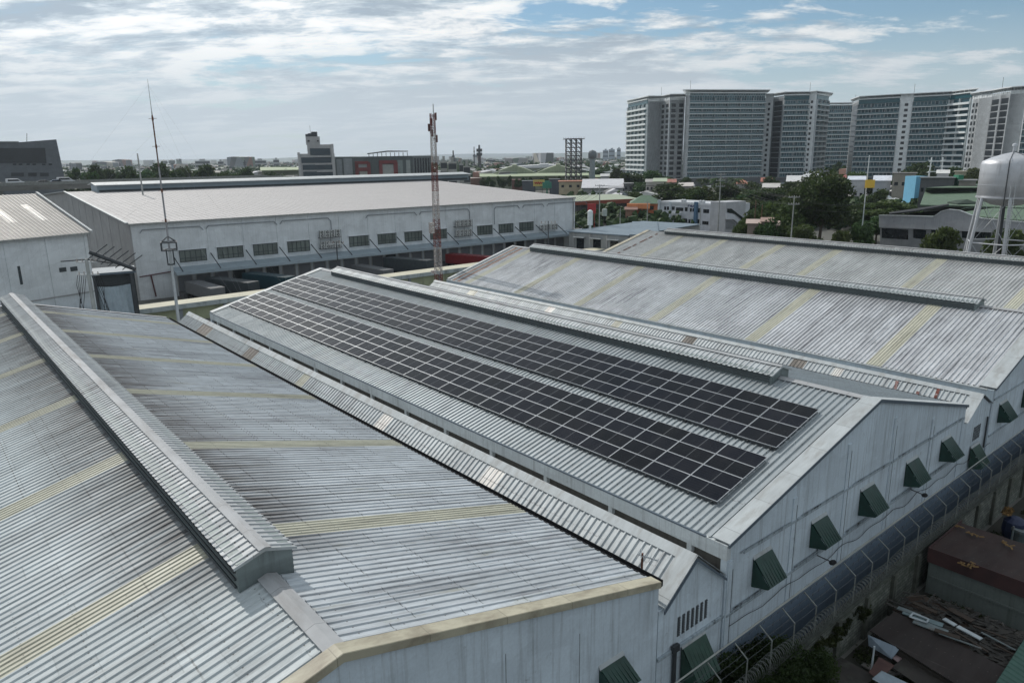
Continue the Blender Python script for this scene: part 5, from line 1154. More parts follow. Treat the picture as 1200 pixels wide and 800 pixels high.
MB().tube(BT(32, 166, 10), BT(32, 155.5, 10), .12, 4).build('aerial', DKSTEEL, t)

# elevated highway with vans
A_ = atD(-80, 219, 310); B2 = atD(330, 214, 330); zt_ = A_.z; A_.z = B2.z = 0; d = (B2-A_).normalized(); nn = Vector((-d.y, d.x, 0)); nn = nn if nn.dot(A_-CAM) > 0 else -nn; ln = (B2-A_).length
hw = MB(); hw.obox((A_+B2)/2+nn*8+Vector((0, 0, zt_-1.2)), d*ln/2, nn*9, (0, 0, .9)); struct(hw, 'elevated_road', M('viaduct_concrete', (.16, .16, .15), .9, 0, .2, (.1, .1, .3), (.07, .075, .06), .6, (.2, .2, .5)))
m = MB(); m.obox((A_+B2)/2-nn*.9+Vector((0, 0, zt_+.15)), d*ln/2, nn*.12, (0, 0, .5)); m.obox((A_+B2)/2+nn*17+Vector((0, 0, zt_+.15)), d*ln/2, nn*.12, (0, 0, .5)); tag(m.build('road_parapet', M('parapet_concrete', (.20, .21, .20), .9)), 'long grey concrete parapets along the elevated road', 'parapet')
for k in range(5):
    c_ = A_+d*(18+k*32)+nn*8; m = MB(); m.obox((c_.x, c_.y, (G+zt_-2)/2), d*1.1, nn*1.4, (0, 0, (zt_-2-G)/2)); m.obox((c_.x, c_.y, zt_-3), d*1.3, nn*6, (0, 0, .9)); tag(m.build('road_pier', CONC), 'concrete hammerhead pier under the elevated road', 'pier', 'piers under the elevated road')
vp = None
for x_, y_, bc, lab, ln_, h_ in ((19, 215.8, (.6, .62, .65), 'white van on the elevated road near the left edge', 5.4, 2.2), (69, 216.0, (.05, .09, .16), 'dark blue car on the elevated road right of the white van', 4.4, 1.5), (79, 214.5, (.5, .52, .54), 'light grey minibus on the elevated road before the long roof monitor', 5.6, 2.3), (-4, 216.5, (.55, .5, .45), 'pale car at the very left edge of the elevated road', 4.4, 1.5), (53, 216.5, (.05, .05, .055), 'black car between the vans on the elevated road', 4.3, 1.4)):
    c_ = hit(A_, (d.x, d.y), x_, y_)+nn*3.5; c_.z = zt_-.3; mt = M('car_paint', bc, .35, .2, .04); t = thing('van' if h_ > 2 else 'car', lab, 'van' if h_ > 2 else 'car', c_, 'vehicles on the elevated road')
    for nm in (0,):
        m = MB(); L2 = ln_/2; bk = L2*.95 if h_ > 2 else L2*.55
        pf = [(-L2, .35), (-L2, h_*.62), (-bk, h_), (L2*.35, h_), (L2*.75, h_*.58), (L2, h_*.5), (L2, .35)]
        m.prism([c_+d*a+nn*-.9+Vector((0, 0, z)) for a, z in pf], nn*1.8); m.build('body', mt, t)
        m = MB(); m.prism([c_+d*a+nn*-.93+Vector((0, 0, z)) for a, z in ((-L2*.8, h_*.62), (-L2*.75, h_*.88), (L2*.33, h_*.88), (L2*.55, h_*.62))], nn*1.86); m.build('window', GLASS_D, t)
        for a in (-L2*.62, L2*.62):
            for b in (-.8, .8): q = c_+d*a+nn*b+Vector((0, 0, .34)); m = MB(); m.tube(q-nn*.12, q+nn*.12, .34, 12); m.build('wheel', BLACK, t)

# ------------------------------------------------------------------ right: green roofed compound, tank
GRR = roof_mat('faded_green_roof', (.085, .14, .085), (.05, .08, .055), .6, seams=False, metal=0, rough=.7, patch=.18); ZP = zof(1030, 253, atD(1030, 253, 205))
def roofpoly(par, pts, z, nm, mt, th_=.3):
    q = []
    for p in pts: w_ = onZ(p[0], p[1], p[2] if len(p) > 2 else z); q.append(w_)
    return MB().prism(q, (0, 0, th_)).build(nm, mt, par)
A_ = atD(1030, 253, 205); B2 = atD(1215, 266, 190); A_.z = B2.z = G; d = (B2-A_).normalized(); nn = Vector((-d.y, d.x, 0)); nn = nn if nn.dot(A_-CAM) > 0 else -nn; ln = (B2-A_).length
t = thing('compound_building', 'long grey building with wavy parapet and faded green roofs behind the water tank', 'building', (A_+B2)/2)
def CP(x, y, b=0):
    a = hit(A_, (d.x, d.y), x, y); a.z = zof(x, y, a); return a+nn*b
wave = [(1030, 252.5), (1060, 253), (1094, 254), (1103, 248), (1112, 245.5), (1125, 247), (1137, 252), (1150, 256), (1215, 262)]
MB().prism([CP(x, y) for x, y in wave]+[CP(1215, 275), CP(1100, 269.5), (CP(1030, 266.5))], nn*.4).build('wavy_parapet', wm((.33, .34, .36)), t)
MB().prism([CP(x, y-.6, -.15) for x, y in wave]+[CP(x, y+.5, -.15) for x, y in reversed(wave)], nn*.7).build('parapet_cap', TRIM_W, t)
m = MB(); m.prism([CP(1030, 266, .5), CP(1215, 274, .5), CP(1215, 310, .5), CP(1030, 310, .5)], nn*22); m.build('wall', wm((.24, .25, .26)), t)
for x0, x1 in ((1032, 1063), (1069, 1084), (1090, 1120), (1126, 1160)): MB().prism([CP(x0, 267.5, .45), CP(x1, 268.5+(x1-1030)*.03, .45), CP(x1, 281, .45), CP(x0, 279, .45)], nn*.04).build('window', GLASS_D, t)
zr1 = CP(1030, 254).z
roofpoly(t, [(1040, 254), (1096, 254), (1155, 238), (1190, 232), (1230, 236), (1230, 262), (1140, 254)], zr1-.2, 'roof', GRR)
m = MB(); pk = onZ(1160, 233, zr1+1.5); 
A2 = atD(1010, 232, 300); B3 = atD(1225, 233, 270); A2.z = B3.z = G
t2 = thing('green_hall', 'broad hall with a dull green double pitched roof behind the wavy parapet', 'hall', (A2+B3)/2)
zr2 = -1.8
q = [onZ(1062, 249, zr1), onZ(1085, 240, zr2-.6), onZ(1136, 238, zr2-.5), onZ(1230, 240, zr2-.5), onZ(1230, 226, zr2+1.2), onZ(1140, 229, zr2+1.2), onZ(1076, 224.5, zr2+1.2)]
MB().prism([onZ(1078, 241.5, zr2-1), onZ(1230, 246, zr2-1), onZ(1230, 229, zr2+.8), onZ(1084, 225, zr2+.8)], (0, 0, .4)).build('roof', GRR, t2)
MB().prism([onZ(1084, 224.6, zr2+1.0), onZ(1230, 228.6, zr2+1.0), onZ(1230, 221, zr2+2.4), onZ(1150, 216.5, zr2+2.4), onZ(1085, 221.5, zr2+2.4)], (0, 0, .4)).build('upper_roof', GRR, t2)
MB().prism([onZ(1080, 240, zr2-1.2), onZ(1230, 244, zr2-1.2), onZ(1230, 224, zr2-1.2), onZ(1086, 222.5, zr2-1.2)], (0, 0, G-zr2+1.2)).build('wall', wm((.12, .13, .12)), t2)
MB().prism([onZ(1042, 250.2, zr1+.4), onZ(1072, 246, zr1+.9), onZ(1112, 240, zr1+1.0), onZ(1112, 241.2, zr1+1.0), onZ(1072, 248.5, zr1+.7), onZ(1042, 252, zr1+.2)], (0, 0, .35)).build('eave_strip', BLACK, t2)
MB().prism([onZ(1110, 238, zr2), onZ(1120, 236, zr2+.6), onZ(1133, 235, zr2+.9), onZ(1146, 239, zr2), onZ(1135, 239.5, zr2), onZ(1122, 240, zr2)], (0, 0, .35)).build('roof_valley', M('dark_green_valley', (.02, .04, .025), .8), t2)
# water tank
TP = atD(1184, 206, 134); TP.z = 0; k_ = 134/F_PX/1.46; zb_ = zof(1184, 231, TP); zs = zof(1184, 190, TP); ztop = zof(1176, 181.5, TP); RT = (1184-1147)*k_
t = thing('water_tank', 'silver riveted water tank with a domed lid on tall tubular legs', 'water tank', (TP.x, TP.y, G))
TK = M('silver_tank_paint', (.50, .51, .53), .42, .45, .08, (.5, .5, .8), (.28, .28, .29), .45, (1.5, 1.5, .25))
m = MB(); m.lathe((TP.x, TP.y, 0), [(RT*.0, zb_-1.4), (RT*.5, zb_-1.1), (RT*.9, zb_-.35), (RT, zb_), (RT, zs-.3), (RT*.96, zs+.15), (RT*.72, zs+.62), (RT*.35, zs+1.15), (0, zs+1.45)], 48); tk = m.build('tank_shell', TK, t, smooth=True)
m = MB(); m.lathe((TP.x, TP.y, 0), [(RT, zb_-.08), (RT+.12, zb_-.08), (RT+.12, zb_+.10), (RT, zb_+.10)], 48); 
for zq in (.36, .68): z_ = zb_+(zs-zb_)*zq; m.lathe((TP.x, TP.y, 0), [(RT, z_-.03), (RT+.03, z_-.03), (RT+.03, z_+.03), (RT, z_+.03)], 48)
m.build('hoop', TK, tk)
m = MB()
for a_ in (3.35, 4.15):
    q = Vector((TP.x+RT*1.03*math.cos(a_), TP.y+RT*1.03*math.sin(a_), 0)); m.tube(q+Vector((0, 0, zb_-1)), q+Vector((0, 0, zs+.3)), .07, 5); m.tube(q+Vector((0, 0, zs+.3)), (TP.x, TP.y, zs+1.6), .05, 5)
m.build('level_pipe', DKSTEEL, tk)
m = MB(); c_ = Vector((TP.x, TP.y, zs+1.3)); m.tube(c_, c_+Vector((0, 0, 1.0)), .2, 8); m.lathe(c_+Vector((0, 0, .9)), [(0, 0), (.35, .1), (.3, .4), (0, .55)], 10); m.build('vent_cowl', ALU, tk)
legs = []
for i in range(6):
    a_ = 2*math.pi*i/6+3.55; tpv = Vector((TP.x+RT*.98*math.cos(a_), TP.y+RT*.98*math.sin(a_), zb_-.1)); btv = Vector((TP.x+RT*1.5*math.cos(a_), TP.y+RT*1.5*math.sin(a_), G)); legs.append((tpv, btv))
    m = MB(); m.tube(btv, tpv, .24, 10); m.build('leg', TK, t)
for lev in (.38, .72):
    for i in range(6):
        p1_, q1_ = legs[i], legs[(i+1) % 6]; m = MB(); m.tube(p1_[0].lerp(p1_[1], lev), q1_[0].lerp(q1_[1], lev), .11, 6); m.build('ring_strut', TK, t)
for (l0, l1) in ((0, .38), (.38, .72), (.72, 1)):
    for i in range(6):
        p1_, q1_ = legs[i], legs[(i+1) % 6]; m = MB(); m.tube(p1_[0].lerp(p1_[1], l0), q1_[0].lerp(q1_[1], l1), .04, 4, caps=False); m.tube(q1_[0].lerp(q1_[1], l0), p1_[0].lerp(p1_[1], l1), .04, 4, caps=False); m.build('tie_rod', STEEL, t)
m = MB(); m.tube((TP.x-.6, TP.y, zb_-1), (TP.x-.8, TP.y-.3, G), .16, 6); m.tube((TP.x-1.1, TP.y, zb_-1), (TP.x-1.4, TP.y-.3, G), .10, 6); m.build('feed_pipe', DKSTEEL, t)
tp_, bt_ = legs[0]; m = MB(); off = (bt_-TP); off.z = 0; off = off.normalized()*.55; s_ = Vector((-off.y, off.x, 0)).normalized()*.28
for q in (-1, 1): m.tube(tp_+off+s_*q+Vector((0, 0, 2)), bt_+off+s_*q, .05, 5)
for k in range(44): p = (tp_+off).lerp(bt_+off, k/44); m.tube(p-s_, p+s_, .03, 4)
for k in range(16):
    p = (tp_+off).lerp(bt_+off, k/16)+off*.6; m.tube(p-s_*1.2, p+s_*1.2, .025, 4); m.tube(p-s_*1.2, p-off*.6-s_, .025, 4); m.tube(p+s_*1.2, p-off*.6+s_, .025, 4)
m.build('caged_ladder', STEEL, t)

# ------------------------------------------------------------------ trees
tree('big', 966, 206, 112, 196, 'big dark dense tree, the largest in the middle right')
tree('light', 918, 236, 62, 188, 'lighter green spreading tree just left of the biggest tree')
tree('round2', 897, 214, 62, 300, 'dark round tree behind and left of the biggest tree')
tree('flat', 1046, 232, 96, 232, 'layered flat topped tree right of the street light')
tree('round2', 1030, 248, 60, 215, 'tree below the flat topped one beside the street light')
tree('bush', 1106, 263, 70, 165, 'rounded light green bushy tree left of the water tank ladder')
tree('bush', 1182, 266, 76, 172, 'bushy tree seen through the water tank legs')
tree('round', 796, 215, 66, 300, 'dark round tree behind the white two storey office')
tree('light', 826, 218, 40, 310, 'sunlit light tree above the office blue fin')
tree('round', 855, 214, 54, 330, 'dark tree under the palms behind the office'); tree('round', 880, 222, 44, 300, 'dark tree behind the stair wing of the office')
tree('palm', 842, 205, 26, 345, 'coconut palm left of the tall pylon pole'); tree('palm', 862, 205, 26, 350, 'coconut palm right of the tall pylon pole'); tree('palm', 826, 206, 22, 380, 'small palm behind the sunlit light tree')
tree('round2', 744, 197, 40, 430, 'dark tree at the foot of the leftmost tower, left one'); tree('round', 768, 200, 40, 420, 'bushy tree at the foot of the leftmost tower, right one'); tree('round2', 752, 210, 36, 400, 'low dark tree between the two at the leftmost tower')
tree('round', 722, 197, 20, 520, 'tree right of the slim water tower'); tree('round', 660, 192, 14, 760, 'far dark tree left of the billboard frame')
tree('round2', 1012, 203, 60, 400, 'dark trees at the foot of the towers, behind the yellow sign'); tree('round', 1080, 191, 56, 440, 'dark tree before the long tower, left of the frame pylon'); tree('round2', 1062, 196, 40, 445, 'dark tree before the long tower, centre left'); tree('round', 1124, 196, 36, 430, 'dark tree behind the small frame pylon')
tree('light', 1140, 196, 46, 400, 'light green shrubs left of the water tank top'); tree('round', 930, 213, 50, 330, 'dark tree below the white roofed house'); tree('round2', 870, 228, 60, 285, 'dense dark growth behind the wooden poles')
tree('light', 905, 262, 46, 180, 'light green undergrowth at the foot of the biggest tree'); tree('bush', 1010, 262, 50, 190, 'undergrowth left of the grey compound building')
tree('round', 811, 222, 40, 290, 'low dark tree behind the office centre'); tree('light', 1002, 200, 30, 420, 'pale tree left of the yellow sign near the tower foot')
for i, (x, y, w_, d_) in enumerate(((84, 197, 22, 520), (98, 196, 22, 560), (112, 193, 26, 520), (128, 192, 30, 540), (146, 195, 30, 520), (166, 193, 34, 500), (188, 191, 34, 520), (212, 190, 36, 540), (236, 193, 34, 500), (258, 196, 34, 480), (282, 197, 30, 520), (300, 203, 28, 470), (318, 202, 30, 460), (334, 204, 30, 470), (205, 199, 30, 450), (178, 200, 30, 430), (150, 201, 26, 420), (228, 202, 34, 430), (108, 202, 24, 430), (270, 204, 28, 430))):
    tree(('round', 'round2')[i % 2], x, y, w_, d_, 'dark tree, number %s from the left... ' % i)['label'] = 'dark tree in the wood beyond the long roof monitor'

for i, (k_, x, y, w_, d_) in enumerate((('round', 893, 236, 40, 215), ('light', 880, 246, 36, 200), ('round2', 902, 248, 34, 178), ('bush', 872, 256, 34, 190), ('light', 945, 262, 44, 178), ('bush', 986, 268, 44, 176), ('round', 1008, 240, 40, 230), ('round2', 786, 206, 26, 400), ('round', 800, 208, 22, 410), ('round2', 880, 209, 26, 400), ('round', 906, 207, 26, 410), ('round2', 1140, 203, 26, 330), ('round', 1030, 222, 34, 300), ('light', 740, 224, 30, 330), ('round', 708, 212, 18, 450))):
    tree(k_, x, y, w_, d_, 'x')['label'] = 'dark tree filling a gap between the houses and poles before the towers'
# far wood and far town as masses
def far_mass(name, label, cat, mt, n_, d0, d1, hmin, hmax, wmin, wmax, xr=(-200, 1400), leafy=True, seed=5):
    rn = random.Random(seed); mb = MB()
    for _ in range(n_):
        x = rn.uniform(*xr); d_ = d0*((d1/d0)**rn.random()); P_ = atD(x, 250, d_); h_ = rn.uniform(hmin, hmax); w_ = rn.uniform(wmin, wmax)
        if leafy:
            for _k in range(16):
                t_ = rn.uniform(0, 6.28); r_ = w_*rn.random()**.5; z_ = G+h_*rn.uniform(.25, 1)*(1-.4*(r_/w_)**2); c_ = Vector((P_.x+r_*math.cos(t_), P_.y+r_*math.sin(t_), z_)); s_ = w_*rn.uniform(.16, .38)
                a_ = Vector((rn.gauss(0, 1), rn.gauss(0, 1), rn.gauss(0, .7))).normalized()*s_; b_ = a_.cross(Vector((rn.gauss(0, 1), rn.gauss(0, 1), rn.gauss(0, 1)))).normalized()*s_
                e_ = a_.cross(b_).normalized()*s_*.8
                mb.add([c_-a_, c_+a_, c_-b_, c_+b_, c_-e_, c_+e_], [(0, 2, 4), (2, 1, 4), (1, 3, 4), (3, 0, 4), (2, 0, 5), (1, 2, 5), (3, 1, 5), (0, 3, 5)])
        else:
            t_ = rn.uniform(0, 1.57); a_ = Vector((math.cos(t_), math.sin(t_), 0)); b_ = Vector((-a_.y, a_.x, 0)); w2 = w_*rn.uniform(.5, 1.2); rz = rn.uniform(.5, 2.5) if rn.random() < .7 else .2; c_ = Vector((P_.x, P_.y, G))
            mb.prism([c_-a_*w_-b_*w2, c_-a_*w_-b_*w2+Vector((0, 0, h_)), c_-a_*w_+Vector((0, 0, h_+rz)), c_-a_*w_+b_*w2+Vector((0, 0, h_)), c_-a_*w_+b_*w2], a_*2*w_)
    return tag(mb.build(name, mt, recal=not leafy), label, cat, kind='stuff')
def town_mat(name, cols):
    m, n, b = nt(name); P = pos(n, (.045, .045, .02)); wn = n.nodes.new('ShaderNodeTexVoronoi'); wn.inputs['Scale'].default_value = 1; n.links.new(P, wn.inputs['Vector'])
    s = n.nodes.new('ShaderNodeSeparateColor'); n.links.new(wn.outputs['Color'], s.inputs[0])
    c = ramp(n, s.outputs[0], [(i/len(cols), k) for i, k in enumerate(cols)]); n.nodes[-1].color_ramp.interpolation = 'CONSTANT'
    n.links.new(c, b.inputs['Base Color']); b.inputs['Roughness'].default_value = .8; return m
TOWN = town_mat('town_roofs', [(.30, .29, .28), (.12, .12, .12), (.55, .55, .54), (.22, .12, .09), (.18, .20, .21), (.40, .38, .33), (.09, .10, .10), (.16, .20, .16), (.5, .5, .52)])
far_mass('far_town', 'mass of low houses and roofs stretching to the horizon', 'town', TOWN, 3600, 620, 5200, 4, 12, 5, 16, leafy=False)
far_mass('mid_town', 'jumble of low roofs between the trees in front of the towers', 'town', TOWN, 260, 330, 620, 3.2, 6.5, 3, 7, xr=(690, 1300), leafy=False, seed=9)
far_mass('far_town_blocks', 'scattered taller far off blocks near the horizon', 'town', TOWN, 110, 1500, 5200, 14, 34, 8, 22, leafy=False, seed=12)
far_mass('distant_wood', 'far off tree belt along the horizon', 'wood', LEAF, 3800, 640, 4800, 8, 16, 7, 16, seed=3)
far_mass('scrub', 'low dark trees and scrub between the houses of the middle distance', 'scrub', LEAF, 900, 250, 620, 3, 7.5, 3, 7, xr=(670, 1350), seed=4)
far_mass('wood', 'dark belt of trees beyond the elevated road', 'wood', LEAF, 620, 480, 900, 6, 13, 5, 10, xr=(60, 360), seed=14)
# hills
def hills(d_, y0, amp, mt, name, seed, x0=-300, x1=1600):
    rn = random.Random(seed); pts = []; n_ = 120
    ph = [(rn.uniform(.8, 7), rn.uniform(0, 6.28), rn.random()) for _ in range(9)]
    for i in range(n_+1):
        x = x0+(x1-x0)*i/n_; P_ = atD(x, 200, d_); h_ = sum(a*math.sin(f*i/n_*6.28+p) for f, p, a in ph)/3; P_.z = CAM.z+d_/F_PX*(y0+amp*h_); pts.append(P_)
    mb = MB()
    for p in pts: q = Vector((p.x, p.y, G)); bq = q+Vector((p.x-CAM.x, p.y-CAM.y, 0))*.25; mid = Vector(((q.x+bq.x)/2, (q.y+bq.y)/2, max(p.z, G+1))); mb.v += [tuple(q), tuple(mid), tuple(bq)]
    for i in range(n_): k = 3*i; mb.f += [(k, k+3, k+4, k+1), (k+1, k+4, k+5, k+2)]
    struct(mb, name, mt, smooth=True)
hills(6200, 1.5, 2.2, M('hill_blue', (.10, .13, .12), .9), 'hills', 4)
hills(7600, 3.0, 3.0, M('mountain', (.12, .15, .16), .9), 'mountains', 8)

# far landmarks on the skyline
SKYB = M('far_tower_concrete', (.22, .27, .31), .8)
def far_block(x0, x1, ytop, d_, label, nm='far_tower_block', mt=SKYB, cat='tower block'):
    A_, B2 = atD(x0, ytop, d_), atD(x1, ytop, d_); zt = A_.z; A_.z = B2.z = G; ux = (B2-A_); w_ = ux.length; uy = Vector((-ux.y, ux.x, 0)).normalized()*min(w_, 40)
    t = thing(nm, label, cat, (A_+B2)/2, 'far tower blocks'); MB().prism([A_, B2, B2+uy, A_+uy], (0, 0, zt-G)).build('wall', mt, t)
    m = MB(); c_ = (A_+B2+uy)/2; m.obox((c_.x, c_.y, zt+2), ux*.18, uy*.2, (0, 0, 2)); m.build('roof_plant', mt, t)
    nfl = max(3, int((zt-G)/14)); 
    for k in range(nfl):
        m = MB(); z = G+(zt-G)*(k+.5)/nfl; m.obox((A_+B2)/2-uy*.004+Vector((0, 0, z-G)), ux*.46, uy*.005, (0, 0, 2.2)); m.build('window_band', CDK, t)
    return t
for i, (a, b_, y, d_) in enumerate(((706.5, 713, 176, 2600), (713.5, 720.5, 175, 2650), (723, 727.5, 174, 2500))): far_block(a, b_, y, d_, 'hazy far off tower block, %s of three left of the condominiums' % ORD[i+1])
for i, (a, b_, y, d_) in enumerate(((516, 524, 189, 620), (525, 535, 190, 610), (538, 543, 192, 560), (543, 551, 195, 540))): far_block(a, b_, y, d_, 'pale grey block, %s from the left beside the lattice tower' % ORD[i+1], mt=wm((.34, .34, .32)), nm='grey_block', cat='building')
for i, (a, b_, y) in enumerate(((569, 581, 187.5), (582, 590, 189), (608, 622, 188), (455, 470, 189), (228, 246, 188.5), (255, 262, 189), (297, 312, 188), (320, 327, 187))): far_block(a, b_, y, 1900, 'pale low block on the skyline, %s of the skyline row from the left when counted apart' % ORD[i+1], mt=wm((.36, .37, .37)), nm='skyline_block', cat='building')['label'] = 'pale low block on the far skyline'
def far_mast(x, ytop, d_, label, nm='telecom_mast', w_=1.2, lat=True):
    P_ = atD(x, ytop, d_); zt = P_.z; P_.z = G; t = thing(nm, label, 'mast', P_, 'far masts')
    if lat: lattice(t, P_, G, zt, w_, w_*.4, 14, .28, DKSTEEL, None, 30)
    else: MB().tube(P_, (P_.x, P_.y, zt), w_, 8, w_*.7).build('shaft', DKSTEEL, t)
    m = MB()
    for k in (.72, .84): m.obox((P_.x, P_.y, G+(zt-G)*k), rt0*w_*1.5, fwh*w_*1.5, (0, 0, w_*.8))
    m.build('antenna_cluster', DKSTEEL, t)
far_mast(561.5, 170, 900, 'dark lattice telecom mast left of centre on the skyline', w_=2.2); far_mast(555.5, 172, 1000, 'thin mast just left of the dark lattice mast', w_=.7, lat=False); far_mast(531, 176.5, 640, 'grey pole mast behind the warehouse right of the tower', w_=.75, lat=False)
for i, (x, y) in enumerate(((192, 187), (201, 186.5))):
    P_ = atD(x, y, 1300); zt = P_.z; P_.z = G; t = thing('water_tower', 'tiny far water tower on the left skyline, %s one' % ('left', 'right')[i], 'water tower', P_, 'far water towers'); MB().tube(P_, (P_.x, P_.y, zt-8), 1.6, 8).build('shaft', SKYB, t); m = MB(); m.lathe((P_.x, P_.y, zt-9), [(0, 0), (5, 3), (5, 7), (0, 9)], 12); m.build('tank', wm((.3, .32, .32)), t)
far_mast(286.5, 188, 1400, 'thin far chimney on the left skyline', w_=1.4, lat=False)

# houses on the right in front of the towers
H = [(939, 963, 207.5, 385, (.42, .40, .36), (.55, .56, .57), 'white roofed upper house with open balcony above the biggest tree', 'hip', 3, 3, 2.2),
     (922, 940, 213, 395, (.55, .55, .54), (.6, .6, .6), 'long white slope roofed house left of the white roofed house', 'shed', 5, 2, 2.6),
     (973, 991, 208.5, 390, (.22, .16, .14), (.25, .06, .05), 'house with a dark red roof right of the white roofed house', 'gable', 2, 2, 1.3),
     (994, 1014, 211, 380, (.45, .46, .48), (.60, .64, .70), 'low house with a pale blue white roof left of the yellow sign', 'shed', 3, 1, 1.4),
     (1024, 1044, 212, 350, (.38, .40, .44), (.62, .66, .72), 'low house with a bright bluish roof right of the yellow sign', 'shed', 3, 1, 1.8),
     (1047, 1074, 203.5, 345, (.28, .25, .21), (.16, .15, .14), 'unfinished brown house with square window holes', 'flat', 3, 2, 1),
     (1079, 1119, 209, 300, (.10, .105, .11), (.13, .14, .14), 'dark grey block house right of the light blue wall', 'flat', 6, 2, 1),
     (1124, 1144, 212, 300, (.24, .22, .20), (.2, .2, .2), 'brownish house near the water tank left side', 'flat', 3, 2, 1),
     (892, 904, 213, 420, (.5, .45, .4), (.35, .12, .08), 'small house with a terracotta roof left of the biggest tree', 'gable', 2, 1, 2),
     (862, 876, 215.5, 400, (.3, .3, .28), (.42, .18, .12), 'salmon roofed house among the trees behind the palms', 'hip', 2, 1, 2.4),
     (795, 812, 218.5, 380, (.34, .32, .3), (.55, .50, .47), 'pinkish white roofed low house behind the round tree', 'shed', 3, 1, 1.4),
     (757, 766, 213.5, 360, (.38, .37, .35), (.33, .32, .30), 'small grey brown house left of the green roofed one', 'shed', 2, 2, 1),
     (766, 781, 213, 355, (.36, .35, .31), (.36, .42, .30), 'house with a pale green shed roof at the tower foot', 'shed', 2, 2, 1.2),
     (781, 792, 214, 370, (.30, .27, .25), (.30, .11, .08), 'house with a brown red roof at the tower foot', 'shed', 2, 2, 1.2),
     (731, 742, 215.5, 400, (.14, .14, .14), (.2, .2, .2), 'dark concrete house left of the trees at the leftmost tower', 'flat', 2, 2, 1),
     (704, 714, 206.5, 520, (.4, .4, .4), (.6, .6, .6), 'small white building right of the slim water tower', 'gable', 2, 1, 1.5),
     (894, 914, 220, 340, (.34, .33, .31), (.5, .48, .45), 'low pale house half hidden by the biggest tree', 'shed', 3, 1, 1.4),
     (1098, 1112, 203.5, 380, (.5, .5, .5), (.62, .62, .6), 'white low house right of the light blue wall', 'shed', 2, 1, 1.3),
     (1119, 1133, 201.5, 400, (.46, .44, .32), (.4, .38, .3), 'cream house with shrubs below the long tower', 'flat', 3, 2, 1)]
for (x0, x1, y, d_, w_, r_, lab, kd, nw, fl, rise) in H: house(x0, x1, y, d_, 11, w_, r_, lab, kd, nw, fl, rise=rise, grp=HG)
P_ = atD(1073.5, 214, 330); m = MB(); m.obox((P_.x, P_.y, (atD(1073, 206.5, 330).z+G)/2+2), rt0*2.3, fwh*4, (0, 0, (atD(1073, 206.5, 330).z-G)/2-2)); tag(m.build('painted_wall', M('light_blue_paint', (.13, .36, .52), .7, 0, .06)), 'bright light blue painted block wall', 'wall')
P_ = atD(1122.5, 214, 305); m = MB(); m.obox((P_.x, P_.y, atD(1122, 214, 305).z), rt0*.9, fwh*1.5, (0, 0, 2.6)); m.obox((P_.x, P_.y, G+2), rt0*.7, fwh*1, (0, 0, 2)); tag(m.build('green_banner', M('green_tarp', (.02, .18, .10), .7)), 'small bright green hanging tarpaulin near the water tank', 'tarpaulin')
# frame pylon
P_ = atD(1096, 205, 400); zt = atD(1096, 184.5, 400).z; P_.z = G; t = thing('frame_pylon', 'small white twin legged steel frame with crossbars before the long tower', 'pylon', P_)
for s_ in (-1, 1):
    m = MB(); 
    for q in (-.8, .8): m.tube(P_+rt0*(s_*3.4+q*1.2)+fwh*q, P_+rt0*(s_*2.6+q*.5)+fwh*q+Vector((0, 0, zt-G)), .22, 5)
    for k in range(8): z = (zt-G)*(k+.5)/8; m.tube(P_+rt0*(s_*3.1-1)+Vector((0, 0, z)), P_+rt0*(s_*3.0+1)+Vector((0, 0, z)), .16, 4)
    m.build('pylon_leg', CSL, t)
for k in (.45, .7, .92): MB().tube(P_-rt0*3.4+Vector((0, 0, (zt-G)*k)), P_+rt0*3.4+Vector((0, 0, (zt-G)*k)), .22, 5).build('crossbar', CSL, t)

# poles on the right side and the road there
WOOD = M('wood_pole', (.13, .075, .05), .9)
pa = util_pole(845, 203, 205, 'tall concrete utility pole with crossarms in front of the white office', 3, 0, thick=.2)
pb_ = util_pole(931, 229, 172, 'utility pole with two crossarms before the biggest tree', 2, 0)
pc = util_pole(703, 216, 196, 'utility pole with transformers right of the white warehouse', 2, 1)
util_pole(821, 243, 190, 'plain concrete post before the white office', 0, 0); util_pole(886, 235, 196, 'brown wooden pole, left of a pair', 0, 0, WOOD); util_pole(893.5, 240, 190, 'brown wooden pole, right of a pair', 0, 0, WOOD); util_pole(759, 236, 240, 'thin pole before the orange building', 1, 0)
P_, zt_ = util_pole(1019, 182, 200, 'tall thin street pole with the yellow panel hanging at its middle', 0, 0, CSL, thick=.16)
q = atD(1019.5, 215.5, 199); m = MB(); m.obox(q, rt0*1.15, fwh*.08, (0, 0, .95)); m.obox(q+fwh*.2-Vector((0, 0, .6)), rt0*.1, fwh*.3, (0, 0, .1)); tag(m.build('yellow_sign', M('golden_yellow_sign', (.75, .48, .06), .5, 0, .04)), 'bright yellow rectangular sign panel on the street pole', 'sign')
P_, _ = util_pole(727, 244, 212, 'short portal post before the red banded restaurant', 0, 0)
P_ = atD(691.5, 262, 185); z0_ = zof(691, 262, P_); z1_ = zof(691, 247.5, P_); m = MB(); m.lathe((P_.x, P_.y, G), [(0, z0_-G-.4), (.65, z0_-G-.4), (.65, z1_-G), (.3, z1_-G+.3), (0, z1_-G+.35)], 14); m.tube((P_.x, P_.y, G), (P_.x, P_.y, z0_), .3, 6); tag(m.build('white_cylinder_tank', CSL, smooth=False), 'slim white upright tank behind the slate blue roof', 'tank')
P_ = atD(693.5, 244.5, 200); m = MB(); m.obox(P_, rt0*1.1, fwh*.15, (0, 0, 1.3)); m.tube((P_.x+1, P_.y, G), (P_.x+1, P_.y, P_.z), .1, 5); tag(m.build('red_sign', M('red_sign_paint', (.35, .03, .03), .6)), 'red square sign above the slim white tank', 'sign')
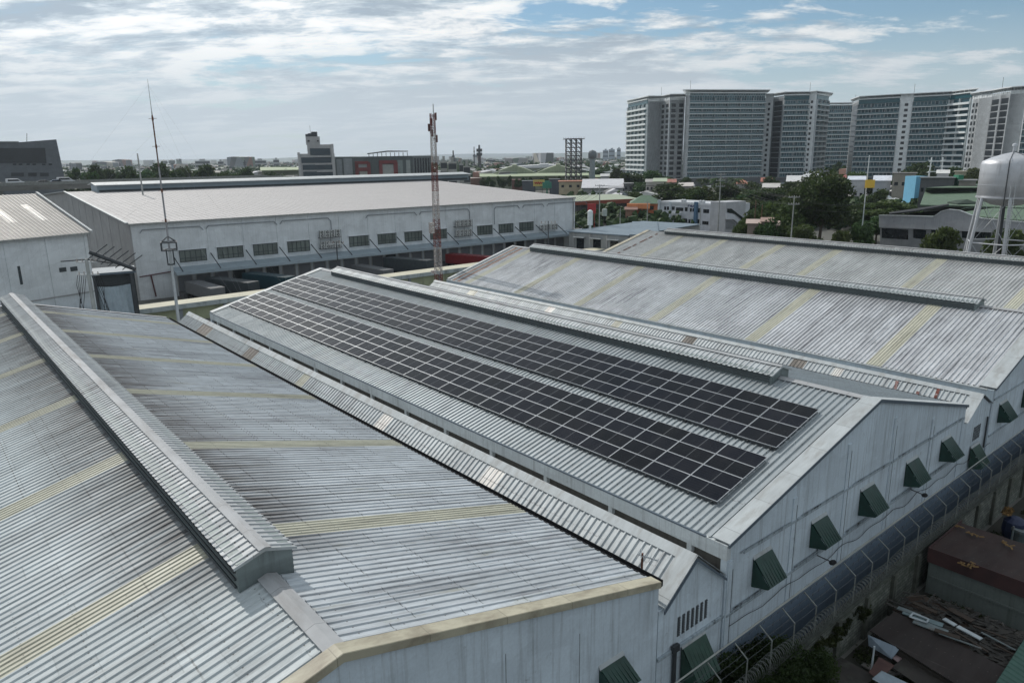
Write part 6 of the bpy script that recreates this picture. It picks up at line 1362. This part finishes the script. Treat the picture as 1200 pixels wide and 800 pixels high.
# overhead wires
m = MB()
def wire(a_, b_, sag=1.2, r=.028):
    prev = None
    for k in range(13):
        q = k/12; p = Vector(a_).lerp(Vector(b_), q)-Vector((0, 0, sag*4*q*(1-q)))
        if prev: m.tube(prev, p, r, 3, caps=False)
        prev = p
def topof(p, dz=0, s_=0): return Vector((p[0].x, p[0].y, p[1]-.4-dz))+rt0*s_
for s_, dz in ((-1.1, 0), (0, 0), (1.1, 0), (-.9, 1.5), (.9, 1.5)):
    wire(topof(pc, dz, s_), topof(pa, dz, s_)); wire(topof(pa, dz, s_), topof(pb_, dz, s_)); wire(topof(pb_, dz, s_), topof((atD(1019, 235, 200), atD(1019, 235, 200).z), dz, s_))
    wire(topof((atD(640, 245, 240), atD(640, 245, 240).z), dz, s_), topof(pc, dz, s_))
tag(m.build('overhead_wires', BLACK), 'thin overhead power wires strung between the street poles', 'wires')
# parked cars by the workshop
def car(x, y, d_, colr, lab, ang=0.6, pick=False):
    P_ = atD(x, y, d_); P_.z = G+.01; c_, s_ = math.cos(ang), math.sin(ang); ax = Vector((c_, s_, 0)); ay = Vector((-s_, c_, 0)); t = thing('parked_car', lab, 'car', P_, 'parked cars')
    pf = [(-2.2, .4), (-2.25, .95), (-1.9, 1.02), (-1.5, 1.5), (.3, 1.55), (1.1, 1.05), (2.1, .9), (2.25, .6), (2.2, .4)]
    m = MB(); m.prism([P_+ax*a-ay*.85+Vector((0, 0, z)) for a, z in pf], ay*1.7); m.build('body', M('car_paint', colr, .3, .3, .03), t)
    m = MB(); m.prism([P_+ax*a-ay*.87+Vector((0, 0, z)) for a, z in ((-1.7, 1.04), (-1.4, 1.42), (.25, 1.45), (.85, 1.06))], ay*1.74); m.build('window', GLASS_D, t)
    for a in (-1.35, 1.35):
        for b_ in (-.8, .8): q = P_+ax*a+ay*b_+Vector((0, 0, .33)); m = MB(); m.tube(q-ay*.1, q+ay*.1, .33, 12); m.build('wheel', BLACK, t)
car(686, 291, 165, (.5, .5, .5), 'silver car parked before the slate blue roofed workshop', wrot); car(704, 293, 160, (.04, .04, .05), 'black car parked before the workshop', wrot)
for k, (a, y_, b_) in enumerate(((876, 262, 890), (893, 260, 905), (898, 264, 912))):
    house(a, b_, y_, 178, 5, (.25, .2, .17), (.45, .35, .3) if k != 1 else (.3, .2, .16), 'small shanty roof by the wooden poles, %s one' % ORD[k+1], 'shed', 0, 1, rise=.5, grp='shanty roofs by the wooden poles', cat='shack', name='shack')
# ------------------------------------------------------------------ boundary wall with razor wire
BW = M('x', (.1, .1, .1))
def block_mat():
    m, n, b = nt('mossy_block_wall')
    g = n.nodes.new('ShaderNodeNewGeometry'); s = n.nodes.new('ShaderNodeSeparateXYZ'); n.links.new(g.outputs['Position'], s.inputs[0]); cx_ = n.nodes.new('ShaderNodeCombineXYZ'); n.links.new(s.outputs[0], cx_.inputs[0]); n.links.new(s.outputs[2], cx_.inputs[1])
    br = n.nodes.new('ShaderNodeTexBrick'); br.inputs['Scale'].default_value = 1; br.inputs['Brick Width'].default_value = .42; br.inputs['Row Height'].default_value = .21; br.inputs['Mortar Size'].default_value = .018
    br.inputs['Color1'].default_value = (.17, .18, .155, 1); br.inputs['Color2'].default_value = (.09, .10, .085, 1); br.inputs['Mortar'].default_value = (.035, .04, .035, 1); n.links.new(cx_.outputs[0], br.inputs['Vector'])
    c = mix(n, ramp(n, noise(n, pos(n, (.7, .7, .9)), 1, 7, .7), [(.45, 0), (.68, .85)]), br.outputs[0], (.028, .038, .022))
    c = mix(n, ramp(n, noise(n, pos(n, (1.5, 1.5, .5)), 1, 6, .7), [(.55, 0), (.72, .6)]), c, (.24, .25, .23))
    n.links.new(c, b.inputs['Base Color']); b.inputs['Roughness'].default_value = .95; bump(n, b, br.outputs['Fac'], -.5, .03); return m
BLK = block_mat(); GALV = M('galvanised_post', (.20, .215, .20), .6, .2, .2, (3, 3, 3), (.1, .07, .05), .5, (4, 4, 4))
FN = thing('boundary_wall', 'mossy concrete block boundary wall with bent posts and coiled razor wire', 'wall', (10, -2, G))
MB().box(-20, 62, -2.1, -1.88, G, -9.06).build('block_wall', BLK, FN)
MB().box(-20, 62, -2.17, -1.81, -9.05, -8.93).build('coping', M('black_mould_concrete', (.05, .055, .045), .95, 0, .4, (2, 2, 2)), FN)
for k in range(27): MB().box(-19.3+k*3.05, -18.95+k*3.05, -2.26, -2.1, G, -9.06).build('buttress', M('mould_pier', (.07, .075, .06), .95, 0, .4, (2, 2, 2)) if k == 0 else bpy.data.materials['mould_pier'], FN)
px_ = [-18.5+1.89*k for k in range(43)]
for x in px_:
    m = MB(); l_ = rnd.uniform(-.04, .04); m.path([(x, -1.99, -8.95), (x+l_, -1.99, -7.42), (x+l_, -1.35, -6.98)], .032, 5); m.build('post', GALV, FN)
m = MB()
for i, t_ in enumerate((0, .33, .66, 1)):
    for a, b_ in zip(px_, px_[1:]):
        y = -1.99+.64*t_; z = -7.42+.44*t_; m.tube((a, y, z), ((a+b_)/2, y, z-.03), .010, 3, caps=False); m.tube(((a+b_)/2, y, z-.03), (b_, y, z), .010, 3, caps=False)
for k in range(430):
    x = -18+k*.19; t_ = (k*7 % 3)/3+.3; y = -1.99+.64*t_; z = -7.44+.44*t_; m.tube((x-.05, y, z-.05), (x+.05, y+.01, z+.06), .012, 3, caps=False)
m.build('barbed_wire', DKSTEEL, FN)
m = MB(); prev = None; N_ = 6600
for k in range(N_):
    x = -18.3+80*k/N_; a = k*.55; r_ = .36+.05*math.sin(k*.017); p = (x+.14*math.sin(a*.5), -1.99+r_*.7*math.cos(a), -8.50+r_*math.sin(a))
    if prev: m.tube(prev, p, .011, 3, caps=False)
    prev = p
m.build('razor_coil', M('dull_razor_wire', (.14, .15, .14), .6, .2, .2), FN)
m = MB(); m.path([(-19, -1.3, -6.9), (-4, -1.25, -6.86), (12, -1.3, -6.9), (60, -1.3, -6.86)], .035, 5); m.path([(-19, -1.12, -7.15), (60, -1.12, -7.12)], .028, 5)
tag(m.build('conduit', M('pale_pipe', (.28, .29, .27), .6)), 'pair of thin pale pipes running above the razor wire', 'pipe')
BPM = M('blue_grey_culvert', (.12, .17, .23), .7, 0, .15, (.4, 2, 2), (.05, .06, .07), .5)
# narrow alley floor
struct(MB().box(-20, 62, -1.88, -.06, G-.4, G+.02), 'alley', M('alley_concrete', (.10, .10, .095), .95, 0, .3))

# ------------------------------------------------------------------ creeper mass between wall and fence
rn = random.Random(77); m = MB(); LF3 = leaf_mat('creeper_foliage', (.014, .02, .007), (.026, .038, .011), (.045, .060, .016))
lob = []
for k in range(90):
    x = -17.2+k*.095; q_ = max(0, x+11.5); lob.append((x+rn.uniform(-.2, .2), rn.uniform(-3.0, -.6), -9.45+rn.uniform(-.9, .75)-q_*.45, rn.uniform(.5, .95), .8))
m = crown_mb(rn, lob, 60000, .07)
o = m.build('creeper', LF3, recal=False); tag(o, 'dark green creeper mass smothering the boundary wall below the green awning', 'creeper')
rn = random.Random(7); m = crown_mb(rn, [(-9+k*.35, -2.05+rn.uniform(-.3, .2), -9.3-rn.uniform(0, .8), .28, .7) for k in range(16)], 2500, .07); tag(m.build('hanging_creeper', LF3, recal=False), 'thin trail of creeper hanging over the boundary wall', 'creeper')

# ------------------------------------------------------------------ yard of shanties below the fence
RUSTR = roof_mat('dark_rust_roof', (.032, .016, .013), (.022, .015, .013), .7, seams=True, metal=0, rough=.85, patch=.25, seam_dark=.8)
RUSTF = M('maroon_rust_fascia', (.05, .022, .021), .85, 0, .3, (1, 1, 1), (.03, .015, .015), .6)
MOSSC = wall_mat('mossy_grey_wall', (.12, .14, .13), (.05, .065, .045), 1.1)
z1 = -8.75
a, b_, c_ = onZ(1083, 641, z1), onZ(1121, 614, z1), onZ(1200, 688, z1)
X0, X1, Y1 = a.x, b_.x, -2.5
t = thing('shanty_house', 'flat roofed house with a big dark rusty tin roof and maroon fascia', 'house', ((X0+X1+3)/2, -10, G))
Xr = X1+.6
m = MB(); m.prism([(X0, Y1, z1), (Xr, Y1, z1-.15), (Xr, Y1-14, z1-.15), (X0, Y1-14, z1)], (0, 0, .05)); m.build('roof', RUSTR, t)
m = MB(); m.box(X0-.05, X0, Y1-14, Y1, z1-.75, z1+.12); m.build('fascia', RUSTF, t)
m = MB(); m.box(X0, Xr, Y1, Y1+.05, z1-.6, z1+.10); m.build('fascia', RUSTF, t)
m = MB(); m.box(X0+.12, X0+.35, Y1-14, Y1-.05, G, z1-.6); m.build('wall', MOSSC, t)
m = MB(); m.box(X0+.36, Xr-.2, Y1-.3, Y1-.05, G, z1-.6); m.build('wall', MOSSC, t)
m = MB(); m.box(X0+.04, X0+.12, Y1-14, Y1-.2, G+1.05, G+1.15); m.build('plaster_ledge', MOSSC, t)
TANM = M('tan_debris', (.17, .10, .035), .9, 0, .3, (3, 3, 3))
for i, (x, y) in enumerate(((1123, 618), (1137, 624), (1147, 627), (1183, 640), (1178, 636), (1130, 660), (1135, 663), (1139, 664), (1143, 662))):
    p = onZ(x, y, z1+.08); m = MB(); ang = rnd.uniform(0, 3); 
    for k in range(3): q = p+Vector((rnd.uniform(-.2, .2), rnd.uniform(-.2, .2), .02)); m.obox(q, (.14*math.cos(ang+k), .14*math.sin(ang+k), 0), (-.04*math.sin(ang+k), .04*math.cos(ang+k), 0), (0, 0, .02))
    tag(m.build('roof_debris', TANM), 'little heap of tan leaves and scraps lying on the rusty tin roof', 'debris', 'tan scraps on the rusty roof')
# dark long roof below
z2 = -10.1
def plank(name, label, cat, p, q, w_, z, th_, mt, grp=None, zq=None):
    A_, B2 = onZ(p[0], p[1], z), onZ(q[0], q[1], zq if zq is not None else z); d = (B2-A_); s_ = d.cross(Vector((0, 0, 1))).normalized()*w_/2
    m = MB(); m.obox((A_+B2)/2+Vector((0, 0, th_/2)), d/2, s_, (0, 0, th_/2)); return tag(m.build(name, mt), label, cat, grp)
pa_, pb2, pc_, pd_ = onZ(1049, 717, z2), onZ(1205, 797, z2), onZ(1165, 830, z2-.25), onZ(1019, 739, z2-.25)
t = thing('shanty_shed', 'low shed with a dark brown rusty roof sheet under scrap metal', 'shed', ((pa_+pc_)/2).xy.to_3d()+Vector((0, 0, G)))
RUST2 = roof_mat('dark_brown_roof', (.024, .017, .015), (.02, .014, .013), .7, seams=True, metal=0, rough=.85, patch=.2, seam_dark=.85)
MB().prism([pa_, pb2, pc_, pd_], (0, 0, .05)).build('roof', RUST2, t)
c_ = (pa_+pb2+pc_+pd_)/4; w4 = [c_+(p-c_)*.95 for p in (pa_, pb2, pc_, pd_)]; w4 = [Vector((p.x, p.y, G)) for p in w4]
MB().prism(w4, (0, 0, z2-.35-G)).build('wall', M('black_wood_wall', (.03, .025, .02), .9), t)
# yard floor strip between house wall and shed: second roof with scrap
GUTM = M('scrap_bed_brown', (.055, .035, .025), .95, 0, .4, (2, 2, 2), (.02, .018, .014), .7, (1, 1, 1))
q4 = [onZ(1046, 712, z2-.1), onZ(1075, 693, z2-.1), onZ(1210, 752, z2-.1), onZ(1210, 800, z2-.1)]
t = thing('scrap_roof', 'mouldering brown roof strip covered in scrap beside the mossy wall', 'roof', ((q4[0]+q4[2])/2).xy.to_3d()+Vector((0, 0, G)))
MB().prism([p+Vector((0, 0, -.12)) for p in q4], (0, 0, .05)).build('roof', GUTM, t); MB().prism([Vector((p.x, p.y, G)) for p in [c2+(p-c2)*.9 for c2 in [sum(q4, Vector())/4] for p in q4]], (0, 0, z2-.3-G)).build('wall', bpy.data.materials['black_wood_wall'], t)
SC1 = M('pale_scrap_metal', (.13, .16, .165), .6, .1, .2, (2, 2, 2), (.12, .07, .05), .5, (3, 3, 3)); SC2 = M('white_plastic_pipe', (.36, .40, .42), .4); SC3 = M('brown_lath', (.04, .028, .02), .9); SC4 = M('blue_grey_sheet', (.13, .18, .19), .7, 0, .2)
for i, (p, q, w_, mt, lab, nm, cat) in enumerate((((1106, 725), (1120, 733), .26, SC2, 'left piece of white plastic pipe on the scrap roof', 'pipe', 'pipe'), ((1122, 734), (1150, 749), .26, SC2, 'right longer piece of white plastic pipe on the scrap roof', 'pipe', 'pipe'),
    ((1058, 717), (1105, 733), .35, SC4, 'blue grey crumpled sheet left of the white pipes', 'metal_sheet', 'sheet metal'), ((1071, 727), (1110, 742), .5, SC1, 'broad pale bent scrap sheet at the roof edge', 'metal_sheet', 'sheet metal'), ((1052, 712), (1078, 722), .3, SC1, 'short pale strip at the corner by the block wall', 'metal_sheet', 'sheet metal'),
    ((1062, 700), (1085, 698), .08, SC3, 'long thin lath slanting at the wall corner', 'lath', 'lath'), ((1070, 706), (1098, 718), .25, SC3, 'wide brown board above the blue grey sheet', 'board', 'board'), ((1112, 713), (1140, 728), .35, SC3, 'brown board beside the mossy wall, upper one', 'board', 'board'), ((1118, 739), (1158, 764), .10, SC3, 'thin brown lath below the white pipes', 'lath', 'lath'),
    ((1140, 733), (1180, 748), .10, SC3, 'thin lath right of the white pipes', 'lath', 'lath'), ((1150, 741), (1190, 762), .08, SC1, 'thin pale rod right of the white pipes', 'rod', 'rod'), ((1100, 742), (1150, 760), .07, SC1, 'thin pale rod along the dark roof edge', 'rod', 'rod'), ((1165, 755), (1199, 773), .07, SC3, 'thin lath near the green roof', 'lath', 'lath'), ((1095, 738), (1125, 748), .3, SC3, 'rust brown board under the pale bent sheet', 'board', 'board'))):
    plank('scrap_'+nm, lab, cat, p, q, w_, z2+.06+i*.012, .05, mt, 'scrap on the shanty roof')
m = MB(); P_ = [onZ(x, y, z2+.22) for x, y in ((1066, 722), (1070, 718), (1088, 725), (1086, 729), (1066, 722))]; m.path(P_, .05, 6); tag(m.build('bent_frame', SC2), 'bent white tubular frame lying on the scrap', 'frame', 'scrap on the shanty roof')
LT = MB(); rn = random.Random(41)
for k in range(240):
    u_, v_ = rn.random(), rn.random()**.7; p = q4[0].lerp(q4[3], v_).lerp(q4[1].lerp(q4[2], v_), u_)+Vector((0, 0, .0)); a_ = rn.choice((rn.gauss(-1.35, .35), rn.uniform(0, 3.1))); l_ = rn.uniform(.08, .7); w_ = rn.uniform(.02, .11)
    LT.obox((p.x, p.y, z2+rn.uniform(-.08, .03)), (l_*math.cos(a_), l_*math.sin(a_), rn.uniform(-.04, .04)), (-w_*math.sin(a_), w_*math.cos(a_), 0), (0, 0, .015))
tag(LT.build('litter', M('litter_mix', (.032, .029, .025), .95, 0, .7, (2.5, 2.5, 2.5), (.02, .018, .015), .7, (3, 3, 3))), 'loose slats, bits and litter strewn over the brown roof strip', 'litter', kind='stuff')
# white sheet, pinkish piece, corrugated pale sheet, post, green roof
z3 = -10.6
def sheet(name, label, cat, pts, z, mt, ribs=0, par=None):
    q = [onZ(p[0], p[1], p[2] if len(p) > 2 else z) for p in pts]; m = MB()
    if ribs:
        for k in range(ribs):
            a0, a1 = q[0].lerp(q[1], k/ribs), q[0].lerp(q[1], (k+.55)/ribs); b0, b1 = q[3].lerp(q[2], k/ribs), q[3].lerp(q[2], (k+.55)/ribs); a2, b2 = q[0].lerp(q[1], (k+1)/ribs), q[3].lerp(q[2], (k+1)/ribs); h_ = Vector((0, 0, .05))
            m.add([a0, a1, b1, b0], [(0, 1, 2, 3)]); m.add([a1, (a1+a2)/2+h_, (b1+b2)/2+h_, b1], [(0, 1, 2, 3)]); m.add([(a1+a2)/2+h_, a2, b2, (b1+b2)/2+h_], [(0, 1, 2, 3)])
        return tag(m.build(name, mt, recal=False), label, cat)
    m.prism(q, (0, 0, .04)); return tag(m.build(name, mt), label, cat)
sheet('white_sheet', 'pale blue white panel leaning under the dark shed roof', 'panel', [(1017, 744, -10.35), (1054, 760, -10.35), (1045, 772, -10.9), (1018, 756, -10.9)], z3, M('bluish_white_panel', (.26, .32, .38), .6, 0, .15, (1, 4, 1), (.12, .16, .2), .5, (1, 6, 1)))
sheet('pink_board', 'small pinkish board next to the pale panel', 'board', [(1046, 771), (1053, 763), (1057, 772), (1052, 776)], -10.8, M('pinkish_board', (.26, .19, .19), .8))
sheet('corrugated_sheet', 'light corrugated sheet roof at the bottom edge', 'sheet metal', [(1022, 795), (1033, 786), (1075, 806), (1062, 816)], -10.2, M('pale_corrugated', (.40, .46, .50), .5, .2), 12)
sheet('maroon_roof', 'dull maroon roof sheet left of the light corrugated one', 'roof', [(1018, 788), (1030, 770), (1048, 780), (1030, 797)], -10.5, M('dull_maroon', (.07, .035, .03), .9, 0, .2))
sheet('dark_roof', 'blackish roof sheets along the bottom edge below the block wall', 'roof', [(940, 812), (985, 770), (1025, 792), (990, 830)], -10.9, M('blackish_roof', (.035, .03, .026), .9, 0, .35, (1, 1, 1), (.07, .08, .06), .5))
sheet('dark_lean_to', 'dark lean-to roof between the maroon sheet and the brown shed', 'roof', [(1045, 782), (1060, 770), (1120, 802), (1100, 818)], -10.7, bpy.data.materials['blackish_roof'])
sheet('green_roof', 'dark green ribbed roof at the lower right corner', 'roof', [(1163, 806), (1207, 738), (1240, 760), (1200, 830)], -9.6, M('dark_green_sheet', (.03, .085, .065), .6, 0, .2), 16)
m = MB(); p = onZ(1021, 785, -10.8); m.tube(p, p+Vector((.02, 0, 1.3)), .045, 6); tag(m.build('white_post', SC2), 'short white post standing at the maroon roof', 'post')
m = MB(); p = onZ(1187, 628, G+.0); 
m.lathe((p.x, p.y, G), [(.0, 0), (.62, 0), (.72, .5), (.66, 1.1), (.3, 1.35), (0, 1.4)], 12); tag(m.build('blue_bundle', M('blue_tarp', (.008, .016, .05), .6)), 'dark blue tarpaulin bundle behind the rusty roofed house', 'bundle')
m = crown_mb(random.Random(3), [(p.x-.3+k*.3, p.y+.5, G+1.6, .3, .6) for k in range(3)], 260, .10); tag(m.build('dry_leaf_heap', TANM, recal=False), 'tan dried leaves on top of the blue bundle', 'leaves')
m = MB(); p = onZ(1198, 623, G+.7); m.lathe((p.x, p.y, G), [(.0, .0), (.4, .0), (.45, .7), (.62, .75), (.62, .95), (0, .85)], 16); tag(m.build('basin', SC1), 'pale round basin on a stand at the right edge', 'basin')
m = MB(); p = onZ(1184, 640, G+.2); m.tube(Vector((p.x, p.y, G)), Vector((p.x, p.y, G+1.6)), .06, 6); tag(m.build('pale_post', SC1), 'pale upright post beside the blue bundle', 'post')
m = MB()
rn = random.Random(19); m2 = crown_mb(rn, [(rn.uniform(-14, 18), rn.uniform(-5.5, -2.8), G+rn.uniform(0, .25), rn.uniform(.25, .6), .5) for k in range(70)], 9000, .07); tag(m2.build('weeds', LF3, recal=False), 'weeds growing along the foot of the boundary wall', 'weeds', kind='stuff')
DB = MB(); rn = random.Random(23)
for k in range(420):
    x = rn.uniform(-16, 8); y = rn.uniform(-9.5, -3); a_ = rn.uniform(0, 3.14); l_ = rn.uniform(.1, .6); w_ = rn.uniform(.04, .2); DB.obox((x, y, G+rn.uniform(.02, .15)), (l_*math.cos(a_), l_*math.sin(a_), rn.uniform(-.06, .06)), (-w_*math.sin(a_), w_*math.cos(a_), 0), (0, 0, .03))
tag(DB.build('rubble', M('rubble_mix', (.12, .11, .10), .95, 0, .5, (1.5, 1.5, 1.5), (.03, .03, .025), .7, (2, 2, 2))), 'scattered rubble and scraps on the dark ground by the wall', 'rubble', kind='stuff')
struct(MB().box(-40, 40, -40, -2.3, G-.4, G+.006), 'dirt_yard', M('dark_dirt', (.028, .026, .02), .98, 0, .4, (.5, .5, .5), (.02, .025, .015), .6, (.8, .8, .8)))
# blue washing on the gable of the far sheds
hz = MB(); hz.box(-6000, 8600, -1500, 8600, G-1.5, 560)
hm = bpy.data.materials.new('haze'); hm.use_nodes = True; hn = hm.node_tree; hn.nodes.clear(); ho = hn.nodes.new('ShaderNodeOutputMaterial'); hv = hn.nodes.new('ShaderNodeVolumePrincipled')
hv.inputs['Color'].default_value = (.80, .90, 1, 1); hv.inputs['Density'].default_value = HAZE; hv.inputs['Anisotropy'].default_value = .2; hn.links.new(hv.outputs[0], ho.inputs['Volume'])
tag(hz.build('haze', hm), kind='stuff')
# ------------------------------------------------------------------ sky, sun, view
SUN = Vector((.05, 1, .81)).normalized()
sl_ = bpy.data.lights.new('sun', 'SUN'); sl_.energy = SUN_E; sl_.angle = R(.6); sl_.color = (1, .955, .89)
so = bpy.data.objects.new('sun', sl_); col.objects.link(so); so.rotation_euler = (-SUN).to_track_quat('-Z', 'Y').to_euler(); so.location = (0, 60, 80)
w = bpy.data.worlds.new('World'); sc.world = w; w.use_nodes = True; n = w.node_tree; n.nodes.clear()
out = n.nodes.new('ShaderNodeOutputWorld'); bg = n.nodes.new('ShaderNodeBackground'); n.links.new(bg.outputs[0], out.inputs[0])
bg.inputs[1].default_value = SKY_E
st = n.nodes.new('ShaderNodeTexSky'); st.sky_type = 'NISHITA'; st.sun_disc = False
st.sun_elevation = math.asin(SUN.z); st.sun_rotation = math.atan2(SUN.x, SUN.y); st.air_density = 1.1; st.dust_density = .3; st.ozone_density = 2.5
tc = n.nodes.new('ShaderNodeTexCoord'); sp = n.nodes.new('ShaderNodeSeparateXYZ'); n.links.new(tc.outputs['Generated'], sp.inputs[0])
z = math_(n, 'MAXIMUM', sp.outputs[2], .0); zz = math_(n, 'ADD', z, .16)
cx = n.nodes.new('ShaderNodeCombineXYZ'); n.links.new(math_(n, 'DIVIDE', sp.outputs[0], zz), cx.inputs[0]); n.links.new(math_(n, 'DIVIDE', sp.outputs[1], zz), cx.inputs[1])
def mapped(scale, loc, rot):
    # rotate first so that the cloud rows lie across the view heading, then stretch
    r1 = n.nodes.new('ShaderNodeMapping'); r1.inputs['Rotation'].default_value = (0, 0, rot); n.links.new(cx.outputs[0], r1.inputs[0])
    mp = n.nodes.new('ShaderNodeMapping'); mp.inputs['Scale'].default_value = scale; mp.inputs['Location'].default_value = loc
    n.links.new(r1.outputs[0], mp.inputs[0]); return mp.outputs[0]
ROT = R(40)
big = noise(n, mapped((.62, 1.0, 1), CLOUD_LOC, ROT), 1, 10, .60, .5)
lump = noise(n, mapped((2.6, 4.4, 1), (3.1, 1.2, 0), ROT), 1, 10, .66, .3)
dens = math_(n, 'ADD', math_(n, 'MULTIPLY', big, .60), math_(n, 'MULTIPLY', lump, .40))
side = math_(n, 'MULTIPLY', math_(n, 'SUBTRACT', sp.outputs[0], .80), -.50)   # cloud opens towards +X
dens = math_(n, 'ADD', dens, math_(n, 'MAXIMUM', math_(n, 'MINIMUM', side, .045), -.07))
cover = ramp(n, dens, [(.44, 0), (.49, .8), (.54, 1)])
# sunlit side against shaded base: density sampled a little towards the sun
big2 = noise(n, mapped((.62, 1.0, 1), (CLOUD_LOC[0]+.08, CLOUD_LOC[1]+.17, 0), ROT), 1, 10, .60, .5)
lump2 = noise(n, mapped((2.6, 4.4, 1), (3.1+.20, 1.2+.42, 0), ROT), 1, 10, .66, .3)
rel = math_(n, 'ADD', math_(n, 'MULTIPLY', math_(n, 'SUBTRACT', big, big2), 1.6), math_(n, 'MULTIPLY', math_(n, 'SUBTRACT', lump, lump2), 1.1))
thick = math_(n, 'ADD', math_(n, 'MULTIPLY', math_(n, 'SUBTRACT', dens, .5), 1.3), math_(n, 'MULTIPLY', rel, -1.0))
thick = math_(n, 'ADD', thick, .5)
ccol = ramp(n, thick, [(.39, (11.8, 11.8, 11.6)), (.485, (9.6, 9.9, 10.1)), (.56, (6.6, 7.5, 8.2)), (.68, (4.0, 4.9, 5.8))])
hz = ramp(n, z, [(0, 1), (.06, .7), (.15, 0)])
ccol = mix(n, math_(n, 'MULTIPLY', hz, .7), ccol, (7.0, 7.8, 8.4))
dp = n.nodes.new('ShaderNodeVectorMath'); dp.operation = 'DOT_PRODUCT'; n.links.new(tc.outputs['Generated'], dp.inputs[0]); dp.inputs[1].default_value = SUN
glow = math_(n, 'POWER', math_(n, 'MAXIMUM', dp.outputs['Value'], 0), 3.0)
ccol = mix(n, 1., ccol, ramp(n, glow, [(0, .94), (.35, 1.05), (1, 1.5)]), 'MULTIPLY')
blue = mix(n, 1., st.outputs[0], (.70, .90, .98), 'MULTIPLY')
skyc = mix(n, cover, blue, ccol)
skyc = mix(n, math_(n, 'MULTIPLY', hz, .8), skyc, (7.0, 7.8, 8.4))
n.links.new(skyc, bg.inputs[0])
sc.view_settings.view_transform = 'Standard'; sc.view_settings.look = 'None'; sc.view_settings.gamma = 1; sc.view_settings.exposure = EXPO
sc.view_settings.use_curve_mapping = False
sc.render.engine = 'CYCLES'
sc.cycles.volume_bounces = 0; sc.cycles.max_bounces = 6
